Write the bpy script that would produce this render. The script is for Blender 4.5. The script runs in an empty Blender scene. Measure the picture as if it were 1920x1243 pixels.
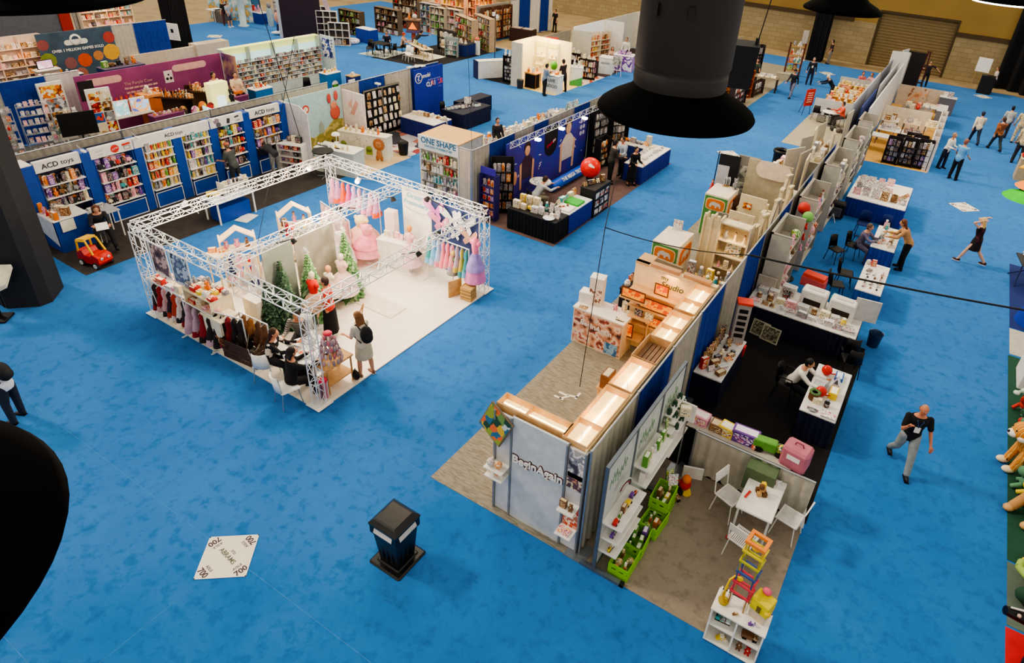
import bpy,math,random
from mathutils import Vector as V,Matrix,Euler
R=math.radians
rnd=random.Random(7)
col=bpy.context.scene.collection
PI=math.pi
def lin(h):
 h=h.lstrip('#')
 c=[int(h[i:i+2],16)/255 for i in(0,2,4)]
 return[(x/12.92 if x<=.04045 else((x+.055)/1.055)**2.4)for x in c]+[1]
_mc={}
def _new(name):
 m=bpy.data.materials.new(name);m.use_nodes=True
 nt=m.node_tree;b=nt.nodes['Principled BSDF']
 return m,nt,b
def C(h,rough=.6,metal=0,emit=0,alpha=1,var=.12,scale=6,spec=.35):
 """a paint-like colour with a faint mottling"""
 k=(h,rough,metal,emit,alpha,var,scale,spec)
 if k in _mc:return _mc[k]
 m,nt,b=_new('paint_'+h.strip('#'))
 b.inputs['Roughness'].default_value=rough;b.inputs['Metallic'].default_value=metal
 b.inputs['Specular IOR Level'].default_value=spec
 c=lin(h)
 if var:
  t=nt.nodes.new('ShaderNodeTexCoord');n=nt.nodes.new('ShaderNodeTexNoise')
  n.inputs['Scale'].default_value=scale;n.inputs['Detail'].default_value=3
  nt.links.new(t.outputs['Object'],n.inputs['Vector'])
  r=nt.nodes.new('ShaderNodeValToRGB')
  r.color_ramp.elements[0].position=.3;r.color_ramp.elements[1].position=.7
  r.color_ramp.elements[0].color=[x*(1-var)for x in c[:3]]+[1]
  r.color_ramp.elements[1].color=[min(1,x*(1+var*.6))for x in c[:3]]+[1]
  nt.links.new(n.outputs['Fac'],r.inputs['Fac']);nt.links.new(r.outputs['Color'],b.inputs['Base Color'])
 else:
  b.inputs['Base Color'].default_value=c
 if emit:
  b.inputs['Emission Color'].default_value=c;b.inputs['Emission Strength'].default_value=emit
 if alpha<1:
  b.inputs['Alpha'].default_value=alpha
 _mc[k]=m
 return m
def ramp_mat(name,cols,tex='voronoi',scale=5,rough=.5,stretch=(1,1,1),rot=(0,0,0),emit=0,detail=4,rand=True,const=True,bump=0):
 """printed / mottled surface: cells or noise mapped through a palette"""
 k=(name,tuple(cols),tex,scale,rough,stretch,rot,emit,detail,rand,const,bump)
 if k in _mc:return _mc[k]
 m,nt,b=_new(name)
 N,L=nt.nodes.new,nt.links.new
 t=N('ShaderNodeTexCoord');mp=N('ShaderNodeMapping')
 mp.inputs['Scale'].default_value=stretch;mp.inputs['Rotation'].default_value=rot
 L(t.outputs['Object'],mp.inputs['Vector'])
 if rand:
  oi=N('ShaderNodeObjectInfo');mu=N('ShaderNodeMath');mu.operation='MULTIPLY';mu.inputs[1].default_value=37
  L(oi.outputs['Random'],mu.inputs[0]);L(mu.outputs[0],mp.inputs['Location'])
 if tex=='voronoi':
  n=N('ShaderNodeTexVoronoi');n.inputs['Scale'].default_value=scale;out=n.outputs['Color']
  n.distance='CHEBYCHEV'
  L(mp.outputs[0],n.inputs['Vector'])
  s=N('ShaderNodeSeparateColor');L(out,s.inputs[0]);fac=s.outputs[0]
 elif tex=='noise':
  n=N('ShaderNodeTexNoise');n.inputs['Scale'].default_value=scale;n.inputs['Detail'].default_value=detail
  L(mp.outputs[0],n.inputs['Vector']);fac=n.outputs['Fac']
 else:
  n=N('ShaderNodeTexWave');n.inputs['Scale'].default_value=scale;n.inputs['Distortion'].default_value=detail
  n.inputs['Detail'].default_value=3
  L(mp.outputs[0],n.inputs['Vector']);fac=n.outputs['Fac']
 r=N('ShaderNodeValToRGB');cr=r.color_ramp
 cr.interpolation='CONSTANT' if const else 'LINEAR'
 k2=len(cols)
 while len(cr.elements)<k2:cr.elements.new(.5)
 lo,hi=(0,1)if tex!='noise' else(.32,.68)
 for i,c in enumerate(cols):
  cr.elements[i].position=lo+(hi-lo)*(i/k2 if const else i/max(1,k2-1));cr.elements[i].color=lin(c)
 L(fac,r.inputs['Fac']);L(r.outputs['Color'],b.inputs['Base Color'])
 b.inputs['Roughness'].default_value=rough;b.inputs['Specular IOR Level'].default_value=.3
 if emit:
  L(r.outputs['Color'],b.inputs['Emission Color']);b.inputs['Emission Strength'].default_value=emit
 if bump:
  bp=N('ShaderNodeBump');bp.inputs['Strength'].default_value=bump;bp.inputs['Distance'].default_value=.02
  L(fac,bp.inputs['Height']);L(bp.outputs[0],b.inputs['Normal'])
 _mc[k]=m
 return m
def wood(h,h2,scale=3,stretch=(1,8,1)):
 return ramp_mat('wood',(h,h2,h),'noise',scale,.55,stretch,detail=5,rand=False,const=False)
def carpet_mat(name,base,dark,light,big=.35,small=14,sheen=.0,stretch=(1,1,1)):
 m,nt,b=_new(name);N,L=nt.nodes.new,nt.links.new
 t=N('ShaderNodeTexCoord');mp=N('ShaderNodeMapping');mp.inputs['Scale'].default_value=stretch
 L(t.outputs['Object'],mp.inputs['Vector'])
 n1=N('ShaderNodeTexNoise');n1.inputs['Scale'].default_value=big;n1.inputs['Detail'].default_value=6;n1.inputs['Roughness'].default_value=.62
 n2=N('ShaderNodeTexNoise');n2.inputs['Scale'].default_value=4.2;n2.inputs['Detail'].default_value=8;n2.inputs['Roughness'].default_value=.66;n2.inputs['Distortion'].default_value=.25
 n3=N('ShaderNodeTexNoise');n3.inputs['Scale'].default_value=small*6;n3.inputs['Detail'].default_value=2
 for n in(n1,n2,n3):L(mp.outputs[0],n.inputs['Vector'])
 r1=N('ShaderNodeValToRGB');r1.color_ramp.elements[0].position=.3;r1.color_ramp.elements[1].position=.7
 r1.color_ramp.elements[0].color=lin(base);r1.color_ramp.elements[1].color=lin(light)
 L(n1.outputs['Fac'],r1.inputs['Fac'])
 r2=N('ShaderNodeValToRGB');r2.color_ramp.elements[0].position=.3;r2.color_ramp.elements[1].position=.5
 r2.color_ramp.elements[0].color=(.55,.55,.55,1);r2.color_ramp.elements[1].color=(0,0,0,1)
 L(n2.outputs['Fac'],r2.inputs['Fac'])
 mx=N('ShaderNodeMix');mx.data_type='RGBA'
 L(r2.outputs['Color'],mx.inputs[0]);L(r1.outputs['Color'],mx.inputs[6]);mx.inputs[7].default_value=lin(dark)
 m2=N('ShaderNodeMix');m2.data_type='RGBA';m2.blend_type='MULTIPLY';m2.inputs[0].default_value=.35
 r3=N('ShaderNodeValToRGB');r3.color_ramp.elements[0].position=.3;r3.color_ramp.elements[1].position=.7
 r3.color_ramp.elements[0].color=(.6,.6,.6,1);r3.color_ramp.elements[1].color=(1,1,1,1)
 L(n3.outputs['Fac'],r3.inputs['Fac']);L(mx.outputs[2],m2.inputs[6]);L(r3.outputs['Color'],m2.inputs[7])
 L(m2.outputs[2],b.inputs['Base Color'])
 b.inputs['Roughness'].default_value=.95;b.inputs['Specular IOR Level'].default_value=.1
 if sheen:
  b.inputs['Sheen Weight'].default_value=sheen;b.inputs['Sheen Roughness'].default_value=.5
  b.inputs['Sheen Tint'].default_value=lin('#78b2f4')
 return m
def brick_mat(name,c1,c2,mortar,sx=1.0,offset=.5,bw=.4,bh=.2,rot=(PI/2,0,0)):
 m,nt,b=_new(name);N,L=nt.nodes.new,nt.links.new
 t=N('ShaderNodeTexCoord');mp=N('ShaderNodeMapping');mp.inputs['Rotation'].default_value=rot
 L(t.outputs['Object'],mp.inputs['Vector'])
 k=N('ShaderNodeTexBrick');k.inputs['Color1'].default_value=lin(c1);k.inputs['Color2'].default_value=lin(c2)
 k.inputs['Mortar'].default_value=lin(mortar);k.inputs['Scale'].default_value=sx
 k.inputs['Brick Width'].default_value=bw;k.inputs['Row Height'].default_value=bh;k.inputs['Mortar Size'].default_value=.012
 k.offset=offset
 L(mp.outputs[0],k.inputs['Vector']);L(k.outputs['Color'],b.inputs['Base Color']);b.inputs['Roughness'].default_value=.85
 return m
WHITE=C('#e9e6e0',.5);OFFW=C('#d8d2c6',.6);CREAM=C('#e8d6ae',.6);BLACK=C('#121214',.55);DARK=C('#1d1d22',.7)
BLUE=C('#1b3f94',.6);NAVY=C('#161f4a',.8);GREY=C('#8d8c8a',.6);LGREY=C('#b9bab9',.5);CHROME=C('#b8bcc2',.3,.8)
STEEL=C('#8f959c',.35,.7);TRUSS=C('#e4e6ea',.35,.25);RED=C('#c62a22',.5);ORANGE=C('#e0752a',.5);YEL=C('#e9c21f',.5)
GREEN=C('#4f9a2c',.5);LIME=C('#86c81e',.5);PINK=C('#e89ab4',.7);PURPLE=C('#6a3a8c',.6);TEAL=C('#2f9aa0',.6)
BROWN=C('#6b4426',.7);TAN=C('#b9935c',.7);SKIN=C('#c98f70',.55,var=.05);WOODL=wood('#cfa877','#b98d58')
WARM=C('#ffd59a',.5,emit=3.0,var=0);LAMPW=C('#fff4dd',.5,emit=14,var=0);GLOWW=C('#fff3d8',.5,emit=1.1,var=0)
CLOTHB=C('#1a2a66',.9);CLOTHK=C('#0c0c10',.9);CLOTHG=C('#9a948a',.9);CLOTHW=C('#d9d7d2',.9)
PLAST=C('#dfe8ee',.15,alpha=.35,var=0)
class MB:
 def __init__(s):s.v=[];s.f=[];s.m=[];s.sm=[];s.mats=[]
 def mi(s,m):
  if m not in s.mats:s.mats.append(m)
  return s.mats.index(m)
 def add(s,vs,fs,m,smooth=False,T=None):
  o=len(s.v);k=s.mi(m)
  for p in vs:
   p=V(p)
   s.v.append(T@p if T else p)
  for f in fs:
   s.f.append([o+i for i in f]);s.m.append(k);s.sm.append(smooth)
  return s
 def bx(s,x0,x1,y0,y1,z0,z1,m,T=None,tm=None):
  vs=[(x,y,z)for z in(z0,z1)for y in(y0,y1)for x in(x0,x1)]
  fs=[(0,2,3,1),(4,5,7,6),(0,1,5,4),(2,6,7,3),(0,4,6,2),(1,3,7,5)]
  s.add(vs,[f for i,f in enumerate(fs)if not(tm and i==1)],m,False,T)
  if tm:s.add([vs[i]for i in(4,5,7,6)],[(0,1,2,3)],tm,False,T)
  return s
 def bc(s,c,d,m,rz=0,rx=0,ry=0):
  T=Matrix.Translation(V(c))@Euler((rx,ry,rz)).to_matrix().to_4x4()
  return s.bx(-d[0]/2,d[0]/2,-d[1]/2,d[1]/2,-d[2]/2,d[2]/2,m,T)
 def bev(s,x0,x1,y0,y1,z0,z1,m,b=.01):
  """box with chamfered vertical and top edges"""
  p=lambda i,z:[(x0+i,y0,z),(x1-i,y0,z),(x1,y0+i,z),(x1,y1-i,z),(x1-i,y1,z),(x0+i,y1,z),(x0,y1-i,z),(x0,y0+i,z)]
  q=[(x0+b,y0+b),(x1-b,y0+b),(x1-b,y0+b),(x1-b,y1-b),(x1-b,y1-b),(x0+b,y1-b),(x0+b,y1-b),(x0+b,y0+b)]
  vs=p(b,z0)+p(b,z1-b)+[(a,c,z1)for a,c in q]
  fs=[tuple(range(7,-1,-1))]
  for r in(0,8):
   for i in range(8):
    j=(i+1)%8;fs.append((r+i,r+j,r+8+j,r+8+i))
  fs.append((16,17,19,21))
  return s.add(vs,fs,m)
 def tube(s,p0,p1,r0,m,r1=None,n=8,smooth=True,caps=True):
  p0,p1=V(p0),V(p1);r1=r0 if r1 is None else r1
  d=(p1-p0);L=d.length
  if L<1e-6:return s
  d/=L;a=V((0,0,1))if abs(d.z)<.9 else V((1,0,0))
  u=d.cross(a).normalized();w=d.cross(u)
  vs=[]
  for p,r in((p0,r0),(p1,r1)):
   for i in range(n):
    t=2*PI*i/n;vs.append(p+(u*math.cos(t)+w*math.sin(t))*r)
  s.add(vs,[(i,(i+1)%n,n+(i+1)%n,n+i)for i in range(n)],m,smooth)
  if caps:s.add(vs,[tuple(range(n-1,-1,-1)),tuple(range(n,2*n))],m)
  return s
 def path(s,pts,r,m,n=6,ball=False):
  for a,b in zip(pts,pts[1:]):s.tube(a,b,r,m,n=n)
  return s
 def lathe(s,prof,m,c=(0,0,0),n=16,smooth=True,T=None,wob=0,freq=8,cap=True):
  c=V(c);vs=[];fs=[]
  for k,(r,z)in enumerate(prof):
   for i in range(n):
    t=2*PI*i/n;rr=r*(1+wob*math.sin(freq*t)*(k/len(prof)))
    vs.append(c+V((rr*math.cos(t),rr*math.sin(t),z)))
  K=len(prof)
  for k in range(K-1):
   for i in range(n):
    j=(i+1)%n;fs.append((k*n+i,k*n+j,(k+1)*n+j,(k+1)*n+i))
  s.add(vs,fs,m,smooth,T)
  ok,cap=cap,[]
  if not ok:return s
  if prof[0][0]>1e-4:cap.append(tuple(range(n-1,-1,-1)))
  if prof[-1][0]>1e-4:cap.append(tuple((K-1)*n+i for i in range(n)))
  if cap:s.add(vs,cap,m,False,T)
  return s
 def ball(s,c,r,m,n=10,k=7,T=None):
  r=(r,r,r)if not hasattr(r,'__len__')else r
  vs=[];fs=[]
  for j in range(1,k):
   ph=PI*j/k
   for i in range(n):
    t=2*PI*i/n
    vs.append((c[0]+r[0]*math.sin(ph)*math.cos(t),c[1]+r[1]*math.sin(ph)*math.sin(t),c[2]-r[2]*math.cos(ph)))
  b=len(vs);vs+=[(c[0],c[1],c[2]-r[2]),(c[0],c[1],c[2]+r[2])]
  for j in range(k-2):
   for i in range(n):
    q=(i+1)%n;fs.append((j*n+i,j*n+q,(j+1)*n+q,(j+1)*n+i))
  for i in range(n):
   q=(i+1)%n;fs.append((b,q,i));fs.append((b+1,(k-2)*n+i,(k-2)*n+q))
  return s.add(vs,fs,m,True,T)
 def poly(s,pts,m,smooth=False):return s.add(pts,[tuple(range(len(pts)))],m,smooth)
 def slab(s,pts,off,m,em=None):
  """extrude a planar polygon by a vector"""
  n=len(pts);off=V(off);a=[V(p)for p in pts];b=[p+off for p in a]
  s.add(a+b,[tuple(range(n-1,-1,-1)),tuple(range(n,2*n))],m)
  return s.add(a+b,[(i,(i+1)%n,n+(i+1)%n,n+i)for i in range(n)],em or m)
 def wavy(s,p0,p1,z0,z1,m,amp=.03,wl=.16,step=.04,flare=0,nz=3):
  """hanging gathered cloth between two plan points"""
  p0,p1=V((p0[0],p0[1],0)),V((p1[0],p1[1],0));d=p1-p0;L=d.length
  d.normalize();nrm=V((d.y,-d.x,0));n=max(4,int(L/step));ph=rnd.random()*6
  vs=[];fs=[]
  for j in range(nz+1):
   f=j/nz;z=z1+(z0-z1)*f;A=amp*(.35+.65*f)
   for i in range(n+1):
    x=L*i/n
    w=math.sin(2*PI*x/wl+ph)+.45*math.sin(2*PI*x/(wl*2.3)+ph*2+f)
    vs.append(p0+d*x+nrm*(A*w+flare*f)+V((0,0,z)))
  for j in range(nz):
   for i in range(n):
    a=j*(n+1)+i;fs.append((a,a+n+1,a+n+2,a+1))
  return s.add(vs,fs,m,True)
 def mesh(s,name):
  me=bpy.data.meshes.new(name)
  me.from_pydata([tuple(p)for p in s.v],[],s.f)
  for m in s.mats:me.materials.append(m)
  me.polygons.foreach_set('material_index',s.m);me.polygons.foreach_set('use_smooth',s.sm)
  me.update();return me
 def build(s,name,parent=None,loc=(0,0,0),rz=0,label=None,cat=None,group=None,kind=None,rot=None):
  return obj(name,s.mesh(name),parent,loc,rz,label,cat,group,kind,rot)
def obj(name,me,parent=None,loc=(0,0,0),rz=0,label=None,cat=None,group=None,kind=None,rot=None):
 o=bpy.data.objects.new(name,me);col.objects.link(o)
 if parent:o.parent=parent
 o.location=loc;o.rotation_euler=rot if rot else(0,0,rz)
 tag(o,label,cat,group,kind);return o
def tag(o,label=None,cat=None,group=None,kind=None):
 for k,v in(('label',label),('category',cat),('group',group),('kind',kind)):
  if v:o[k]=v
 return o
def thing(name,loc,rz=0,label=None,cat=None,group=None):
 o=bpy.data.objects.new(name,None);col.objects.link(o);o.empty_display_size=.1
 o.location=loc;o.rotation_euler=(0,0,rz);return tag(o,label,cat,group)
def kids(o):return[c for c in bpy.data.objects if c.parent==o]
_ch={}
def copy_tree(o,parent=None):
 c=o.copy();col.objects.link(c)
 if parent:c.parent=parent
 if o.name not in _ch:_ch[o.name]=kids(o)
 for k in _ch[o.name]:copy_tree(k,c)
 return c
def dup(o,loc,rz,label=None,group=None):
 c=copy_tree(o);c.location=loc;c.rotation_euler=(0,0,rz)
 if label:c['label']=label
 if group:c['group']=group
 return c
_tc={}
def text(s,size,m,parent,loc,rot=(PI/2,0,0),name='lettering',bold=.0,sx=1,align='CENTER',ext=.004,label=None,shear=0):
 k=(s,bold,align,ext,m.name,shear)
 if k not in _tc:
  cu=bpy.data.curves.new('t','FONT');cu.body=s;cu.size=1;cu.align_x=align;cu.align_y='CENTER'
  cu.extrude=ext/max(size,.01);cu.offset=bold;cu.shear=shear;cu.resolution_u=3;cu.materials.append(m)
  o=bpy.data.objects.new('t',cu);col.objects.link(o)
  dg=bpy.context.evaluated_depsgraph_get()
  _tc[k]=bpy.data.meshes.new_from_object(o.evaluated_get(dg));bpy.data.objects.remove(o);bpy.data.curves.remove(cu)
 o=obj(name,_tc[k],parent,loc,rot=rot,label=label);o.scale=(size*sx,size,size);return o
ORD=['first','second','third','fourth','fifth','sixth','seventh','eighth','ninth','tenth','eleventh','twelfth','thirteenth','fourteenth','fifteenth','sixteenth','seventeenth','eighteenth','nineteenth','twentieth']
def ordw(i):return ORD[i]if i<20 else '%dth'%(i+1)
PAL=dict(red=('#c5302a','#f0e4d0','#7c1a18','#e8b83a'),orange=('#e07a2c','#f4ead8','#8a3d12','#f2c23c'),yellow=('#e6c52e','#f6f0da','#c4481e','#3c6fb0'),
           green=('#5f9a3a','#eef0da','#23502a','#e8c23a'),teal=('#3c9aa0','#e4f0ee','#1d4f5c','#e87a4a'),blue=('#2e5ca8','#dfe8f4','#152a5c','#e8503a'),
           purple=('#6d4596','#e8dff0','#33205a','#e88ab0'),pink=('#e39ab0','#f8e8ec','#b0507a','#f0d060'),white=('#e8e4dc','#c8ccd0','#8a9098','#b04038'),
           brown=('#7a5434','#e0cba4','#3c281a','#c88a4a'),black=('#202026','#8a8a92','#c8c0b0','#a83a2a'),cream=('#e8d8b4','#f4ecdc','#b08a54','#5a7a6a'),grey=('#8f9096','#d8d8d8','#4a4c54','#c05a3a'))
def pk(c,sc=14):p=PAL[c];return ramp_mat('print_'+c,(p[0],p[1],p[0],p[2],p[0],p[3],p[1]),'voronoi',sc,.45)
def pl(c):return C(PAL[c][0],.5)
_ic={}
def item_mesh(kind,c):
 k=(kind,c)
 if k in _ic:return _ic[k]
 b=MB();P,Q,W=pk(c),pl(c),C(PAL[c][1],.5)
 if kind=='boxed_toy':
  b.bev(-.5,.5,-.3,.3,0,1,Q,.03);b.poly([(-.42,-.306,.1),(.42,-.306,.1),(.42,-.306,.9),(-.42,-.306,.9)],P)
  b.poly([(-.42,-.2,1.002),(.42,-.2,1.002),(.42,.2,1.002),(-.42,.2,1.002)],W)
 elif kind=='carded_toy':
  b.slab([(-.4,0,0),(.4,0,0),(.4,0,.9),(.1,0,1),(-.1,0,1),(-.4,0,.9)],(0,.04,0),P,W)
  b.ball((0,-.1,.4),(.26,.16,.3),Q)
 elif kind=='plush_toy':
  b.ball((0,0,.3),(.27,.24,.32),Q);b.ball((0,-.03,.7),(.23,.21,.21),Q);b.ball((0,-.21,.65),(.09,.08,.07),W)
  for sx in(-1,1):
   b.ball((sx*.18,0,.88),(.08,.05,.1),Q);b.ball((sx*.27,-.08,.38),(.08,.08,.17),Q);b.ball((sx*.17,-.22,.08),(.1,.17,.09),Q);b.ball((sx*.08,-.215,.75),.025,BLACK,6,4)
 elif kind=='book':
  T=Euler((R(-12),0,0)).to_matrix().to_4x4()
  b.bx(-.37,.37,-.03,.03,.01,.99,W,T);b.bx(-.39,.39,-.045,-.03,0,1,P,T);b.bx(-.39,.39,.03,.045,0,1,Q,T);b.bx(-.4,-.385,-.045,.045,0,1,Q,T)
 elif kind=='jar':
  b.lathe([(.27,0),(.3,.05),(.3,.62),(.16,.78),(.16,.84)],Q);b.lathe([(.19,.84),(.19,1),(.1,1.0)],W);b.lathe([(.305,.15),(.305,.5)],P)
 elif kind=='toy_truck':
  b.bev(-.5,.2,-.22,.22,.15,.62,Q,.04);b.bev(.2,.5,-.2,.2,.15,.5,P,.05);b.bx(.28,.46,-.205,.205,.33,.46,PLAST)
  for x in(-.3,.32):
   for y in(-.24,.24):b.tube((x,y-.04,.14),(x,y+.04,.14),.14,BLACK,n=10)
 elif kind=='toy_ball':b.ball((0,0,.5),.5,P,14,9)
 elif kind=='doll':
  b.lathe([(.34,0),(.26,.2),(.12,.52),(.15,.66),(.05,.74)],Q,wob=.1);b.ball((0,0,.84),(.13,.13,.15),SKIN);b.ball((0,.03,.88),(.15,.14,.14),C('#6b4020'))
  for sx in(-1,1):b.tube((sx*.13,0,.66),(sx*.28,-.1,.45),.035,SKIN,n=5)
 elif kind=='brochure_stack':
  for i in range(3):b.bc((rnd.uniform(-.02,.02),0,.1+.2*i),(.95,.68,.18),P if i==2 else W,rz=rnd.uniform(-.06,.06))
 elif kind=='tent_card':
  b.slab([(-.45,-.3,0),(.45,-.3,0),(.45,0,1),(-.45,0,1)],(0,.02,0),P);b.slab([(-.45,.3,0),(.45,.3,0),(.45,.02,1),(-.45,.02,1)],(0,.02,0),W)
 elif kind=='toy_blocks':
  for i,(x,y,z)in enumerate([(-.3,0,0),(.02,.02,0),(.33,-.03,0),(-.15,0,.33),(.17,0,.33),(0,0,.66)]):b.bev(x-.15,x+.15,y-.15,y+.15,z,z+.32,(Q,P,W)[i%3],.03)
 elif kind=='folded_garment':
  b.lathe([(.46,0),(.5,.1),(.47,.45),(.4,.5)],Q,n=4,T=Matrix.Rotation(PI/4,4,'Z'));b.bc((0,0,.55),(.5,.4,.12),P);b.tube((-.3,-.3,.5),(.3,-.3,.5),.06,W)
 elif kind=='toy_train':
  for i in range(3):
   b.bev(-.48+.33*i,-.2+.33*i,-.12,.12,.1,.4+.1*(i==0),(Q,P,W)[i],.02)
   for sx in(-.42,-.26):
    for y in(-.13,.13):b.tube((sx+.33*i,y-.02,.09),(sx+.33*i,y+.02,.09),.08,BLACK,n=8)
  b.tube((-.42,0,.45),(-.42,0,.7),.05,BLACK)
 elif kind=='plate_rack':
  for i in range(4):b.tube((-.3+.2*i,0,.5),(-.24+.2*i,0,.5),.42,(Q,W)[i%2],n=16)
  b.bx(-.4,.4,-.2,.2,0,.08,WOODL)
 m=b.mesh(kind);_ic[k]=m;return m
NOUN=dict(boxed_toy=('boxed toy','toy'),carded_toy=('carded toy','toy'),plush_toy=('plush toy','plush toy'),book=('picture book','book'),jar=('lidded jar','jar'),toy_truck=('toy truck','toy truck'),
   toy_ball=('ball','ball'),doll=('doll','doll'),brochure_stack=('stack of leaflets','leaflets'),tent_card=('folded tent card','card'),toy_blocks=('stack of toy blocks','toy blocks'),
   folded_garment=('folded garment','clothing'),toy_train=('toy train','toy train'),plate_rack=('rack of toy plates','plate rack'))
def item(kind,c,loc,rz,w,h,label,group=None,d=None):
 o=obj(kind,item_mesh(kind,c),None,loc,rz,label,NOUN[kind][1],group);o.scale=(w,d or w,h);return o
STOCK=[]
def stock(p0,p1,face,kinds,cols,where,w=(.14,.22),h=(.12,.22),gap=1.12,end='left',jit=.015,skip=0,yaw=.12):
 """a row of goods from p0 to p1; p0 is the left (or near) end; face = yaw in degrees of their fronts"""
 p0,p1=V(p0),V(p1);L=(p1-p0).length;d=(p1-p0).normalized();x=0;i=0
 grp='goods on '+where
 while x<L-w[0]*.6:
  ww=rnd.uniform(*w);k=kinds[rnd.randrange(len(kinds))];c=cols[rnd.randrange(len(cols))]
  if rnd.random()>=skip:
   p=p0+d*(x+ww/2)+V((rnd.uniform(-jit,jit),rnd.uniform(-jit,jit),0));hh=rnd.uniform(*h)
   if k=='toy_ball':hh=ww
   STOCK.append((k,c,p,R(face)+rnd.uniform(-yaw,yaw),ww,hh,'%s %s, %s from %s, %s'%(c,NOUN[k][0],ordw(i),end,where),grp));i+=1
  x+=ww*gap
def place_stock():
 """countable goods as individuals; past 285 of a kind the smallest-looking ones become one heap object"""
 by={}
 for a in STOCK:by.setdefault(a[0],[]).append(a)
 for k,L in by.items():
  L.sort(key=lambda a:-a[4]*a[5]/((a[2]-V((0,0,9.85))).length_squared))
  for a in L[:285]:item(*a)
  if len(L)>285:
   vs,fs,mi,sm,mats=[],[],[],[],[]
   for(k_,c,p,rz,w,h,lab,g)in L[285:]:
    me=item_mesh(k,c);T=Matrix.Translation(p)@Matrix.Rotation(rz,4,'Z')@Matrix.Diagonal((w,w,h,1));o=len(vs);loc=[]
    for m in me.materials:
     if m.name.startswith('print_'):m=pk(c,45)
     if m not in mats:mats.append(m)
     loc.append(mats.index(m))
    vs+=[tuple(T@v.co)for v in me.vertices]
    for q in me.polygons:fs.append([o+i for i in q.vertices]);mi.append(loc[q.material_index]);sm.append(q.use_smooth)
   me=bpy.data.meshes.new(k+'s');me.from_pydata(vs,[],fs)
   for m in mats:me.materials.append(m)
   me.polygons.foreach_set('material_index',mi);me.polygons.foreach_set('use_smooth',sm);me.update()
   obj(k+'s',me,None,label='many small distant %ss crowding the shelves of the farther booths'%NOUN[k][0],cat=NOUN[k][1]+'s',kind='stuff')
SUBP={}
for kids_,par_ in(('lettering lettering_outline logo round_logo small_logo slogan_lines labels_print dark_graphic square_logo artwork hill_print castle_print soft_figure_print lion_print dot_print arch_graphic monogram grass_print tricks_print people_print arch_logo_panel ring_logo swoosh white_end_panel notice_sheet blue_print green_graphic front_graphic side_print edge_band white_script poster photo_print','panel board front_panel header_panel cabinet tube_skin notice_tray ball_skin box'),
     ('backpack_strap','backpack'),('name_badge lanyard','shirt jacket'),('foot','frame'),('picture print','frame'),('screen picture','case'),('headlight','car_body'),('window hob','oven_body'),('front_pocket label_print','case'),
     ('turret','fort_walls'),('base_trim','base_cabinet'),('glowing_window','house_box'),('hanger','dress'),('light_strip','diffuser'),('armrest','seat'),('bulb','lamp_head'),('opening_flap','hood'),('mane','head'),('cap','hair')):
 for k in kids_.split():SUBP[k]=par_.split()
def nest_parts():
 """hang details on the part they belong to (thing > part > detail)"""
 ch={}
 for o in bpy.data.objects:
  if o.parent:ch.setdefault(o.parent.name,[]).append(o)
 for r,L in ch.items():
  if bpy.data.objects[r].parent:continue
  for c in L:
   want=SUBP.get(c.name.split('.')[0])
   if not want:continue
   for p in L:
    if p is not c and p.name.split('.')[0]in want and p.name.split('.')[0]not in SUBP and p.matrix_basis==Matrix.Identity(4):c.parent=p;break
def _remesh(mb,name,vox,smooth=3):
 me=mb.mesh(name+'_raw');o=bpy.data.objects.new('t',me);col.objects.link(o)
 md=o.modifiers.new('r','REMESH');md.mode='VOXEL';md.voxel_size=vox;md.use_smooth_shade=True
 sm=o.modifiers.new('s','SMOOTH');sm.iterations=smooth;sm.factor=.5
 dg=bpy.context.evaluated_depsgraph_get()
 r=bpy.data.meshes.new_from_object(o.evaluated_get(dg));bpy.data.objects.remove(o);bpy.data.meshes.remove(me)
 r.name=name;r.materials.clear();return r
def _mat(me,m):
 me.materials.append(m);return me
def _chain(b,pts,rs,m=None):
 m=m or SKIN
 for i,(p,q)in enumerate(zip(pts,pts[1:])):
  b.tube(p,q,rs[i],m,r1=rs[i+1],n=10)
 for p,r in zip(pts,rs):b.ball(p,r,m,10,7)
def _loft(b,secs,T,m,n=16,pw=1):
 """secs: (t, rx, ry, yoff)"""
 vs=[];fs=[]
 for(t,rx,ry,yo)in secs:
  for i in range(n):
   a=2*PI*i/n;vs.append(T@V((rx*math.cos(a),yo+ry*math.sin(a),t)))
 K=len(secs)
 for k in range(K-1):
  for i in range(n):
   j=(i+1)%n;fs.append((k*n+i,k*n+j,(k+1)*n+j,(k+1)*n+i))
 fs+=[tuple(range(n-1,-1,-1)),tuple((K-1)*n+i for i in range(n))]
 b.add(vs,fs,m,True)
def _limb(p,a,out,L,side):
 a=R(a);o=R(out)
 return p+V((side*math.sin(o)*math.cos(a*.0),-math.sin(a)*math.cos(o),-math.cos(a)*math.cos(o)))*L
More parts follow.
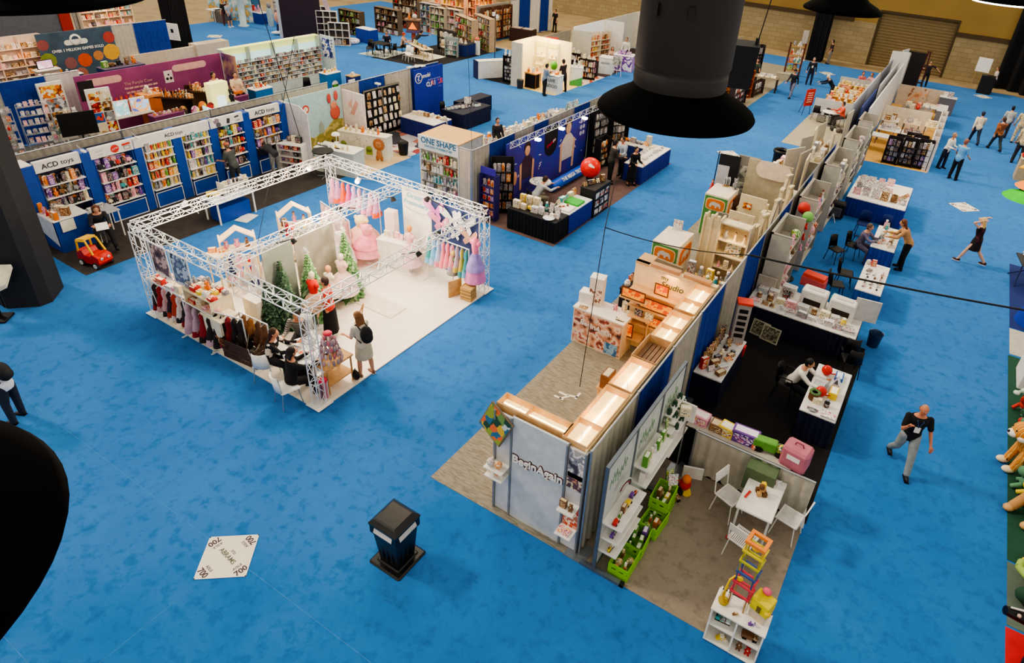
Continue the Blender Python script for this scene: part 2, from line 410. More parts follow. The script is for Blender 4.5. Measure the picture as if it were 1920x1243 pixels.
def person(loc,yaw,label,pose='stand',top='#222228',bottom='#20222c',hair='#2a1c12',skin='#c98f70',sleeve='short',legs='trousers',
           hairlen=0,hat=None,scale=1.0,female=False,lean=None,armL=None,armR=None,legL=None,legR=None,head=(0,0),hz=None,bald=False,shoe='#15151a',vox=.017,extra=None,group=None,sock=None):
 """yaw 0 looks towards -Y. limbs: arm=(forward, out, elbow), leg=(forward, out, knee)"""
 P=dict(stand=dict(lean=2,L=(4,5,8),R_=(2,5,0),aL=(8,10,20),aR=(12,10,25),hz=.90),
             walk=dict(lean=6,L=(26,3,8),R_=(-20,3,22),aL=(-22,9,18),aR=(24,9,30),hz=.875),
             sit=dict(lean=10,L=(82,10,80),R_=(84,12,82),aL=(38,10,60),aR=(42,12,62),hz=.53),
             desk=dict(lean=16,L=(84,8,86),R_=(80,10,80),aL=(50,8,55),aR=(55,8,50),hz=.53),
             phone=dict(lean=8,L=(4,4,4),R_=(-4,5,0),aL=(14,6,68),aR=(16,6,72),hz=.90),
             bend=dict(lean=75,L=(-6,6,4),R_=(6,6,14),aL=(70,10,15),aR=(85,8,10),hz=.88))[pose]
 ln=P['lean']if lean is None else lean
 lL,lR=legL or P['L'],legR or P['R_'];aL,aR=armL or P['aL'],armR or P['aR'];hz=hz or P['hz']
 SK=C(skin,.5,var=.05);root=thing('person',loc,yaw,label,'person',group);root.scale=(scale,)*3
 Tt=Matrix.Translation(V((0,0,hz)))@Matrix.Rotation(R(ln),4,'X')
 f=1 if female else 0
 sh,hp=(.165,.092)if f else(.19,.085)
 secs=[(-.1,.10,.08,0),(-.04,.15+.012*f,.108,.008),(.04,.152+.01*f,.11,.008),(.16,.128-.014*f,.092,0),(.26,.138-.012*f,.1,-.004),(.36,.158-.014*f,.11+.008*f,-.008),(.44,.165-.02*f,.1,0),(.49,.12,.075,.006),(.525,.06,.055,.01)]
 def joints(arm,s):
  p=Tt@V((s*sh,0,.45));e=_limb(p,arm[0]+ln*.0,arm[1],.28,s);
  w=_limb(e,arm[0]+arm[2],-arm[1]*.6 if arm[2]>40 else arm[1]*.7,.25,s);return p,e,w
 def leg(lg,s):
  p=V((s*hp,0,hz-.02));k=_limb(p,lg[0],lg[1],.42,s);a=_limb(k,lg[0]-lg[2],lg[1]*.4,.40,s);return p,k,a
 AJ={1:joints(aL,1),-1:joints(aR,-1)};LJ={1:leg(lL,1),-1:leg(lR,-1)}
 b=MB();_loft(b,secs,Tt,SK)
 Hn=Tt@V((0,-.005,.5));hp_=R(ln*.55+head[0])
 Th=Matrix.Translation(Tt@V((0,-.01,.60)))@Matrix.Rotation(R(head[1]),4,'Z')@Matrix.Rotation(hp_,4,'X')
 hc=V((0,-.015,.085))
 b.tube(Hn,Th@V((0,.01,.02)),.052,SK,r1=.048,n=10)
 b.ball(hc,(.072,.088,.105),SK,14,10,Th);b.ball((0,-.04,.02),(.052,.05,.05),SK,12,8,Th)
 b.tube(Th@V((0,-.1,.1)),Th@V((0,-.122,.07)),.011,SK,r1=.017,n=6)
 for s in(-1,1):
  b.ball((s*.074,0,.08),(.012,.02,.032),SK,8,6,Th)
  p,e,w=AJ[s];_chain(b,[p,(p+e)/2,e,w],[.052-.006*f,.046-.006*f,.038-.004*f,.026],SK)
  d=(w-e).normalized();b.ball(w+d*.05,(.036,.03,.04),SK,8,6)
  p,k,a=LJ[s];_chain(b,[p,(p+k)/2,k,k+(a-k)*.4,a],[.088,.076,.054,.056,.036],SK)
  b.tube(a,a+V((0,-.11,-.045)),.036,SK,r1=.028)
 body=_remesh(b,'body',vox);_mat(body,SK)
 bm=bpy.data.meshes.new('body');fb=MB()
 for s in(-1,1):
  p,e,w=AJ[s];d=(w-e).normalized();u=V((0,0,1)).cross(d)
  u=u.normalized()if u.length>.1 else V((1,0,0));n=d.cross(u);base=w+d*.075
  for i,L in enumerate((.066,.075,.07,.055)):
   o_=u*(.026-.0175*i)*s;m1=base+o_+d*L*.55-n*.008;fb.tube(base+o_-d*.01,m1,.0095,SK,r1=.0085,n=5);fb.tube(m1,m1+d*L*.4-n*.028,.0085,SK,r1=.006,n=5)
  t0=w+d*.03+u*.028*s;t1=t0+d*.035+u*.025*s;fb.tube(t0,t1,.012,SK,r1=.01,n=5);fb.tube(t1,t1+d*.028,.01,SK,r1=.007,n=5)
  fb.ball((s*.03,-.093,.1),(.011,.008,.008),C('#f2efe8'),8,5,Th);fb.ball((s*.03,-.1,.1),.0055,C('#2a1a10'),6,4,Th)
  fb.bc(Th@V((s*.03,-.098,.118)),(.03,.006,.006),C(hair if not bald else '#6a5040'))
 fb.ball((0,-.088,.035),(.024,.009,.008),C('#a8544a'),8,5,Th)
 fo=fb.mesh('f');o1=bpy.data.objects.new('body',body);o2=bpy.data.objects.new('f',fo)
 vs=[v.co.copy()for v in body.vertices]+[v.co.copy()for v in fo.vertices];off=len(body.vertices)
 fs=[tuple(p.vertices)for p in body.polygons]+[tuple(off+i for i in p.vertices)for p in fo.polygons]
 bm.from_pydata([tuple(v)for v in vs],[],fs);bm.materials.append(SK)
 for m in fo.materials:bm.materials.append(m)
 bm.polygons.foreach_set('material_index',[0]*len(body.polygons)+[p.material_index+1 for p in fo.polygons])
 bm.polygons.foreach_set('use_smooth',[True]*len(bm.polygons));bm.update()
 bpy.data.objects.remove(o1);bpy.data.objects.remove(o2);bpy.data.meshes.remove(body)
 obj('body',bm,root)
 Ct=C(top,.85,var=.18,scale=9)if isinstance(top,str)else top
 b=MB();g=.018
 t0=0 if legs=='dress' else-1
 _loft(b,[(t-(.03 if i==0 else 0),rx+g,ry+g,yo)for i,(t,rx,ry,yo)in enumerate(secs[:-1])],Tt,Ct)
 for s in(-1,1):
  p,e,w=AJ[s]
  if sleeve=='long':_chain(b,[p,(p+e)/2,e,e+(w-e)*.9],[.063,.057,.05,.04],Ct)
  elif sleeve=='short':_chain(b,[p,p+(e-p)*.72],[.062,.058],Ct)
  else:_chain(b,[p,p+(e-p)*.12],[.06,.05],Ct)
 nm={'long':'jacket' if legs!='dress' else 'dress_top','short':'shirt','none':'dress_top'}[sleeve]
 obj(nm,_mat(_remesh(b,nm,vox,4),Ct),root)
 Cb=C(bottom,.85,var=.2,scale=7)if isinstance(bottom,str)else bottom
 b=MB()
 if legs in('trousers','shorts'):
  _loft(b,[(-.09,.13,.1,.004),(-.02,.165+.012*f,.122,.008),(.06,.162+.01*f,.12,.006),(.1,.15,.112,.004)],Tt,Cb)
  for s in(-1,1):
   p,k,a=LJ[s]
   if legs=='shorts':_chain(b,[p,p+(k-p)*.9],[.105,.088],Cb)
   else:_chain(b,[p,(p+k)/2,k,a+V((0,0,.02))],[.104,.092,.074,.062],Cb)
  obj('trousers' if legs=='trousers' else 'shorts',_mat(_remesh(b,'trousers',vox,3),Cb),root)
 else:
  k1,k2=LJ[1][1],LJ[-1][1];kc=(k1+k2)/2;top_=Tt@V((0,0,.08));L=.86 if legs=='dress' else 1.0
  if legs=='longskirt':kc=(LJ[1][2]+LJ[-1][2])/2+V((0,0,.12))
  n=20;prof=[(0,.15,.12),(.25,.185,.15),(.6,.2,.165),(L,.205 if hairlen<9 else .2,.18)];vs=[];fs=[]
  for t,rx,ry in prof:
   c=top_.lerp(kc,t)
   for i in range(n):
    a=2*PI*i/n;w=1+.05*math.sin(a*7)*t;vs.append(c+V((rx*w*math.cos(a),ry*w*math.sin(a),0)))
  for q in range(len(prof)-1):
   for i in range(n):
    j=(i+1)%n;fs.append((q*n+i,q*n+j,(q+1)*n+j,(q+1)*n+i))
  b.add(vs,fs,Cb,True);b.add(vs[:n],[tuple(range(n))],Cb);b.build('skirt',root)
 for s in(-1,1):
  p,k,a=LJ[s];z=-a.z if pose not in('sit','desk')else-a.z
  b=MB();sc=C(shoe,.5);fwd=.13
  T=Matrix.Translation(a)
  b.ball((0,-.05,-.035),(.045,.125,.045),sc,10,7,T);b.ball((0,.02,-.01),(.042,.055,.05),sc,10,7,T)
  b.bx(-.042,.042,-.165,.06,-.08,-.055,C('#d8d8d8' if shoe!='#15151a' else '#101014'),T);b.build('shoe',root)
 Ch=C(hair,.6,var=.25,scale=20)
 b=MB()
 if not bald:
  b.ball((0,.012,.105),(.083,.096,.105),Ch,14,9,Th)
  b.ball((0,.03,.06),(.08,.075,.09),Ch,12,8,Th)
  if hairlen:
   for i in range(5):
    x=-.05+.025*i;b.tube(Th@V((x*1.2,.04,.12)),Th@V((x*1.5,.085,.0-hairlen)),.045,Ch,r1=.03,n=7)
  b.build('hair',root)
 else:
  for s in(-1,1):b.ball((s*.062,.02,.07),(.018,.05,.045),Ch,8,6,Th)
  b.ball((0,.065,.06),(.055,.02,.045),Ch,10,6,Th);b.build('hair',root)
 if hat:
  Hc=C(hat,.7);b=MB();b.ball((0,.008,.13),(.09,.1,.075),Hc,14,8,Th)
  b.slab([Th@V((-.06,-.07,.125)),Th@V((.06,-.07,.125)),Th@V((.045,-.16,.115)),Th@V((-.045,-.16,.115))],(0,0,.01),Hc);b.build('cap',root)
 info=dict(T=Tt,Th=Th,A=AJ,L=LJ)
 if extra:extra(root,info)
 return root
def backpack(c='#14161c'):
 def f(root,I):
  b=MB();m=C(c,.7);b.ball((0,.19,.27),(.15,.1,.21),m,12,8,I['T']);b.ball((0,.26,.2),(.11,.05,.11),m,10,6,I['T']);b.build('backpack',root)
  b=MB()
  for s in(-1,1):b.path([I['T']@V(p)for p in((s*.09,.14,.42),(s*.1,.02,.52),(s*.11,-.13,.4),(s*.12,-.12,.2),(s*.13,.12,.1))],.014,m,5)
  b.build('backpack_strap',root)
 return f
def badge(root,I):
 b=MB();b.bc(I['T']@V((0,-.14,.25)),(.1,.008,.13),WHITE);b.build('name_badge',root)
 b=MB();b.path([I['T']@V(p)for p in((0,-.138,.3),(.05,-.13,.45),(.06,.02,.51))],.005,C('#3a5a9a'),4);b.path([I['T']@V(p)for p in((0,-.138,.3),(-.05,-.13,.45),(-.06,.02,.51))],.005,C('#3a5a9a'),4);b.build('lanyard',root)
def holding(c='#d8d8d8',w=.2,d=.15):
 def f(root,I):
  p=(I['A'][1][2]+I['A'][-1][2])/2+V((0,-.09,.0));b=MB();b.bc(p,(w,d,.012),C(c),rx=R(30));b.build('clipboard',root)
 return f
sc=bpy.context.scene
cam=bpy.data.cameras.new('camera');co=bpy.data.objects.new('camera',cam);col.objects.link(co);sc.camera=co
CAMR=((0.853379187,-0.312186162,0.417473070),(0.516786791,0.401603656,-0.756072692),(0.068376721,0.860961268,0.504053886))
co.matrix_world=Matrix.Translation((0,0,9.85))@Matrix(CAMR).to_4x4()
cam.sensor_fit='HORIZONTAL';cam.sensor_width=36;cam.lens=36*1231.995/1920;cam.clip_start=.05;cam.clip_end=300
cam.shift_x=-(1052.275-960)/1920;cam.shift_y=(510.678-621.5)/1920
sc.view_settings.view_transform='AgX';sc.view_settings.look='AgX - Medium High Contrast';sc.view_settings.exposure=.0
w=bpy.data.worlds.new('hall_air');sc.world=w;w.use_nodes=True
w.node_tree.nodes['Background'].inputs[0].default_value=lin('#f3ead9');w.node_tree.nodes['Background'].inputs[1].default_value=1.0
def lamp(kind,loc,e,c='#fff1dc',size=1,rot=(0,0,0),name='light',sy=None,spot=None):
 l=bpy.data.lights.new(name,kind);l.energy=e;l.color=lin(c)[:3]
 if kind=='AREA':
  l.size=size
  if sy:l.shape='RECTANGLE';l.size_y=sy
 elif kind=='SUN':l.angle=R(size)
 else:l.shadow_soft_size=size
 if spot:l.spot_size=R(spot);l.spot_blend=.6
 o=bpy.data.objects.new(name,l);col.objects.link(o);o.location=loc;o.rotation_euler=rot;return o
lamp('SUN',(0,0,30),1.65,'#fff0d8',7,(R(8),R(-48),0),'highbay_glow')
for x,y in((-14,17),(-12,32),(-32,20),(-32,38),(2,32)):
 lamp('AREA',(x,y,13.5),1300,'#ffe9c8',6,(0,0,0),'highbay_bank')
fl=MB().bx(-90,9,-6,70,-.3,-.012,ramp_mat('concrete',('#97815f','#a8926e','#8c7656'),'noise',.5,.7,rand=False,const=False)).build('floor',kind='structure')
b=MB();BC=carpet_mat('blue_carpet','#2b65a8','#184680','#3876ba',sheen=.5)
b.slab([(-16,-4,0),(9,-4,0),(9,50,0),(3.8,53.2,0),(-21,52.6,0),(-21,38.6,0),(-29,38.4,0),(-29,46,0),(-46,46,0),(-46,14,0),(-30,5,0),(-22,-1,0)],(0,0,-.01),BC)
cp=b.build('carpet',label='bright blue mottled carpet covering the hall floor',cat='carpet')
b=MB();SEAM=C('#4a84b8',.95,var=.3)
for x0,x1,y in((-15,2.5,3.5),(-9.2,-5.7,6.64),(-18,2,.9)):b.bx(x0,x1,y-.003,y+.003,0,.0015,SEAM)
for x,y0,y1 in((-7.7,1,6.6),):b.bx(x-.003,x+.003,y0,y1,0,.0015,SEAM)
b.build('seam',cp)
WY=55.3
WB=brick_mat('block_wall','#a08f6c','#94835f','#7d6d50',1,.5,.62,.31)
YW=ramp_mat('yellow_paint',('#8f733c','#9b7e42'),'noise',.4,.8,rand=False,const=False)
b=MB();b.bx(-90,-6,WY,WY+.4,0,2.9,WB);b.bx(-6,-.75,WY+.35,WY+.5,0,3.75,C('#8f7a52',.8));b.bx(-.75,9,WY,WY+.4,0,2.9,WB)
b.bx(-90,-6,WY,WY+.4,2.9,16,YW);b.bx(-.75,9,WY,WY+.4,2.9,16,YW);b.bx(-6,-.75,WY,WY+.4,3.75,16,YW)
wall=b.build('wall_back',kind='structure')
b=MB();DK=C('#4a3a22',.7)
b.bx(-90,-7.6,WY-.14,WY,2.85,3.12,DK);b.bx(-.75,9,WY-.14,WY,2.85,3.12,DK);b.build('trim_1',kind='structure')
b=MB();b.bx(-6,-5.86,WY-.02,WY+.35,0,3.75,DK);b.bx(-.9,-.75,WY-.02,WY+.35,0,3.75,DK);b.bx(-6,-.75,WY-.04,WY+.35,3.72,3.86,DK)
for i in range(18):b.bx(-5.86,-.9,WY+.29,WY+.33,.05+.2*i,.2+.2*i,C('#84704c',.7))
b.build('door_1',kind='structure')
MB().bx(-90.4,-90,-6,56,0,16,YW).build('wall_left',kind='structure')
def column(x0,x1,y0,y1,h,label,ch=.0,m=CLOTHK):
 t=thing('column',((x0+x1)/2,(y0+y1)/2,0),0,label,'column');hx,hy=(x1-x0)/2,(y1-y0)/2
 b=MB()
 if ch:b.slab([(-hx+ch,-hy,0),(hx-ch,-hy,0),(hx,-hy+ch,0),(hx,hy-ch,0),(hx-ch,hy,0),(-hx+ch,hy,0),(-hx,hy-ch,0),(-hx,-hy+ch,0)],(0,0,h),m)
 else:
  for a,c_ in(((-hx,-hy),(hx,-hy)),((hx,-hy),(hx,hy)),((hx,hy),(-hx,hy)),((-hx,hy),(-hx,-hy))):b.wavy(a,c_,0,h,m,.03,.22)
  b.bx(-hx+.06,hx-.06,-hy+.06,hy-.06,0,h,m)
 b.build('drape_sleeve' if not ch else 'shaft',t);return t
COLM=C('#26272b',.75)
t=column(-19.2,-17.6,4.82,6.1,9.2,'black octagonal column rising beside the left edge of the photo',.5,COLM)
b=MB();b.bx(-.1,.2,-.655,-.64,0,9.2,C('#0b0b0d',.8));b.build('cable_cover',t)
column(-39.3,-38.4,22.2,23.2,14,'narrow black column behind the purple wall stand')
column(-9.95,-8.85,53.1,54.0,13,'black draped column against the yellow rear wall')
t=thing('stage_curtain',(4.55,54.0,0),R(-28),'tall black stage curtain hanging in the right rear corner','curtain')
b=MB();b.wavy((-2.3,0),(5,0),0,15,C('#101014',.9),.22,.9,.1);b.build('curtain',t);b=MB();b.tube((-2.3,0,15),(5,0,15),.04,STEEL);b.build('rail',t)
t=thing('sanitizer_stand',(-17.75,4.5,0),R(40),'white notice tray standing in front of the black octagonal column','stand')
b=MB();b.slab([(-.5,-.2,.98),(.35,-.2,.98),(.5,-.08,1.03),(.5,.34,1.32),(-.5,.34,1.32)],(0,.01,-.1),C('#cfc9b6'));b.build('notice_tray',t)
b=MB();b.tube((0,.05,0),(0,.05,1.0),.06,BLACK);b.bev(-.22,.22,-.18,.25,0,.05,BLACK);b.bx(-.3,.3,.05,.25,.8,.97,BLACK);b.build('pedestal',t)
text('PLEASE',.07,C('#8a3a30'),t,(.15,.12,1.185),(R(33),0,0));text('SANITIZE',.06,C('#8a3a30'),t,(.15,.02,1.12),(R(33),0,0))
t=thing('notice_board',(-38.0,21.9,0),R(20),'small white notice sign fixed to the narrow black column','sign')
b=MB();b.bev(-.4,.4,-.02,.02,1.0,1.9,WHITE,.03);b.build('board',t);b=MB();b.bx(-.08,.08,-.03,-.02,1.4,1.6,BLACK);b.tube((0,.02,0),(0,.02,1.9),.03,BLACK);b.build('post',t)
def highbay(x,y,z,r,label,drum=True,rd=.25,lit=False,top=1.9):
 t=thing('pendant_lamp',(x,y,z),0,label,'lamp',None);m=C('#030304',.8,spec=.05);mc=ramp_mat('drum',('#1d1a1c','#2a2526'),'noise',3,.6,(1,1,.3),rand=False,const=False)
 b=MB();b.lathe([(rd*.95,.14),(r*.62,.1),(r*.86,.045),(r*.97,.008),(r,-.015),(r*.985,-.03),(r*.9,-.02),(r*.5,.04),(.05,.05)],m,n=56);b.build('reflector',t)
 b=MB()
 if drum:
  b.lathe([(rd*.98,.12),(rd,.16),(rd,.2),(rd*.98,.205),(rd*1.0,.24),(rd*1.02,.25),(rd*1.02,.7),(rd*1.023,.705),(rd*1.02,.71),(rd*1.02,top)],mc,n=40);b.build('lamp_drum',t)
  b=MB();b.lathe([(rd*.96,.13),(rd*.99,.14),(rd*.99,.22),(rd*.97,.225)],C('#2c2a2b',.5,.2),n=40);b.build('collar',t)
  for a in(-1.9,-1.2):b=MB();b.bc((rd*1.02*math.cos(a),rd*1.02*math.sin(a),.55),(.03,.03,.06),BLACK,rz=a);b.build('latch',t)
 else:
  b.lathe([(rd*.7,.1),(rd*.5,.3),(rd*.3,.36),(.03,.38),(.03,top)],mc,n=24);b.build('lamp_cap',t)
 if lit:b=MB();b.lathe([(r*.98,-.02),(r*.99,-.05),(r*.93,-.05),(r*.9,-.025)],LAMPW,n=40,cap=False);b.build('diffuser_rim',t)
 return t
highbay(-1.32,3.6,8.8,.455,'huge black drum pendant lamp hanging over the blue aisle',True,.265)
highbay(-1.38,-.088,8.8,.424,'round black lamp reflector cut by the lower left photo edge',True,.25)
highbay(-1.44,9.25,8.8,.47,'shallow black lamp shade near the column on the rear wall',False,.26)
highbay(-6.86,2.72,8.8,.97,'wide black lamp reflector cut by the upper left photo edge',True,.5)
highbay(.3,13.2,8.8,.45,'glowing lamp shade at the upper right edge of the photo',False,.3,True)
highbay(-4.2,9.4,8.8,.45,'small black lamp shade behind the huge drum lamp',False,.3)
t=thing('loudspeaker',(-2.5,8.7,8.02),R(18),'black box loudspeaker hanging on cables beside the huge drum lamp','loudspeaker');b=MB();b.slab([(-.28,-.2,.28),(.28,-.2,.28),(.25,-.2,-.25),(-.25,-.2,-.25)],(0,.45,0),C('#101116',.7));b.build('cabinet',t)
b=MB()
for x in(-.2,.24):b.path([(x,0,.28),(x+.02,.02,.42),(x+.25,.4,2.4)],.008,BLACK);b.tube((x,0,.26),(x,0,.36),.025,BLACK)
b.build('suspension_cable',t)
def cable(pts,label,r=.012,m=BLACK):
 b=MB();b.path(pts,r,m,6);b.build('cable',label=label,cat='cable')
def sag(a,c,s=.3,n=14):
 a,c=V(a),V(c);return[a.lerp(c,i/n)-V((0,0,s*4*(i/n)*(1-i/n)))for i in range(n+1)]
DC=dict(b=C('#14388f',.9,var=.2),g=C('#aaa499',.9,var=.15),w=C('#d4d2cc',.9,var=.1),k=C('#141418',.9),n=C('#131d4c',.9),s=C('#b9b2a4',.9))
DN=dict(b='blue',g='grey',w='white',k='black',n='navy',s='silver grey')
def drapes(p0,p1,seq,where,h=2.4,amp=.04):
 """seq: list of (colour letter, length); each panel is one thing; rails run with it"""
 p=V((p0[0],p0[1],0));d=(V((p1[0],p1[1],0))-p).normalized();a=math.atan2(d.y,d.x)
 for i,(c,L)in enumerate(seq):
  t=thing('pipe_drape',p,a,'%s curtain, %s from the near end of %s'%(DN[c],ordw(i),where),'curtain','curtains of '+where)
  b=MB();b.wavy((0,0),(L,0),.02,h,DC[c],amp,.2,.05);b.build('curtain',t)
  b=MB();b.tube((0,0,h),(L,0,h),.022,CHROME);b.build('rail',t)
  b=MB();b.tube((0,0,0),(0,0,h+.03),.024,CHROME);b.bx(-.2,.2,-.2,.2,0,.01,STEEL);b.build('upright',t)
  p=p+d*L
def floorcloth(pts,m,label,name='carpet',z=.006):
 b=MB();b.slab([(x,y,z)for x,y in pts],(0,0,-.006),m);return b.build(name,label=label,cat='carpet')
GC=ramp_mat('grey_plank_carpet',('#7d786c','#928c7e','#6f6a60','#9d9788'),'noise',5,.95,(.5,5,1),rand=False,const=False)
def rect(x0,x1,y0,y1):return[(x0,y0),(x1,y0),(x1,y1),(x0,y1)]
def skirt_table(x0,x1,y0,y1,label,top=WHITE,cloth=None,h=.75,rz=0,drop=.0,where=None,stuff=None,wl=.13,amp=.018):
 t=thing('draped_table',((x0+x1)/2,(y0+y1)/2,0),rz,label,'table');a,c=(x1-x0)/2,(y1-y0)/2
 b=MB();b.bev(-a,a,-c,c,h-.035,h,top,.012);b.build('tabletop',t)
 b=MB();m=cloth or CLOTHB
 for p,q in(((-a,-c),(a,-c)),((a,-c),(a,c)),((a,c),(-a,c)),((-a,c),(-a,-c))):b.wavy(p,q,.02,h-.03,m,amp,wl,.03)
 b.build('table_skirt',t)
 for sx in(-1,1):
  for sy in(-1,1):bb=MB();bb.tube((sx*(a-.08),sy*(c-.08),0),(sx*(a-.08),sy*(c-.08),h-.035),.015,STEEL);bb.build('leg',t)
 return t
def leg_table(x,y,w,d,label,h=.74,top=WHITE,leg=WHITE,rz=0,thick=.04,name='table',loc=None,r=.022):
 t=thing(name,(x,y,0),rz,label,'table');b=MB();b.bev(-w/2,w/2,-d/2,d/2,h-thick,h,top,.01);b.build('tabletop',t)
 for sx in(-1,1):
  for sy in(-1,1):bb=MB();bb.tube((sx*(w/2-.05),sy*(d/2-.05),0),(sx*(w/2-.05),sy*(d/2-.05),h-thick),r,leg);bb.build('leg',t)
 return t
def chair(x,y,rz,label,m=WHITE,leg=None,kind='shell',group=None,h=.45):
 leg=leg or m;t=thing('chair',(x,y,0),rz,label,'chair',group)
 b=MB()
 if kind=='slat':
  b.bev(-.2,.2,-.2,-.17,h-.02,h,m);b.bev(-.2,.2,.17,.2,h-.02,h,m);b.bx(-.2,-.18,-.2,.2,h-.02,h,m);b.bx(.18,.2,-.2,.2,h-.02,h,m)
  for i in range(12):b.bx(-.175+.03*i,-.158+.03*i,-.18,.18,h-.015,h-.002,m)
 else:b.bev(-.22,.22,-.22,.2,h-.03,h,m,.03)
 b.build('seat',t);b=MB()
 if kind=='slat':
  b.tube((-.19,.2,h),(-.19,.26,h+.42),.013,m);b.tube((.19,.2,h),(.19,.26,h+.42),.013,m)
  b.slab([(-.2,.225,h+.25),(.2,.225,h+.25),(.19,.262,h+.43),(-.19,.262,h+.43)],(0,.015,.003),m)
 else:
  n=9
  for k in range(n):
   a0,a1=-.95+1.9*k/n,-.95+1.9*(k+1)/n;f=lambda a,z,o:(.24*math.sin(a)*(1-.2*(z>h+.3)),.06+.17*math.cos(a)+.12*(z-h)+o,z)
   b.add([f(a0,h-.02,0),f(a1,h-.02,0),f(a1,h+.38,0),f(a0,h+.38,0),f(a0,h-.02,.02),f(a1,h-.02,.02),f(a1,h+.38,.02),f(a0,h+.38,.02)],[(0,1,2,3),(7,6,5,4),(3,2,6,7),(1,0,4,5)],m,True)
 b.build('backrest',t)
 for sx in(-1,1):
  for sy in(-1,1):bb=MB();bb.tube((sx*.17,sy*.16,h-.02),(sx*.21,sy*.22,0),.012,leg);bb.build('leg',t)
 if kind=='arm':
  for sx in(-1,1):bb=MB();bb.path([(sx*.23,.15,h),(sx*.25,.12,h+.22),(sx*.25,-.15,h+.22),(sx*.23,-.18,h)],.014,leg);bb.build('armrest',t)
 return t
def rect_frame(b,x0,x1,z0,z1,y,w,m,T=None):
 b.bx(x0,x1,y-.01,y,z0,z0+w,m,T);b.bx(x0,x1,y-.01,y,z1-w,z1,m,T);b.bx(x0,x0+w,y-.01,y,z0+w,z1-w,m,T);b.bx(x1-w,x1,y-.01,y,z0+w,z1-w,m,T)
def cubby(loc,rz,w,d,h,nx,nz,label,m=WHITE,back=None,cat='shelf',z0=0,th=.025,name='cube_shelf',legs=False):
 t=thing(name,loc,rz,label,cat);b=MB();b.bx(-w/2,w/2,d/2-.015,d/2,z0,h,back or m);b.build('back_panel',t)
 b=MB();b.bx(-w/2-.01,w/2+.01,-d/2-.01,d/2,h-th,h,m);b.build('top_board',t)
 b=MB();b.bx(-w/2,w/2,-d/2,d/2-.015,z0,z0+th,m);b.build('bottom_board',t)
 for i in range(nx+1):x=-w/2+(w-th)*i/nx;b=MB();b.bx(x,x+th,-d/2,d/2-.015,z0+th,h-th,m);b.build('upright_panel',t)
 for j in range(1,nz):z=z0+(h-z0)*j/nz;b=MB();b.bx(-w/2+th,w/2-th,-d/2+.005,d/2-.015,z,z+th,m);b.build('shelf',t)
 return t
def print_mat(name,cols,sc=2.5,tex='noise',emit=0,const=True):return ramp_mat(name,cols,tex,sc,.5,rand=False,const=const,emit=emit)
def counter(loc,rz,w,d,h,label,body=WHITE,top=WHITE,front=None,cat='counter'):
 t=thing('display_counter',loc,rz,label,cat);b=MB();b.bx(-w/2+.02,w/2-.02,-d/2+.02,d/2-.02,.0,h-.04,body);b.build('cabinet',t)
 b=MB();b.bev(-w/2,w/2,-d/2,d/2,h-.04,h,top,.01);b.build('countertop',t)
 if front:b=MB();b.bx(-w/2+.05,w/2-.05,-d/2+.005,-d/2+.02,.06,h-.08,front);b.build('front_graphic',t)
 return t
def truss(p0,p1,s,label,n=None,name='truss_beam',m=TRUSS,tri=False,r=.02):
 """box truss between two points, section s, first chord offsets in z and across"""
 p0,p1=V(p0),V(p1);d=(p1-p0);L=d.length;d.normalize()
 u=V((0,0,1))if abs(d.z)<.5 else V((1,0,0));w=d.cross(u).normalized();t=thing(name,p0,0,label,'truss')
 offs=[(0,0),(s,0),(s,s),(0,s)]if not tri else[(0,0),(s,0),(s/2,s*.85)]
 K=[u*(a-s/2)+w*(c-s/2)for a,c in offs];n=n or max(2,int(L/(s*1.15)))
 for k in K:b=MB();b.tube(k,k+d*L,r,m,n=7);b.build('chord',t)
 for q in range(len(K)):
  a,c=K[q],K[(q+1)%len(K)];b=MB()
  for i in range(n):
   x0,x1=L*i/n,L*(i+1)/n
   if i%2:a_,c_=c,a
   else:a_,c_=a,c
   b.tube(a_+d*x0,c_+d*x1,r*.62,m,n=5,caps=False)
   if i%2==0:b.tube(a+d*x0,c+d*x0,r*.62,m,n=5,caps=False)
  b.build('lacing',t)
 return t
KIDS=['boxed_toy','carded_toy','boxed_toy','toy_truck','plush_toy']
ALLC=['red','orange','blue','teal','purple','black','cream','grey','brown','white','green','yellow','pink','grey','brown','black']
floorcloth([(-21.3,6.72),(-18.25,6.72),(-18.25,16.2),(-21.3,16.2)],C('#3b3634',.95,scale=3,var=.25),'dark charcoal carpet under the blue toy shelf booth')
ACB=C('#12429a',.55);ACX=-20.72
HB=C('#dcdad6',.5);LT=C('#3a3a3e',.5)
def bay(y0,y1,label,shelves,header=None,hx=None,wire=False):
 yc,w=(y0+y1)/2,y1-y0
 t=thing('display_bay',(ACX-.05,yc,0),R(90),label,'shelf unit')
 b=MB();b.bx(-w/2,w/2,.32,.36,0,2.35,C('#34364a')if not wire else C('#4c4c56',.6));b.build('back_panel',t)  # back painted dark to stand for shadowed goods in the non-wire bays
 for s in(-1,1):b=MB();b.bx(s*w/2-(.03 if s>0 else 0),s*w/2+(.03 if s<0 else 0),-.02,.34,0,2.3,C('#c8ccd2',.5)if wire else ACB);b.build('side_panel',t)
 b=MB();b.bx(-w/2+.03,w/2-.03,-.1,.32,0,.5,ACB);b.build('base_cabinet',t)
 b=MB();rect_frame(b,-w/2+.03,w/2-.03,.02,.52,-.1,.022,WHITE);b.build('base_trim',t)
 for z in shelves:b=MB();b.bx(-w/2+.03,w/2-.03,-.14,.32,z-.025,z,WHITE);b.build('shelf',t)
 return t
def pillar(y0,y1,n):
 b=MB();b.bx(0,.42,y0,y1,0,2.33,ACB);b.build('pillar',None,(ACX-.42,0,0),label='narrow deep blue pillar panel, %s from the left in the toy shelf wall'%ordw(n),cat='panel')
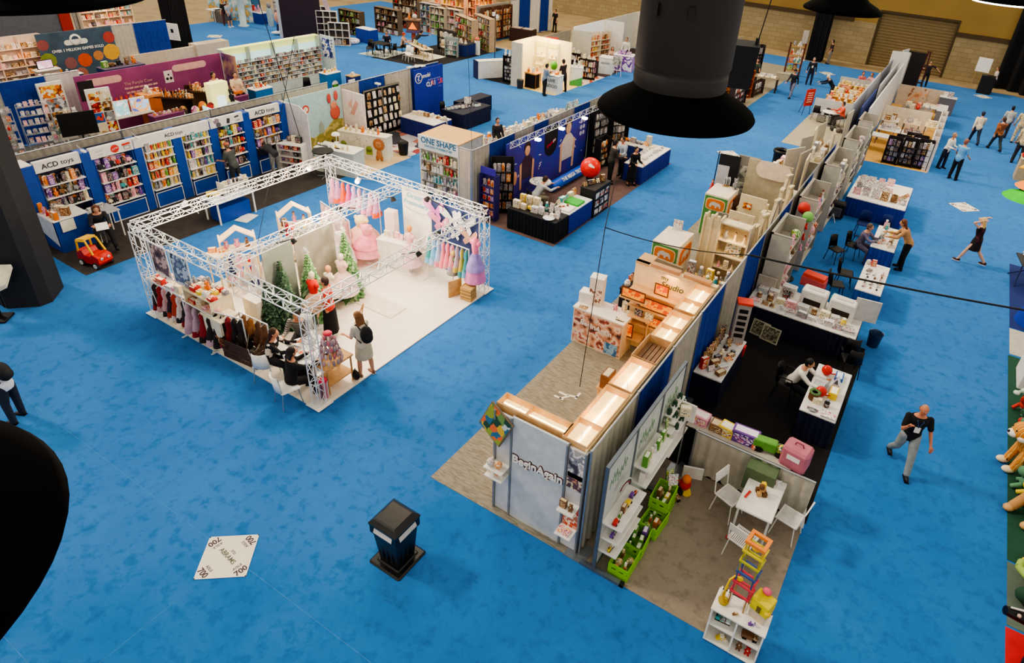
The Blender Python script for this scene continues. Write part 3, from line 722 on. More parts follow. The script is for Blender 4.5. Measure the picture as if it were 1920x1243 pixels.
bays=[(7.3,8.45,(.98,1.32,1.68),'leftmost blue toy bay'),(8.78,9.93,(.62,.98,1.32,1.72),'second blue toy bay'),(10.2,11.14,(.62,.95,1.3,1.62,1.88),'third blue toy bay'),
  (11.48,12.42,(.62,.95,1.3,1.62,1.88),'fourth blue toy bay'),(12.72,13.7,(.62,1.0,1.36,1.72),'fifth blue toy bay'),(14.05,15.22,(1.0,1.36,1.72),'sixth blue toy bay')]
SCH=[['grey','brown','cream','orange','black','purple'],['pink','purple','teal','black','cream','red'],['red','orange','green','grey','cream','yellow'],['grey','purple','white','yellow','black','teal'],['red','brown','black','yellow','purple','teal'],['brown','orange','yellow','red','grey','purple']]
SN=['lowest','second','third','fourth','top']
for bi,(y0,y1,sh,nm)in enumerate(bays):
 bay(y0,y1,nm+' full of boxed toys on white shelves',sh,wire=bi in(2,3))
 for k,z in enumerate(sh):
  for row in(0,1):
   stock((ACX+.0-.16*row,y0+.06,z+.001+.13*row*0),(ACX-.16*row,y1-.06,z+.001),90,KIDS if bi not in(2,3)else['carded_toy','boxed_toy','carded_toy','plush_toy'],SCH[bi],'%s %s of %s'%(SN[k],'shelf' if row==0 else 'shelf rear',nm),(.12,.18)if bi not in(2,3)else(.1,.15),(.22,.31),1.03)
for n,(a,c)in enumerate([(6.95,7.28),(8.47,8.76),(9.95,10.18),(11.16,11.46),(12.44,12.7),(13.72,14.03),(15.24,15.52)]):pillar(a,c,n)
def header(y0,y1,label,x=ACX+.02,z0=2.08,z1=2.4):
 t=thing('header_sign',(x,(y0+y1)/2,0),R(90),label,'sign');b=MB();w=y1-y0;b.bev(-w/2,w/2,0,.12,z0,z1,HB,.005);b.build('board',t);return t,w
t,w_=header(7.28,8.45,'leftmost white header board reading ACD toys');text('ACD',.2,LT,t,(-.2,-.006,2.23),bold=.02);text('toys',.2,LT,t,(.24,-.006,2.24))
t,w_=header(8.72,9.95,'white header board with a round red logo')
b=MB();b.tube((.08,-.008,2.24),(.08,.01,2.24),.12,C('#c8342a'),n=24);b.build('round_logo',t);text('MATTEL',.05,WHITE,t,(.08,-.014,2.24),(PI/2,R(-15),0))
b=MB();b.bc((.42,-.004,2.3),(.24,.01,.06),C('#c8342a'),ry=-.05);rect_frame(b,.34,.52,2.14,2.25,-.002,.012,C('#777777'));b.bc((-.38,-.004,2.27),(.2,.01,.02),C('#b8b0a0'),ry=-.15);b.bc((-.36,-.004,2.18),(.16,.01,.02),C('#b8b0a0'));b.build('logo',t)
t,w_=header(9.97,12.46,'long white header board reading ACD toys in small letters');text('ACD',.15,LT,t,(-.12,-.006,2.24),bold=.015);text('toys',.15,LT,t,(.2,-.006,2.24))
t,w_=header(12.5,13.74,'white header board with four small grey logos')
b=MB();b.lathe([(.09,-.02),(.1,0),(.09,.02)],C('#8a7a88'),T=Matrix.Translation((-.38,0,2.3))@Matrix.Rotation(PI/2,4,'X'));b.lathe([(.08,-.02),(.09,0),(.08,.02)],C('#5a5a62'),T=Matrix.Translation((-.32,0,2.16))@Matrix.Rotation(PI/2,4,'X'));b.bc((.05,0,2.22),(.11,.02,.17),LT,ry=.2);b.build('logo',t);b=MB();b.bc((.38,0,2.3),(.16,.02,.05),LT,ry=-.1);b.bc((.42,0,2.17),(.14,.02,.03),C('#8a8a90'));b.build('small_logo',t)
t,w_=header(14.0,15.25,'rightmost white header board reading ACD toys');text('ACD',.2,LT,t,(-.2,-.006,2.23),bold=.02);text('toys',.2,LT,t,(.24,-.006,2.24))
b=MB();b.bx(-21.3,-21.15,6.9,6.98,0,2.35,OFFW);b.bx(-21.15,-20.7,6.9,6.95,0,2.3,ACB);b.bx(-21.3,-20.72,6.86,7.25,2.33,2.36,HB);b.build('end_partition',label='pale end panel closing the left side of the toy shelf wall',cat='panel')
b=MB();b.slab([(-21.1,15.54,0),(-19.6,15.54,0),(-19.6,15.54,2.15),(-20.0,15.54,2.36),(-21.1,15.54,2.36)],(0,.04,0),C('#d4d2d6',.5));b.build('side_partition',label='white side wall panel at the right end of the toy shelf wall',cat='panel')
for i,y in enumerate((8.55,10.1,12.55,13.9,15.4)):
 t=thing('clip_lamp',(ACX+.1,y,2.42),0,'white arm lamp clipped above the header boards, %s from the left'%ordw(i),'lamp');b=MB();b.bc((0,0,0),(.2,.07,.05),WHITE);b.build('lamp_head',t);b=MB();b.tube((-.1,0,.02),(-.3,0,.1),.01,CHROME);b.build('arm',t)
t=counter((-20.45,7.42,0),0,1.2,.9,1.0,'blue corner counter with a slanted white end panel by the left bay',ACB,WHITE)
b=MB();b.slab([(-.62,-.462,.55),(.55,-.462,.22),(.55,-.462,.98),(-.62,-.462,.98)],(0,.01,0),C('#c9cdd6'));b.build('white_end_panel',t);b=MB();b.bx(.608,.615,-.3,.05,.62,.95,C('#e8e4d8'));b.build('notice_sheet',t)
stock((-20.85,7.1,1.0),(-19.95,7.1,1.0),0,['plush_toy','doll','boxed_toy'],['red','orange','white','grey','purple','pink'],'the blue corner counter',(.14,.2),(.18,.3))
stock((-20.8,7.4,1.0),(-20.0,7.4,1.0),45,['plush_toy','boxed_toy','tent_card'],['white','grey','brown','cream'],'the back of the blue corner counter',(.14,.22),(.18,.26))
leg_table(-20.0,8.25,.7,.75,'small white wire side table beside the blue corner counter',.86,C('#a8aab0'),WHITE,0,.03)
stock((-20.2,8.0,.86),(-20.2,8.5,.86),90,['brochure_stack','boxed_toy'],['grey','white','black'],'the small white wire side table',(.2,.24),(.05,.16))
person((-19.55,7.95,0),R(70),'person in dark clothes with long brown hair sitting at the blue corner counter','sit','#26262c','#17181c','#5a3320',sleeve='long',hairlen=.2,female=True,hz=.66,lean=28,legL=(72,10,40),legR=(80,8,50),extra=holding('#e4e4e4',.3,.25))
t=thing('bar_stool',(-19.55,7.98,0),0,'black bar stool under the person at the blue corner counter','stool');b=MB();b.lathe([(.16,.5),(.18,.53),(.17,.56)],BLACK);b.build('seat',t)
b=MB();b.tube((0,0,.03),(0,0,.52),.025,STEEL);b.build('column',t);b=MB();b.lathe([(.22,0),(.22,.015),(.03,.04)],BLACK,n=20);b.build('base',t)
t=thing('toy_car',(-18.62,7.22,0),R(100),'red and yellow child ride-on car parked on the charcoal carpet corner','toy car')
b=MB();RD,YE=C('#d02a1c',.35),C('#f0bc14',.35)
b.slab([(-.2,.36,.1),(-.2,-.32,.1),(-.2,-.4,.2),(-.2,-.38,.36),(-.2,-.16,.42),(-.2,-.1,.34),(-.2,.12,.34),(-.2,.18,.46),(-.2,.38,.44),(-.2,.42,.2)],(.4,0,0),RD);b.ball((0,-.26,.3),(.19,.15,.11),RD);b.build('car_body',t)
b=MB()
for s in(-1,1):b.path([(s*.19,.32,.42),(s*.18,.3,.72),(s*.16,-.02,.78),(s*.18,-.22,.42)],.028,YE,8)
b.slab([(-.17,.32,.72),(.17,.32,.72),(.17,.0,.79),(-.17,.0,.79)],(0,0,.05),YE);b.tube((-.17,.32,.74),(.17,.32,.74),.03,YE);b.build('roof',t)
for s in(-1,1):
 for y in(-.25,.27):b=MB();b.tube((s*.17,y,.1),(s*.24,y,.1),.1,C('#26262a'),n=16);b.tube((s*.235,y,.1),(s*.25,y,.1),.065,WHITE,n=14);b.build('wheel',t)
 b=MB();b.ball((s*.1,-.4,.31),(.04,.02,.04),WHITE);b.ball((s*.1,-.415,.31),.015,BLACK);b.build('headlight',t)
t=leg_table(-18.5,11.3,.75,1.35,'white framed glass display table with a blue cube below it',.76,C('#b8c4d0',.2),WHITE,0,.05,r=.03)
b=MB();b.bx(-.25,.28,-.55,.5,.02,.5,ACB);b.build('storage_box',t)
t=thing('display_rack',(-18.7,11.65,.76),0,'small white two-tier rack crowded with toys on the glass table','rack');b=MB();b.bx(-.2,.2,-.42,.42,.24,.26,WHITE);b.bx(-.2,.2,-.42,.42,0,.02,WHITE);b.build('shelf',t)
for s in(-1,1):b=MB();b.bx(-.2,.2,s*.42-.01,s*.42+.01,0,.34,WHITE);b.build('side_panel',t)
stock((-18.58,11.25,1.02),(-18.58,12.05,1.02),80,KIDS,['brown','grey','cream','purple','black'],'the two-tier rack top',(.11,.17),(.14,.2));stock((-18.52,11.25,.78),(-18.52,12.05,.78),80,['boxed_toy','toy_truck'],['grey','black','purple','blue'],'the two-tier rack bottom',(.11,.17),(.12,.18))
item('toy_truck','yellow',(-18.7,11.0,.76),R(60),.5,.2,'large yellow toy truck on the glass table in the blue booth',d=.45)
b=MB();b.bx(-.22,.22,-.3,.3,0,.012,WHITE);b.build('paper_sheet',None,(-18.0,11.45,.012),.3,label='white paper sheet lying on the floor beside the glass table',cat='paper')
person((-20.15,12.72,0),R(-80),'man in a salmon cap and grey shirt facing the fifth blue toy bay','phone','#4c5250','#2c3238','#6a5a4a',hat='#c86a54',skin='#cf9478',lean=14)
person((-20.12,14.3,0),R(-95),'person in grey bending low toward the sixth blue toy bay','bend','#34363a','#77787a','#2a211c',sleeve='long')
item('plush_toy','brown',(-19.9,14.55,0),.4,.3,.34,'brown plush toy standing on the floor behind the bending person')
t=cubby((-20.25,15.25,0),R(20),1.0,.55,1.0,1,4,'low blue sided shelf cabinet at the right end of the toy booth',WHITE,ACB)
for k in range(4):stock((-20.65,15.0,.03+.25*k),(-19.9,15.25,.03+.25*k),20,['boxed_toy','carded_toy'],['grey','black','red','purple'],'%s shelf of the low blue cabinet'%['lowest','second','third','top'][k],(.13,.18),(.12,.18))
stock((-20.6,15.3,1.0),(-19.9,15.45,1.0),30,['toy_ball','boxed_toy','toy_blocks'],['cream','red','black'],'top of the low blue cabinet',(.18,.24),(.2,.26))
t=thing('bistro_table',(-18.75,15.35,0),0,'round black bistro table at the end of the toy booth','table');b=MB();b.lathe([(.36,1.0),(.38,1.02),(.37,1.04)],BLACK,n=28);b.build('tabletop',t);b=MB();b.tube((0,0,.03),(0,0,1.0),.035,BLACK);b.build('column',t);b=MB()
for a in range(4):b.tube((0,0,.06),(.3*math.cos(a*PI/2+.4),.3*math.sin(a*PI/2+.4),.02),.02,STEEL)
b.build('base',t)
drapes((-21.7,4),(-21.7,26),[('s',3.1),('g',3.1),('s',3.0),('g',3.0),('s',2.2)],'the drapes behind the toy shelf wall',2.38,.03)
floorcloth(rect(-29.2,-21.9,9,18.6),C('#6f6d6c',.95),'grey carpet behind the toy shelf wall')
drapes((-29.35,9.0),(-29.35,14),[('g',1.1),('b',1.55),('w',1.2)],'the drapes left of the purple wall')
t=thing('mural_screen',(-28.5,15.3,0),R(90),'long purple graphic wall with two pale rounded labels','wall panel');PW=ramp_mat('purple_print',('#7c3566','#8d3f70','#9b4a78'),'noise',.8,.6,rand=False,const=False)
b=MB();b.bx(-3.05,3.05,0,.05,0,2.4,PW);b.build('panel',t);PK_=C('#dca9a4',.6)
def pill(b,x0,x1,z,r,y,m):
 pts=[(x1-r+r*math.cos(a),y,z+r*math.sin(a))for a in[(-PI/2)+PI*i/8 for i in range(9)]]+[(x0+r+r*math.cos(a),y,z+r*math.sin(a))for a in[PI/2+PI*i/8 for i in range(9)]]
 b.slab(pts,(0,.008,0),m)
b=MB();pill(b,-2.75,-1.35,2.08,.14,-.012,PK_);pill(b,.75,2.3,2.08,.14,-.012,PK_);b.build('labels_print',t)
text('The Purple Cow',.17,PK_,t,(-.75,-.01,1.8));b=MB()
for i in range(4):
 x=-1.35+.04*i
 while x<-.15:w_=rnd.uniform(.08,.24);b.bc((x+w_/2,-.008,1.62-.17*i+rnd.uniform(-.01,.01)),(w_*.85,.01,.07),PK_,ry=rnd.uniform(-.15,.15));x+=w_
b.build('slogan_lines',t)
b=MB();b.bx(.35,.72,-.012,0,1.55,2.05,C('#ead8d8'));b.ball((.46,-.015,1.72),(.06,.01,.06),BLACK);b.ball((.62,-.015,1.72),(.06,.01,.06),BLACK);b.ball((.54,-.015,1.88),(.04,.01,.04),BLACK);b.build('square_logo',t)
b=MB();b.bx(-3.0,-2.45,-.02,-.002,1.45,2.2,C('#1c1418'));b.build('dark_graphic',t)
t=thing('mural_screen',(-28.1,18.42,0),0,'purple fading wing panel at the right end of the purple wall','wall panel');b=MB();b.bx(-.45,.5,0,.05,0,2.4,ramp_mat('dusk_print',('#8a6a9a','#5a2a68','#b08a80','#c89a50'),'noise',1.2,.6,rand=False,const=False));b.build('panel',t)
def poster_tower(x,y,rz,w,h,label,rows,colours,frame=WHITE):
 t=thing('poster_stand',(x,y,0),rz,label,'display stand');b=MB();b.bx(-w/2,w/2,0,.1,0,h,frame);b.build('frame',t)
 nz,nx=rows
 for j in range(nz):
  for i in range(nx):
   a,c=-w/2+.04+(w-.08)*i/nx,-w/2+.04+(w-.08)*(i+1)/nx;z0,z1=h*.06+(h*.9)*j/nz,h*.06+(h*.9)*(j+1)/nz
   b=MB();b.bx(a+.015,c-.015,-.012,0,z0+.015,z1-.015,pk(colours[(i+j*nx)%len(colours)],9));b.build('picture',t)
 return t
poster_tower(-28.9,11.55,R(90),.85,2.25,'tall white picture stand before the blue curtain',(4,1),['cream','brown','grey','orange'])
poster_tower(-27.2,12.35,R(82),.8,2.2,'tall white stand of ten square food pictures by the purple wall',(5,2),['orange','brown','cream','red','blue','grey','red','brown','orange','cream'])
t=thing('television',(-26.9,11.3,0),R(75),'large black screen on a stand left of the square picture stand','television');b=MB();b.bev(-.62,.55,0,.06,.75,1.6,C('#131316',.3));b.build('screen',t);b=MB();b.tube((0,.03,0),(0,.03,.8),.03,BLACK);b.bx(-.3,.3,-.2,.25,0,.02,BLACK);b.build('stand',t)
stock((-27.35,11.0,1.32),(-27.35,11.6,1.32),90,['plush_toy','doll'],['white','cream'],'the ledge behind the large black screen',(.24,.3),(.3,.4))
t=leg_table(-27.35,11.3,.45,.9,'white ledge table behind the large black screen',1.32,WHITE,WHITE)
def wire_rack(x,y,rz,w,h,n,label,cols_,where):
 t=thing('wire_rack',(x,y,0),rz,label,'rack');b=MB()
 for s in(-1,1):b.path([(s*w/2,-.12,0),(s*w/2,.12,h),(s*w/2,.3,0)],.014,CHROME);
 b.tube((-w/2,.12,h),(w/2,.12,h),.014,CHROME);b.build('frame',t)
 for k in range(n):
  z=.25+(h-.35)*k/(n-1);b=MB();yy=-.1+.2*z/h
  for i in range(4):b.tube((-w/2,yy-.1+.06*i,z),(w/2,yy-.1+.06*i,z),.006,CHROME,n=4)
  b.build('shelf',t);c,s_=math.cos(rz),math.sin(rz)
  P=lambda u,v:(x+c*u-s_*v,y+s_*u+c*v,z+.01)
  stock(P(-w/2+.03,yy-.05),P(w/2-.03,yy-.05),math.degrees(rz),['carded_toy','book','tent_card'],cols_,'%s tier of %s'%(ordw(n-1-k),where),(.13,.18),(.16,.22))
wire_rack(-27.7,10.35,R(80),.95,1.95,6,'silver wire rack of white leaflets before the blue curtain',['white','grey','pink','white'],'the silver wire rack')
wire_rack(-27.7,9.2,R(75),.9,1.9,6,'silver wire rack of leaflets at the left photo edge',['white','grey','red'],'the left edge wire rack')
t=leg_table(-27.5,12.0,.5,.6,'low white wire table in front of the tall picture stand',.55,C('#a09a8c'),WHITE)
stock((-27.6,11.75,.55),(-27.6,12.2,.55),90,['boxed_toy','folded_garment'],['orange','brown','black'],'the low white wire table',(.2,.26),(.12,.18))
PB=C('#6a2858',.6)
for(x,y,w_,h,lab)in((-26.7,14.4,1.25,.95,'left'),(-26.9,17.65,1.05,.95,'right')):
 t=counter((x,y,0),R(90),w_,.5,h,'plum coloured display counter on the %s of the purple booth'%lab,PB,C('#8a4a74'))
 b=MB();b.bx(-.02,.02,-.256,-.245,.1,.75,C('#d8c8d0'));b.bx(-.12,.12,-.256,-.245,.62,.7,C('#d8c8d0'));b.build('monogram',t)
stock((-26.6,13.85,.95),(-26.6,14.95,.95),90,['toy_blocks','jar','boxed_toy'],['orange','brown','red','cream'],'the left plum counter',(.12,.18),(.1,.16))
for(y,c,w_)in((13.0,'white',.6),(13.75,'blue',.7)):
 t=thing('lit_screen',(-27.2,y,1.0),R(84),'bright glowing picture box standing %s above the purple booth counters'%('first' if c=='white' else 'second'),'screen');b=MB();b.bev(-w_/2,w_/2,0,.08,0,.6,WHITE);b.build('case',t);b=MB();b.bx(-w_/2+.03,w_/2-.03,-.006,0,.03,.57,print_mat('lit_'+c,('#e8f0ec','#9ad0d8','#f4e8c8')if c=='white' else('#5a6ac0','#e8b070','#a8c8f0','#f0e8e0'),3,emit=.7));b.build('picture',t)
leg_table(-27.3,13.4,.5,1.5,'white table carrying the two glowing picture boxes',1.0,OFFW,WHITE)
stock((-27.7,12.9,1.0),(-27.7,14.0,1.0),90,['plush_toy','jar'],['red','orange','red'],'rear edge of the glowing picture table',(.14,.2),(.62,.7))
SH=C('#3a1c14',.6)
for i,(y0,z0,L,nm,c1)in enumerate(((14.3,1.38,1.7,'dark slanted shelf of little orange figures',['orange','cream','brown']),(15.9,1.3,1.7,'dark slanted shelf of red and cream packs',['red','cream','brown','orange']))):
 t=thing('slanted_shelf',(-27.4,y0,0),R(90),nm+' before the purple wall','shelf');b=MB();b.slab([(0,-.2,z0+.12),(L,-.2,z0-.3),(L,.22,z0-.3),(0,.22,z0+.12)],(0,0,-.05),SH);b.build('shelf',t)
 b=MB();b.slab([(0,.22,0),(L,.22,0),(L,.22,z0-.1),(0,.22,z0+.3)],(0,.03,0),SH);b.build('back_panel',t)
 for u in(0.05,L-.1):b=MB();b.bx(u,u+.05,-.15,.2,0,z0-.35,SH);b.build('leg',t)
 stock((-27.25,y0+.1,z0+.12),(-27.25,y0+L-.1,z0-.28),90,['jar','doll','boxed_toy']if i==0 else['boxed_toy','tent_card','jar'],c1,nm[:30].rsplit(' ',1)[0],(.09,.13),(.15,.22),1.0)
 stock((-27.5,y0+.1,z0+.14),(-27.5,y0+L-.1,z0-.26),90,['jar','doll','boxed_toy'],c1,'rear of the '+nm[:24].rsplit(' ',1)[0],(.12,.18),(.2,.34),1.1)
b=MB();b.bx(-27.75,-27.2,14.0,14.6,0,1.5,C('#b4602c'));b.bev(-27.8,-27.15,13.95,14.65,1.5,1.6,C('#d88a4a'));b.build('pedestal',label='orange brown pedestal with a cake-like model beside the dark shelf',cat='pedestal')
item('toy_blocks','cream',(-27.5,14.3,1.6),.3,.4,.3,'cream model cake on the orange brown pedestal')
t=thing('light_box',(-26.7,16.75,0),R(90),'glowing yellow lightbox pillar in the purple booth','lightbox');b=MB();b.bev(-.42,.42,-.2,.2,0,1.75,C('#efe796',.5,emit=.8,var=0),.02);b.build('light_panel',t);b=MB();b.bx(-.2,.2,-.215,-.2,.75,1.2,C('#dff0ee',.5,emit=1.0,var=0));b.build('screen',t)
item('plush_toy','black',(-26.4,17.15,.9),R(80),.34,.55,'black and white plush cow beside the yellow lightbox');b=MB();b.bev(-26.6,-26.2,16.95,17.35,0,.9,OFFW);b.build('pedestal',label='white pedestal holding the black and white plush cow',cat='pedestal')
for i,(y,z,c)in enumerate(((15.0,.6,'brown'),(15.5,.5,'pink'),(15.85,.62,'orange'),(16.2,.5,'red'))):
 t=thing('round_sign',(-26.5,y,0),R(85),'oval brown cut-out sign in the purple booth, %s from the left'%ordw(i),'sign');b=MB();b.lathe([(.02,-.02),(.17,-.015),(.17,.015),(.02,.02)],pk(c,6),T=Matrix.Translation((0,0,z+.3))@Matrix.Rotation(PI/2,4,'X')@Matrix.Scale(1.35,4,(0,1,0)));b.build('disc',t);b=MB();b.tube((0,0,0),(0,0,z+.1),.02,SH);b.build('post',t)
t=thing('light_box',(-25.9,16.05,0),R(85),'slanted icy blue lit display case at the front of the purple booth','display case');b=MB();b.slab([(-.45,-.2,0),(.6,-.2,0),(.6,-.2,.5),(-.45,-.2,1.1)],(0,.4,0),print_mat('ice',('#dff4f6','#8fd0dc','#f4fbfb'),6,emit=.9));b.build('light_panel',t)
person((-27.2,18.0,0),R(70),'woman in a cream top with a dark bun beside the plum counter','phone','#ecd2b4','#3a2a28','#3a2018',sleeve='short',female=True,skin='#d9a080',scale=1.12)
person((-27.7,17.3,0),R(100),'person in a pale cream top behind the yellow lightbox','stand','#efd6b4','#5a4030','#2a1c18',sleeve='long',female=True,scale=1.12)
item('toy_truck','orange',(-26.9,17.9,.95),R(90),.45,.28,'bright orange toy vehicle on the right plum counter')
stock((-26.85,17.2,.95),(-26.85,17.7,.95),90,['brochure_stack','boxed_toy'],['white','pink'],'the right plum counter',(.18,.22),(.08,.14))
UY0,UY1,UX=18.75,24.3,-28.95
floorcloth(rect(-29.2,-26,18.7,24.6),C('#8d9a9a',.95),'pale grey floor of the white lit shelf booth')
t=thing('lit_shelving',(UX,(UY0+UY1)/2,0),R(90),'long white shelf wall glowing at the top and packed with boxes','shelf unit');W2=(UY1-UY0)/2
b=MB();b.bx(-W2,W2,.28,.34,0,2.4,C('#d9e4e4'));b.build('back_panel',t);b=MB();b.bx(-W2,W2,.02,.3,2.36,2.4,C('#e9e98c',.5,emit=.5,var=0));b.bx(-W2,W2,.265,.28,2.05,2.36,C('#e6ee9a',.5,emit=.55,var=0));b.build('yellow_fascia',t)
b=MB();b.bx(-W2,W2,.26,.275,1.72,2.05,C('#c8eef0',.5,emit=.6,var=0));b.build('light_panel',t)
for i in range(5):x=-W2+i*2*W2/4;b=MB();b.bx(x-.02,x+.02,-.05,.28,0,2.38,C('#b8c0c0'));b.build('upright_panel',t)
for k in range(7):b=MB();b.bx(-W2,W2,-.1,.27,.5+.2*k-.02,.5+.2*k,C('#e8f0f0'));b.build('shelf',t)
b=MB();b.bx(-W2,W2,-.1,.27,0,.46,C('#c8d0d0'));b.build('base_cabinet',t)
for k in range(7):
 for q in range(4):y0=UY0+.06+q*(UY1-UY0)/4;stock((UX+.04,y0,.5+.2*k),(UX+.04,y0+(UY1-UY0)/4-.1,.5+.2*k),90,['boxed_toy','boxed_toy','carded_toy','tent_card'],['cream','brown','grey','red','white','grey','black']if k<6 else['black','grey','white'],'%s row, section %s, white lit wall'%(['lowest','second','third','fourth','fifth','sixth','top'][k],['one','two','three','four'][q]),(.11,.17),(.11,.165),1.06,skip=.08)
t=thing('partition',(-28.5,24.42,0),0,'pale end panel with a blue shuttle-like poster by the lit shelf wall','panel');b=MB();b.bx(-.5,.5,0,.05,0,2.4,C('#c9dada'));b.build('panel',t);b=MB();b.bx(-.38,.38,-.012,0,1.3,2.25,print_mat('bluepost',('#1c2a5c','#38509a','#e8e4ea','#1c2a5c'),3));b.build('poster',t)
CB=C('#1c6aa8')
for i,(x,y)in enumerate(((-27.1,19.1),(-27.15,23.25))):
 t=counter((x,y,0),R(90),.95,.6,1.0,'white topped light blue demo counter, %s from the left by the lit shelf wall'%ordw(i),CB,WHITE);b=MB();pill(b,-.2,.2,.42,.19,-.31,WHITE);b.bx(-.2,.2,-.31,-.302,.05,.42,WHITE);b.bx(-.12,.12,-.32,-.31,.25,.42,GREEN);b.build('arch_graphic',t)
 stock((x,y-.4,1.0),(x,y+.4,1.0),90,['toy_blocks','plush_toy','boxed_toy']if i==0 else['toy_blocks'],['pink','red','orange','white']if i==0 else['orange','yellow'],'%s light blue demo counter'%ordw(i),(.15,.22),(.12,.26))
t=counter((-26.2,23.9,0),R(90),.6,.5,.9,'small navy counter with a tan box on top',CLOTHB,TAN);item('toy_blocks','cream',(-26.2,23.9,.9),0,.35,.15,'tan block set on the small navy counter')
chair(-27.4,22.0,R(60),'black chair in front of the white lit shelf wall',BLACK,BLACK)
b=MB();b.bx(-36.9,-36.2,22.0,24.0,0,1.0,C('#cbb9a4'));b.bx(-36.6,-36.4,18.5,22,0,.9,C('#cbb9a4'));b.build('low_wall',label='low beige partition beside the narrow black column',cat='partition')
person((-37.6,21.1,0),R(60),'person in black sitting beside the narrow black column','sit','#15161c','#121318','#15110e',sleeve='long')
chair(-37.7,21.05,R(60),'dark chair under the person beside the narrow column',BLACK,BLACK)
floorcloth(rect(-36.4,-29.5,9,21),C('#5a5a62',.95),'dark grey carpet of the game booth')
t=thing('mural_screen',(-36.55,16.35,0),R(90),'slate blue mural wall with board game artwork and white lettering','wall panel');b=MB();b.bx(-1.7,1.65,0,.05,0,2.4,ramp_mat('slate',('#3a4858','#43576a','#35414f'),'noise',.8,.6,rand=False,const=False));b.build('panel',t)
text('OVER 1 MILLION GAMES SOLD',.17,WHITE,t,(-.05,-.01,1.55),bold=.03)
b=MB();pill(b,-.6,.45,1.88,.12,-.012,WHITE);b.lathe([(.17,-.01),(.26,-.01),(.26,.01),(.17,.01)],WHITE,T=Matrix.Translation((-.08,-.012,1.98))@Matrix.Rotation(PI/2,4,'X'),n=24,cap=False);b.build('logo',t);
b=MB()
for x,z,c,s in((-.55,.95,'#8a5a5a',.28),(.1,1.0,'#d4552a',.33),(.75,1.12,'#c8824a',.24),(1.4,1.2,'#e0a838',.4),(1.45,1.9,'#b04038',.28),(-1.45,1.2,'#7a8a3a',.35),(-1.4,.6,'#d88a3a',.4),(-1.5,1.9,'#8a4a4a',.25),(-.2,.4,'#a86a5a',.3)):b.lathe([(.02,-.008),(s*.8,-.006),(s,0)],C(c),T=Matrix.Translation((x,-.004,z))@Matrix.Rotation(PI/2,4,'X')@Matrix.Rotation(.3,4,'Z'),n=9)
b.build('artwork',t)
drapes((-36.6,18.05),(-36.6,22),[('s',1.05),('b',1.75)],'the drapes behind the game booth')
def shelf_wall(x,y0,y1,h,zs,label,where,colours,m=WHITE,emit=False,kinds=('boxed_toy','book','tent_card'),n=2,hh=(.16,.24),ww=(.16,.26),skip=.05):
 L=y1-y0;t=thing('shelving_unit',(x,(y0+y1)/2,0),R(90),label,'shelf unit');b=MB();b.bx(-L/2,L/2,.2,.25,0,h,GLOWW if emit else m);b.build('back_panel',t)
 for z in zs:b=MB();b.bx(-L/2,L/2,-.12,.2,z-.025,z,m);b.build('shelf',t)
 for i in range(n+1):u=-L/2+L*i/n;b=MB();b.bx(u-.015,u+.015,-.12,.2,0,h,m);b.build('upright_panel',t)
 for k,z in enumerate(zs):stock((x+.02,y0+.08,z),(x+.02,y1-.08,z),90,list(kinds),colours,'%s shelf of %s'%(ordw(k)if k else 'lowest',where),ww,hh,1.08,skip=skip)
 return t
shelf_wall(-36.9,11.2,15.0,2.35,(.35,.7,1.05,1.4,1.85),'long warm lit white shelving left of the slate mural','the warm lit shelving',['pink','brown','cream','grey','orange','white'],C('#ecd2bc'),n=4)
lamp('AREA',(-36.2,13.2,2.3),25,'#ffc890',.8,(0,0,0),'shelf_spot',2.5)
t=thing('screen',(-36.2,14.55,.95),R(95),'bright lilac video screen on the warm lit shelving','screen');b=MB();b.bev(-.35,.35,0,.05,0,.4,BLACK);b.build('case',t);b=MB();b.bx(-.32,.32,-.006,0,.03,.37,print_mat('lilac',('#e8d8f0','#d8a0b8','#b8c8f4'),3,emit=1));b.build('picture',t)
b=MB();b.bev(-.5,.5,-.25,.25,.9,.95,WHITE);b.bx(-.45,.45,-.2,.2,0,.9,C('#b8a89c'));b.build('ledge',None,(-36.2,14.55,0),R(90),label='pale ledge carrying the lilac video screen',cat='shelf')
counter((-34.8,14.2,0),R(90),2.2,.6,.95,'long white counter with a blue front in the game booth',CLOTHB,WHITE)
stock((-34.8,13.2,.95),(-34.8,15.2,.95),90,['brochure_stack','boxed_toy','jar'],['white','grey','green','pink'],'the long white game booth counter',(.2,.3),(.08,.2))
stock((-34.6,16.2,1.0),(-34.6,17.9,1.0),90,['plush_toy','boxed_toy','toy_truck'],['black','white','orange','brown','green'],'the table before the slate mural',(.26,.36),(.24,.4))
skirt_table(-34.95,-34.2,16.1,18.0,'navy draped table in front of the slate mural',C('#5a5064'),CLOTHB,1.0)
shelf_wall(-41.9,19.2,22.0,2.5,(.6,1.0,1.4,1.8,2.15),'warm white cubby wall under the black lamp reflector','the warm white cubby wall',['brown','black','pink','cream','red','teal'],C('#f0d8b8'),n=4)
lamp('AREA',(-41.2,20.6,2.6),30,'#ffc890',.6,(0,0,0),'shelf_spot',2)
b=MB();b.bx(-42.1,-42,10,18.8,0,2.6,C('#5e5f66'));b.bx(-41.99,-41.9,18.2,18.75,0,2.6,C('#9a2a22'));b.bx(-41.99,-41.9,11.5,14.0,2.2,2.6,C('#b82a20'));b.build('partition',label='dark grey booth wall with red bands below the black lamp reflector',cat='wall panel')
for i,(y0,y1)in enumerate(((11.6,13.2),(13.6,15.2),(16.2,17.8))):shelf_wall(-39.5,y0,y1,1.7,(.6,1.0,1.4),'low white picture shelf, %s from the left below the grey booth wall'%ordw(i),'%s low picture shelf'%ordw(i),['grey','brown','pink','cream','black'],C('#d8c4bc'),n=3)
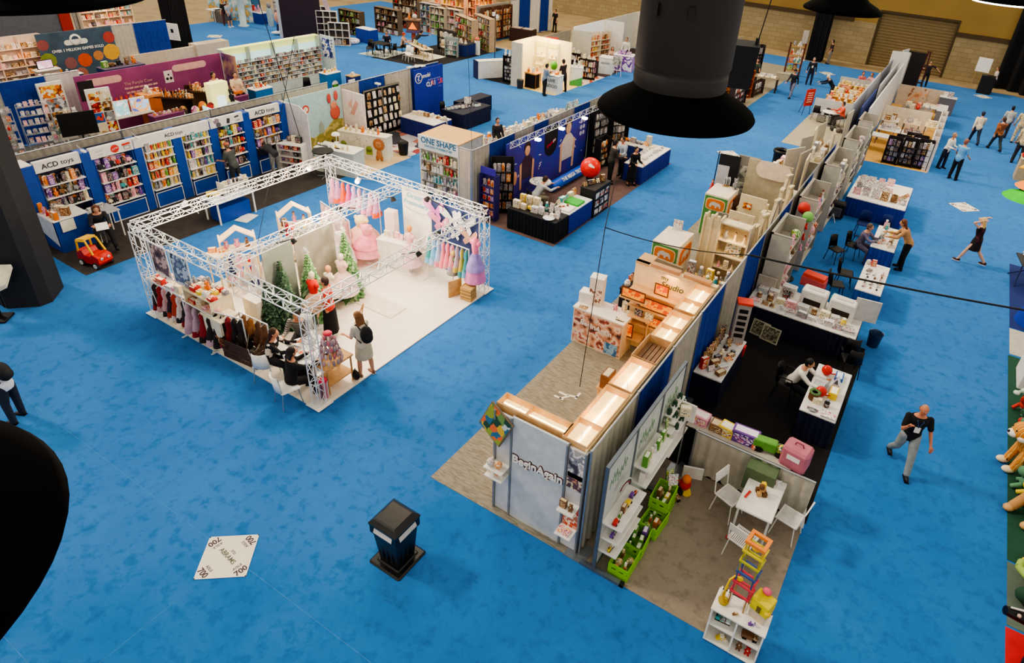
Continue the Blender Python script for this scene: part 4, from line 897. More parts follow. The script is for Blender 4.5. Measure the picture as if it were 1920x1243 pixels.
drapes((-42.2,19),(-42.2,25),[('g',3.0)],'the drapes behind the cubby wall')
WX0,WX1,WY0,WY1=-15.28,-9.22,6.66,12.78
WF=C('#efe6d8',.25,var=.05)
b=MB();b.slab([(WX0,WY0,.03),(WX1,WY0,.03),(WX1,WY1,.03),(WX0,WY1,.03)],(0,0,-.028),WF);b.bx(-12.6,-10.4,10.0,10.6,.03,.05,C('#e6dccb',.3));b.build('booth_platform',label='glossy white square booth floor under the truss frame',cat='floor platform')
TS=.22
for(x,y,nm)in((WX0+.15,WY0+.15,'left'),(WX1-.15,WY0+.15,'nearest'),(WX1-.15,WY1-.2,'right'),(WX0+.15,WY1-.2,'rear')):
 t=truss((x,y,.04),(x,y,2.3),.2,'white truss post at the %s corner of the white booth'%nm,name='truss_post',n=8,r=.013);b=MB();b.bx(-.2,.2,-.2,.2,-.01,.0,WHITE);b.build('base_plate',t)
zt=2.42
for p0,p1,nm in(((WX0+.15,WY0+.15),(WX1-.15,WY0+.15),'front left'),((WX1-.15,WY0+.15),(WX1-.15,WY1-.2),'front right'),((WX0+.15,WY0+.15),(WX0+.15,WY1-.2),'rear left'),((WX0+.15,WY1-.2),(WX1-.15,WY1-.2),'rear right')):
 truss((*p0,zt),(*p1,zt),TS,'white truss beam along the %s top edge of the white booth'%nm,r=.014)
truss((-12.25,WY0+.2,zt-.05),(-12.25,WY1-.3,zt-.05),TS,'white truss beam crossing the middle of the white booth',r=.012)
for i,(x,y,on)in enumerate(((-15.0,8.3,1),(-12.3,9.2,0),(-12.3,8.4,0),(-9.7,9.8,0),(-12.2,11.9,0),(-12.3,10.9,0),(-10.6,12.4,0),(-14.9,12.3,1),(-13.3,12.55,1),(-9.6,11.4,0))):
 t=thing('spot_lamp',(x,y,2.25),rnd.uniform(-2,2),'black arm spotlight on the white truss, %s from the left front'%ordw(i)if not on else 'lit arm spotlight on the white truss, %s from the left front'%ordw(i),'lamp')
 b=MB();b.tube((0,0,0),(0,-.45,.18),.012,CHROME if on else BLACK);b.build('arm',t);b=MB();b.tube((0,-.45,.18),(0,-.52,.1),.055,WHITE if on else BLACK,r1=.075,n=12);b.build('lamp_head',t)
 if on:b=MB();b.ball((0,-.53,.09),.065,LAMPW);b.build('bulb',t)
for x,y in((-14.2,8.0),(-10.5,8.6),(-13.6,11.2),(-10.4,11.2),(-12.2,9.6)):lamp('POINT',(x,y,2.9),190,'#ffe8c8',.25,name='booth_spot')
def garment(b,c,w,h,m,m2=None,T=None,wob=.12):
 """little hanging dress: bodice and gathered skirt"""
 m2=m2 or m;x,y,z=c
 Tm=Matrix.Translation((x,y,z))@Matrix.Scale(.55,4,(0,1,0))if T is None else T@Matrix.Translation((x,y,z))@Matrix.Scale(.55,4,(0,1,0))
 b.lathe([(w*.55,-h),(w*.48,-h*.75),(w*.3,-h*.42),(w*.2,-h*.36),(w*.24,-h*.12),(w*.12,-.02*h),(.01,0)],m,n=14,T=Tm,wob=wob,freq=5)
 b.lathe([(w*.6,-h*.98),(w*.52,-h*.78)],m2,n=14,T=Tm,wob=.25,freq=6)
def dress_row(p0,p1,n,cols_,h,w,where,zr,rail=True,noun='dress'):
 p0,p1=V((*p0,0)),V((*p1,0));d=(p1-p0);a=math.atan2(d.y,d.x)
 if rail:
  t=thing('clothes_rail',p0,a,'white rail for %s'%where,'rail');b=MB();L=d.length;b.tube((0,0,zr),(L,0,zr),.016,TRUSS);b.build('bar',t)
  for u in(0,L):b=MB();b.tube((u,0,.03),(u,0,zr),.016,TRUSS);b.bx(u-.02,u+.02,-.22,.22,.03,.05,TRUSS);b.build('leg',t)
 for i in range(n):
  c,nm=cols_[i%len(cols_)];p=p0+d*((i+.5)/n)
  t=thing('hanging_dress',(p.x,p.y,zr),a+PI/2+rnd.uniform(-.2,.2),'%s child %s, %s from the left on %s'%(nm,noun,ordw(i),where),'dress','dresses on '+where)
  b=MB();garment(b,(0,0,-.05),w,h*rnd.uniform(.9,1.05),C(c,.8,var=.2),C(cols_[(i+1)%len(cols_)][0],.8));b.build('dress',t);b=MB();b.path([(-w*.22,0,-.08),(0,0,-.03),(w*.22,0,-.08)],.008,CHROME);b.tube((0,0,-.03),(0,0,.02),.006,CHROME);b.build('hanger',t)
leg_table(-14.5,7.05,1.5,.5,'white display table at the left corner of the white booth',1.0,C('#f0e6dc'),WHITE)
stock((-15.2,6.88,1.0),(-13.85,6.88,1.0),0,['folded_garment','brochure_stack','plush_toy','boxed_toy'],['cream','red','pink','white','red','grey','brown'],'the left corner display table',(.12,.22),(.06,.2),1.0);stock((-15.2,7.02,1.0),(-13.85,7.02,1.0),0,['folded_garment','brochure_stack','doll'],['cream','red','pink','green','grey'],'middle of the left corner display table',(.12,.22),(.06,.22),1.0)
stock((-15.15,7.15,1.0),(-13.85,7.15,1.0),0,['folded_garment','plush_toy','folded_garment'],['white','cream','green','pink'],'rear half of the left corner table',(.18,.26),(.12,.22))
dress_row((-15.1,6.82),(-13.75,6.82),7,[('#2a2226','black'),('#8a1c22','dark red'),('#c8a0a4','pale pink'),('#2c2430','charcoal'),('#a83a2a','rust'),('#d8c8c8','grey')],.72,.28,'the rail under the left corner table',.95,False)
t=thing('glass_vase',(-15.0,6.86,.03),0,'tall clear rack of glass stems at the left corner of the white floor','rack');b=MB();b.lathe([(.22,0),(.22,.03),(.03,.06)],PLAST,n=20)
for i in range(6):a=i*PI/3;b.tube((.08*math.cos(a),.08*math.sin(a),.02),(.17*math.cos(a),.17*math.sin(a),.75),.012,C('#dfe4e4',.2),n=5)
b.build('stems',t)
stock((-14.75,6.76,.03),(-13.4,6.76,.03),0,['toy_blocks','jar','toy_blocks'],['cream','white'],'the white floor under the left corner table',(.12,.2),(.08,.24),1.5)
for i,(x,c)in enumerate(((-14.55,'brown'),(-13.75,'grey'))):
 t=thing('framed_portrait',(x,6.9,1.35),0,'white framed portrait poster hanging under the left truss, %s from the left'%ordw(i),'picture');b=MB();rect_frame(b,-.36,.36,-.1,.78,0,.05,WHITE);b.build('frame',t);b=MB();b.bx(-.31,.31,-.004,.004,-.05,.73,print_mat('portrait'+c,('#3a2c34','#6a5058','#c8a8a0','#4a4450')if c=='brown' else('#8a94a8','#5a6684','#b8c4d4','#2c3048'),3));b.build('print',t);b=MB();b.tube((-.3,0,.78),(-.3,0,1.0),.005,CHROME);b.tube((.3,0,.78),(.3,0,1.0),.005,CHROME);b.build('wire',t)
t=cubby((-13.15,7.05,.03),0,1.0,.55,1.3,1,3,'cream wooden shelf unit piled with bonnets beside the left corner table',C('#ecdcb8'),C('#e4d0a8'),legs=True)
[stock((-13.62,6.88+.16*q,1.33),(-12.65,6.88+.16*q,1.33),0,['folded_garment','plush_toy'],['cream','white','yellow','red','orange','grey'],'%s row, the cream wooden shelf top'%ordw(q),(.16,.26),(.14,.28),1.0)for q in range(3)]
stock((-13.6,6.9,.9),(-12.65,6.9,.9),0,['folded_garment','boxed_toy'],['cream','pink','red'],'the cream wooden middle shelf',(.16,.24),(.1,.2));stock((-13.6,6.9,.48),(-12.65,6.9,.48),0,['folded_garment','boxed_toy'],['white','cream','pink'],'the cream wooden lower shelf',(.16,.24),(.1,.2))
b=MB();b.bx(-12.95,-12.35,6.72,6.78,.03,.9,C('#e8dcc8'));b.bev(-13.0,-12.3,6.7,7.2,.9,.95,C('#eadcc0'));b.build('tray_table',label='low cream tray table with red labels beside the wooden shelf unit',cat='table')
stock((-12.95,6.9,.95),(-12.35,6.9,.95),0,['toy_ball','folded_garment','tent_card'],['red','pink','cream'],'the low cream tray table',(.16,.22),(.1,.2))
dress_row((-13.7,6.74),(-12.6,6.74),4,[('#c8a4b4','dusty pink'),('#b89aac','mauve'),('#8a1c26','crimson'),('#241c20','black')],.8,.34,'the rail before the wooden shelf',.98,True)
dress_row((-12.7,6.8),(-11.9,7.0),5,[('#1c181c','black'),('#241e24','black ruffled'),('#7a1820','deep red'),('#1c181c','black layered')],.85,.36,'the rail left of the brown basket',1.05,True,'costume')
t=thing('basket',(-11.85,7.0,.03),.1,'large dark brown crate packed with toy swords and leather tabards','crate');b=MB()
for a,c_ in(((-.5,-.3),(.5,-.3)),((.5,-.3),(.5,.3)),((.5,.3),(-.5,.3)),((-.5,.3),(-.5,-.3))):
 for k in range(4):z=.02+.13*k;b.slab([(*a,z),(*c_,z),(*c_,z+.11),(*a,z+.11)],(.01,.01,0),C('#4a3426'))
b.build('crate_body',t)
for i in range(22):
 x,y=rnd.uniform(-.42,.42),rnd.uniform(-.24,.24);T=Matrix.Translation((-11.85+x,7.0+y,.12))@Euler((rnd.uniform(-.5,.5),rnd.uniform(-.5,.6),rnd.random()*3)).to_matrix().to_4x4()
 b=MB();c=C(rnd.choice(['#d8d4cc','#8a7a68','#b8a890','#6a4a30']),.4);L=rnd.uniform(.5,.75);b.slab([(-.02,0,.15),(.02,0,.15),(.018,0,L-.06),(0,0,L),(-.018,0,L-.06)],(0,.008,0),c);b.bx(-.08,.08,-.012,.02,.12,.15,BROWN);b.tube((0,0,0),(0,0,.12),.014,BROWN)
 o=b.build('toy_sword',label='toy sword standing in the dark brown crate',cat='toy sword',group='toy swords in the brown crate');o.matrix_world=T
dress_row((-12.3,7.2),(-11.4,7.25),4,[('#6b4426','brown leather'),('#8a5a30','tan leather'),('#4a3020','dark leather'),('#5a3c28','brown')],.5,.3,'the rail behind the brown crate',.98,True,'tabard')
chair(-10.95,6.75,R(-150),'white shell chair standing left of the round glass table',C('#eceae4'),CHROME);chair(-9.95,6.5,R(165),'white shell chair with its back to the front edge of the white floor',C('#e8e8e4'),CHROME)
t=thing('round_table',(-10.25,7.35,0),0,'round white table covered with papers near the nearest truss post','table');b=MB();b.lathe([(.5,.71),(.52,.725),(.51,.74)],C('#eef0ee',.2),n=36);b.build('tabletop',t);b=MB();b.tube((0,0,.05),(0,0,.71),.04,CHROME);b.build('column',t);b=MB();b.lathe([(.3,.03),(.3,.045),(.04,.07)],CHROME,n=28);b.build('base',t)
stock((-10.6,7.2,.74),(-9.9,7.2,.74),0,['brochure_stack'],['white','grey','white','red'],'front of the round white table',(.2,.26),(.01,.03),1.2);stock((-10.6,7.5,.74),(-9.95,7.5,.74),0,['brochure_stack','tent_card'],['white','white','grey'],'back of the round white table',(.2,.26),(.01,.06),1.2)
t=thing('laptop',(-10.35,7.75,.74),R(160),'open silver laptop on the round white table','laptop');b=MB();b.bev(-.15,.15,-.1,.1,0,.015,STEEL);b.build('keyboard_base',t);b=MB();b.slab([(-.15,.1,.012),(.15,.1,.012),(.15,.16,.2),(-.15,.16,.2)],(0,.008,0),C('#d8dcdc'));b.build('screen',t)
person((-10.95,6.88,0),R(120),'woman with long brown hair in a black floral jacket seated at the round table','desk',ramp_mat('floral',('#141216','#18161a','#141216','#d8ccc0'),'voronoi',9,.8,rand=False),'#18161a','#3c2418',sleeve='long',female=True,hairlen=.22,hz=.52,vox=.015)
person((-9.98,6.66,0),R(165),'person in a black hooded jacket seated with back to the aisle','desk','#141214','#18161a','#201814',sleeve='long',hz=.5,lean=8,hairlen=.05,vox=.015)
person((-11.05,7.85,0),R(35),'man in a grey striped shirt seated on the far side of the round table','desk',ramp_mat('stripes',('#4c4a48','#b8b2a8','#6a6662','#4c4a48'),'wave',5,.85,(0,0,1),(0,PI/2,0),rand=False,detail=0),'#3a3a40','#16120f',sleeve='long',skin='#b07a56',vox=.015)
chair(-11.1,7.95,R(35),'white shell chair under the man in the striped shirt',WHITE,CHROME)
person((-11.0,8.65,0),R(-55),'person in a long black dress and a red patterned top standing by the trees','stand','#c23a2c','#0e0c10','#2a1a14',legs='longskirt',female=True,skin='#c08a6c',vox=.015)
person((-9.3,8.08,0),R(-95),'woman in a pale pleated dress with a black backpack at the front edge','phone','#c9c4b4','#b8b2a0','#7a5432',sleeve='short',legs='dress',female=True,hairlen=.12,skin='#c89274',shoe='#7a5a44',extra=backpack(),vox=.014)
t=leg_table(-9.6,7.45,.5,.75,'light wood trestle table by the nearest truss post',.74,WOODL,WOODL,0);
b=MB();b.bx(-9.82,-9.38,7.1,7.8,.25,.28,WOODL);b.build('lower_board',label='lower wooden board of the trestle table',cat='shelf')
t=thing('spinner_rack',(-9.55,7.38,.74),0,'tiered spinner of grey and pink hair bows on the trestle table','spinner rack')
for k in range(4):
 b=MB();r=.13+.035*(3-k);z=.08+.15*k
 for i in range(14):a=2*PI*i/14+k*.2;b.ball((r*math.cos(a),r*math.sin(a),z),(.035,.035,.075),C(['#9a8a94','#b89aa4','#c8b0b4','#8a7a88','#c0687a'][(i+k)%5]),7,5)
 b.build('bow_tier',t)
b=MB();b.tube((0,0,0),(0,0,.7),.02,WHITE);b.build('pole',t);b=MB();b.ball((0,0,.72),(.1,.1,.05),C('#c8304a'));b.build('topper',t)
item('tent_card','cream',(-9.75,7.66,.74),R(20),.24,.2,'tan card box on the trestle table behind the bow spinner');item('boxed_toy','brown',(-9.72,7.12,.74),R(-10),.16,.1,'small tan box at the front of the trestle table')
t=thing('spinner_rack',(-9.4,6.98,.03),0,'small stand of pink striped socks at the nearest truss post','spinner rack');b=MB()
for i in range(10):a=2*PI*i/10;b.bc((.08*math.cos(a),.08*math.sin(a),.27),(.035,.03,.42),C(['#c87a8a','#d8d0d4','#7a4a6a'][i%3]),rz=a)
b.build('sock_strips',t);b=MB();b.ball((0,0,.5),(.1,.1,.07),C('#d82a4a'));b.build('red_bow',t)
stock((-9.7,7.2,.03),(-9.4,7.2,.03),0,['folded_garment'],['cream','white'],'the floor under the trestle table',(.2,.24),(.12,.2))
b=MB();b.ball((0,0,.12),(.12,.07,.13),BLACK);b.path([(-.06,0,.2),(0,0,.3),(.06,0,.2)],.01,BLACK);b.build('handbag',None,(-9.35,7.82,.03),label='black handbag on the floor behind the trestle table',cat='bag')
b=MB();b.tube((-.15,-.2,.03),(.05,.1,.8),.018,WOODL);b.tube((.1,-.2,.03),(.05,.1,.8),.018,WOODL);b.build('wooden_easel',None,(-10.6,9.2,0),label='light wooden prop leaning behind the person in red',cat='easel')
t=thing('backdrop',(-12.35,9.2,.03),R(90),'tall grey printed backdrop panel between the artificial trees','backdrop');GP=ramp_mat('misty',('#a8a49a','#8f8a7e','#c4c0b4'),'noise',.9,.6,rand=False,const=False)
b=MB();b.bx(-.25,.95,0,.03,0,2.25,GP);b.build('panel',t)
t2=thing('backdrop',(-12.35,8.6,.03),R(90),'narrow forest print backdrop left of the grey panel','backdrop');b=MB();b.bx(-.55,.28,0,.03,0,2.2,ramp_mat('misty2',('#9aa09a','#8a9288','#b4b8b0'),'noise',1,.6,rand=False,const=False));b.build('panel',t2)
b=MB();b.bx(-12.9,-12.38,7.7,8.0,.03,.9,C('#ddd6c8'));b.build('plinth',label='low pale plinth left of the tall backdrops',cat='plinth')
def tree(x,y,h,r,label,c1='#5d8a58',c2='#a8c49a',glitter=True,n=26):
 t=thing('christmas_tree',(x,y,.03),0,label,'tree');b=MB();m,m2=C(c1,.8,var=.3,scale=14),C(c2,.6,var=.3,scale=14)
 for k in range(n):
  f=k/n;z=h*(.08+.9*f);rr=r*(1-f)**.85+.02
  for i in range(14):
   a=2*PI*i/14+k*.7+rnd.uniform(-.15,.15);R_=rr*rnd.uniform(.8,1.1);d=V((math.cos(a),math.sin(a),0));s_=V((-d.y,d.x,0))*.1*(1.1-f*.6)
   p=V((0,0,z));q=d*R_+V((0,0,z-R_*.45));b.add([p,p.lerp(q,.6)+s_+V((0,0,.02)),q,p.lerp(q,.6)-s_],[(0,1,2,3)],m if(i+k)%3 else m2)
 b.build('branches',t,kind='stuff' if 0 else None);b=MB();b.tube((0,0,0),(0,0,h*.9),.03,BROWN);b.build('trunk',t);b=MB();b.lathe([(.2,0),(.2,.03),(.05,.08)],WHITE);b.build('tree_stand',t)
 if glitter:b=MB();[b.tube((0,0,h),(.12*math.cos(a),0,h+.12*math.sin(a)),.02,WHITE,r1=.004,n=5)for a in[i*PI/4 for i in range(8)]];b.build('white_star',t)
 return t
tree(-12.2,8.35,1.9,.42,'dark green artificial tree left of the grey backdrop','#3c5a44','#6a8468',False);tree(-11.95,8.95,1.9,.5,'light green glittery tree with a white star before the backdrop','#6a9c62','#b0cca0');tree(-12.0,10.15,2.0,.46,'light green glittery tree right of the grey backdrop','#6a9c62','#b0cca0')
tree(-12.35,8.0,1.4,.36,'small dark artificial tree at the left end of the backdrops','#33503c','#54705a',False)
def dress_form(x,y,h,label,top,skirt,w=.34,head=None,rz=0,r2=None):
 t=thing('dress_form',(x,y,.03),rz,label,'mannequin');b=MB();b.lathe([(w,h*.42),(w*.86,h*.5),(w*.6,h*.6),(w*.28,h*.68)],C(skirt,.8,var=.25),wob=.12,freq=7,n=24)
 if r2:b.lathe([(w*1.15,h*.24),(w*1.0,h*.34),(w*.8,h*.5)],C(r2,.8,var=.2),wob=.14,freq=8,n=24)
 b.build('skirt',t);b=MB();b.lathe([(w*.28,h*.67),(w*.38,h*.8),(w*.36,h*.88),(w*.12,h*.92)],C(top,.7));
 for s in(-1,1):b.ball((s*w*.42,0,h*.84),(.07,.06,.07),C(top,.7))
 b.build('bodice',t);b=MB();b.tube((0,0,0),(0,0,h*.7),.016,CHROME);b.lathe([(.16,0),(.16,.02),(.02,.03)],WHITE);b.build('stand',t)
 if head:b=MB();b.tube((0,0,h*.9),(0,0,h*.95),.03,C('#ead8c4'));b.ball((0,0,h),(.07,.08,.1),C(head),12,8);b.build('head',t)
 return t
dress_form(-11.9,9.9,1.35,'pale pink child dress form with a net skirt on the white floor','#e8c4bc','#eccac4',.34,'#efe0d0',r2='#f0d6d0')
dress_form(-11.55,8.7,1.5,'bright red hooded child costume on a stand before the trees','#d0281e','#c8a48a',.32,'#d8c8b0')
dress_form(-11.75,9.35,1.3,'cream fairy costume on a stand beside the red costume','#efe4d4','#e8dccc',.26,'#e0a078');dress_form(-11.5,12.0,1.45,'tall pale pink princess dress form with red-blonde head before the counter','#e8b0b8','#e4b8c0',.28,'#d08a4a',r2='#eecad0')
dress_form(-13.35,12.0,1.4,'long peach ball gown dress form left of the white counter','#e4cca0','#ecb8a8',.5,None,r2='#f0c0b8');dress_form(-12.95,11.8,1.3,'bright pink ball gown dress form beside the peach gown','#e890a0','#ef8fa4',.42,None,r2='#f29cae')
dress_form(-13.4,11.2,1.6,'grey ruffled tutu tower on a stand behind the right tree','#b8a8a8','#c8b8b8',.3,None,r2='#d8b8bc');dress_form(-9.42,12.25,1.9,'tall pink and lilac ruffled gown by the right truss post','#f080a8','#9a88d0',.26,None,r2='#d884c0')
dress_form(-10.1,12.15,1.1,'small grey green elf costume beside the wooden crate','#6a7a5a','#8a8a86',.18,'#d8c47a');dress_form(-13.0,10.9,1.45,'white and grey layered tutu display behind the right tree','#d8d0cc','#c8c0c0',.32,None,r2='#e0d4d0')
dress_row((-14.95,12.35),(-12.95,12.35),9,[('#e8a0bc','pink'),('#c890c0','lilac'),('#e0603a','orange'),('#d85a9a','magenta'),('#c8a8d8','pale purple'),('#e8a8b8','rose'),('#8aa0cc','light blue')],.75,.32,'the rear left pink rail',2.0)
dress_row((-14.9,11.9),(-13.3,11.5),7,[('#d8b0b0','dusty rose'),('#e8c8c8','blush'),('#c89898','old rose'),('#f0d8d0','cream')],.7,.3,'the second rear rail',1.35)
dress_row((-11.0,12.15),(-9.55,12.15),9,[('#4a9a9a','teal'),('#7ab8e0','sky blue'),('#a8c4ec','pale blue'),('#e890a0','pink'),('#f08aa0','bright pink'),('#ef9aa8','coral pink'),('#b8a8c8','lilac'),('#c8b05a','gold')],.8,.3,'the rail under the fairy wings',1.42)
t=counter((-12.1,12.1,.03),R(12),1.05,.5,.9,'white reception counter with pink cards in the rear of the white booth',C('#efe9e0'),WHITE)
stock((-12.5,12.05,.93),(-11.7,12.2,.93),10,['tent_card','boxed_toy'],['pink','white','cream'],'the white reception counter',(.12,.18),(.14,.24))
b=MB();b.bev(-.16,.16,-.12,.12,0,.75,C('#eed8d4'));b.build('display_tower',None,(-12.4,12.25,.93),.2,label='tall blush pink card tower on the white reception counter',cat='display');
t=thing('banner',(-11.8,12.62,.03),0,'tall white logo banner with blue script between the rails','banner');b=MB();b.bx(-.5,.55,0,.04,0,2.3,C('#f4f0e6'));b.build('panel',t);BT=C('#7fb6d4')
text('Great',.24,BT,t,(-.05,-.01,2.1),shear=.25,bold=.01);text('Pretenders',.2,BT,t,(.0,-.01,1.88),shear=.25,bold=.01)
b=MB();b.path([(-.42,-.01,1.72),(-.2,-.01,1.66),(.1,-.01,1.63),(.45,-.01,1.66)],.008,C('#8a94a8'),4);b.build('swoosh',t)
t=thing('pegboard',(-10.55,12.65,.03),0,'dark blue panel wall of fairy wings in the right rear corner','wall panel');b=MB();b.bx(-.7,.95,0,.03,.9,2.2,C('#3a4a78'));b.build('panel',t);b=MB();b.tube((-.7,.02,0),(-.7,.02,2.3),.02,TRUSS);b.tube((.95,.02,0),(.95,.02,2.3),.02,TRUSS);b.build('post',t)
def wings(x,z,s,c,label):
 t=thing('fairy_wings',(x,12.6,z),0,label,'fairy wings','fairy wings on the dark blue panel');m=C(c,.4,alpha=.75,var=.1);e=C(c,.4)
 for sx in(-1,1):
  b=MB();up=[(0,0,0),(sx*.1,0,.14),(sx*.24,0,.28),(sx*.3,0,.24),(sx*.28,0,.1),(sx*.14,0,-.01)];dn=[(0,0,-.02),(sx*.14,0,-.03),(sx*.2,0,-.12),(sx*.14,0,-.22),(sx*.04,0,-.14)]
  for pts in(up,dn):P=[(p[0]*s,-.02-abs(p[0])*.25*s,p[2]*s)for p in pts];b.poly(P,m);b.path(P+[P[0]],.008,e,4)
  b.build('wing',t)
for i,(x,z,s,c,n_)in enumerate(((-11.05,1.95,1.2,'#e080cc','pink'),(-10.85,1.62,1.0,'#ec94b4','rose'),(-10.45,1.88,1.25,'#f0f0f0','white'),(-10.0,1.85,1.25,'#ececf4','pearl white'),(-9.85,1.5,1.0,'#e8b49a','peach'),(-10.35,1.45,.7,'#f8f8f8','small white'))):wings(x,z,s,c,'%s fairy wings, %s from the left on the dark blue panel'%(n_,ordw(i)))
t=thing('crate',(-9.42,11.95,.03),.1,'brown slatted wooden crate by the right truss post','crate');b=MB()
for k in range(4):b.bx(-.17,.17,-.14,-.12,.01+.1*k,.09+.1*k,TAN);b.bx(-.17,.17,.12,.14,.01+.1*k,.09+.1*k,TAN);b.bx(-.17,-.15,-.12,.12,.01+.1*k,.09+.1*k,TAN);b.bx(.15,.17,-.12,.12,.01+.1*k,.09+.1*k,TAN)
b.bx(-.16,.16,-.13,.13,.36,.38,TAN);b.build('crate_body',t)
b=MB();b.bx(-.2,.2,-.02,.02,0,.5,WOODL);b.build('small_ladder',None,(-9.8,11.85,.03),1.2,label='small leaning wooden board beside the brown crate',cat='board')
for i,(x,y,h)in enumerate(((-14.75,9.0,1.85),(-14.6,10.7,2.0))):
 t=thing('house_shelf',(x,y,.03),R(60),'house shaped wooden shelf of costumes, %s from the left'%ordw(i),'shelf unit')
 b=MB()
 for s in(-1,1):b.bx(s*.42-.02,s*.42+.02,-.22,.22,0,h*.75,C('#ead2b0'));b.slab([(s*.44,-.2,h*.74),(0,-.2,h*.9),(0,-.2,h*.9-.03),(s*.42,-.2,h*.72)],(0,.3,0),C('#f0d4b0'))
 b.build('frame',t)
 for k in range(3):b=MB();b.bx(-.4,.4,-.2,.2,h*.25*k+.1,h*.25*k+.13,C('#ecd8b8'));b.build('shelf',t)
 a=R(60);
 for k in range(3):P=lambda u:(x+math.cos(a)*u,y+math.sin(a)*u,.16+h*.25*k);stock(P(-.38),P(.38),60,['folded_garment','plush_toy','doll'],['pink','cream','red','brown','white']if i==0 else['red','cream','yellow','brown','pink'],'%s shelf of the %s house unit'%(['lowest','middle','upper'][k],['first','second'][i]),(.18,.24),(.24,.38))
dress_row((-14.4,8.4),(-13.7,8.75),4,[('#24305a','navy'),('#e8a8b4','pink'),('#e8dcd4','cream'),('#c8b8c0','grey')],.8,.3,'the rail beside the first house shelf',1.3);dress_row((-14.4,9.4),(-13.6,9.6),5,[('#d8c0c8','pale mauve'),('#ead4d4','blush'),('#e8dcd0','cream')],.85,.3,'the rail between the house shelves',1.2)
dress_row((-14.4,10.2),(-13.6,10.5),5,[('#8a1c2c','wine red'),('#d8482c','scarlet'),('#e8dcd0','cream'),('#e0c430','yellow'),('#d8d0c8','white')],.8,.3,'the rail beside the second house shelf',1.5)
b=MB();b.slab([(-.35,0,0),(.35,0,0),(0,.12,.85)],(0,.1,0),C('#ece4dc'));b.build('play_tent',None,(-13.7,9.0,.03),R(60),label='small white play tent leaning beside the house shelves',cat='tent')
lamp('POINT',(-14.3,10.8,2.4),40,'#ffd8b0',.1,name='house_spot')
t=leg_table(-14.85,8.55,.5,.6,'light wood table of folded costumes left of the house shelves',1.1,C('#e8cfa4'),C('#e8cfa4'));stock((-15.05,8.35,1.1),(-14.7,8.8,1.1),60,['folded_garment','boxed_toy'],['orange','cream','brown'],'the light wood costume table',(.18,.24),(.1,.16))
cable(sag((-12.3,8,2.5),(-11.2,9.8,9.6),.1),'thin black power cable rising from the middle truss beam',.006)
t=thing('kiosk',(-14.25,17.15,0),R(3),'tall square kiosk with wire shelves and a wooden top reading ONE SHAPE','kiosk');KP=C('#cfd0cc',.5)
b=MB();b.bx(-.83,-.78,-.7,.72,0,2.2,KP);b.bx(.78,.83,-.7,.72,0,2.2,KP);b.bx(-.83,.83,.68,.72,0,2.2,KP);b.bx(-.78,.78,-.52,-.48,.1,1.8,C('#b8b4ae'));b.build('body_panel',t)
b=MB();b.bev(-.86,.86,-.75,.75,2.2,2.24,wood('#dcb47c','#c89a5e'));b.build('wooden_top',t);b=MB();b.bx(-.84,.84,-.75,-.71,1.78,2.26,C('#dfe2e2'));b.build('header_panel',t)
text('ONE SHAPE',.28,C('#2a6a94'),t,(.02,-.76,2.1),bold=.02);text('ENDLESS POSSIBILITIES',.115,C('#4a90b0'),t,(.02,-.76,1.92),bold=.01)
for k in range(4):b=MB();[b.tube((-.8,-.72+.05*i,.25+.38*k),(.8,-.72+.05*i,.25+.38*k),.006,WHITE,n=4)for i in range(4)];b.build('wire_shelf',t)
for k in range(4):
 for r_ in range(2):stock((-15.0,16.4+.1*r_,.26+.38*k),(-13.5,16.48+.1*r_,.26+.38*k),3,['plush_toy','toy_blocks','boxed_toy'],[['white','grey','cream','pink'],['grey','teal','cream','white'],['brown','green','white','red'],['grey','cream','red','green']][k],'%s %s tier of the square kiosk'%(['lowest','second','third','top'][k],['front','rear'][r_]),(.1,.15),(.15,.3))
person((-13.5,18.15,0),R(-30),'person in black half hidden behind the square kiosk','stand','#1c1c20','#1a1a20','#201814',scale=.9)
floorcloth(rect(-20.7,-17.8,16.2,18.9),wood('#cdb48c','#bfa47a'),'pale wood floor of the pastel animal booth')
floorcloth(rect(-20.7,-17.9,18.95,21.6),ramp_mat('patchwork',('#8a3a3a','#d8d0c8','#3a3a44','#a86a5a','#b8b0b8'),'voronoi',1.6,.9,rand=False),'patterned red and white patchwork rug')
t=thing('mural_screen',(-20.85,17.05,0),R(90),'pale landscape mural wall with hills in the pastel animal booth','wall panel');b=MB();b.bx(-1.4,1.25,0,.05,0,2.4,C('#a4c4c8'));b.build('panel',t)
b=MB();b.slab([(-1.4,-.01,0),(1.25,-.01,0),(1.25,-.01,1.1),(.8,-.01,1.2),(.3,-.01,.85),(-.3,-.01,.65),(-.9,-.01,.9),(-1.4,-.01,.7)],(0,.01,0),ramp_mat('hill',('#a89a52','#8f8a48','#c0b06a'),'noise',3,.7,rand=False));b.build('hill_print',t)
b=MB()
for x,z in((-.9,1.0),(.1,.95)):b.slab([(x-.12,-.02,z-.2),(x+.12,-.02,z-.2),(x+.12,-.02,z+.12),(x,-.02,z+.3),(x-.12,-.02,z+.12)],(0,.01,0),C('#98a49a'))
b.build('castle_print',t);b=MB();b.tube((-.55,-.015,1.85),(-.55,0,1.85),.16,C('#c4453a'),n=18);b.tube((-.55,-.02,1.85),(-.55,0,1.85),.1,C('#e8dccc'),n=14);b.build('round_logo',t)
b=MB();[b.ball(p,r,C(c))for p,r,c in(((.85,-.02,1.45),(.25,.02,.3),'#c85a4a'),((.8,-.03,1.75),(.17,.02,.15),'#d88a6a'),((.6,-.03,2.05),(.1,.02,.2),'#b84a44'),((.95,-.03,2.1),(.1,.02,.2),'#c4504a'))];b.build('soft_figure_print',t)
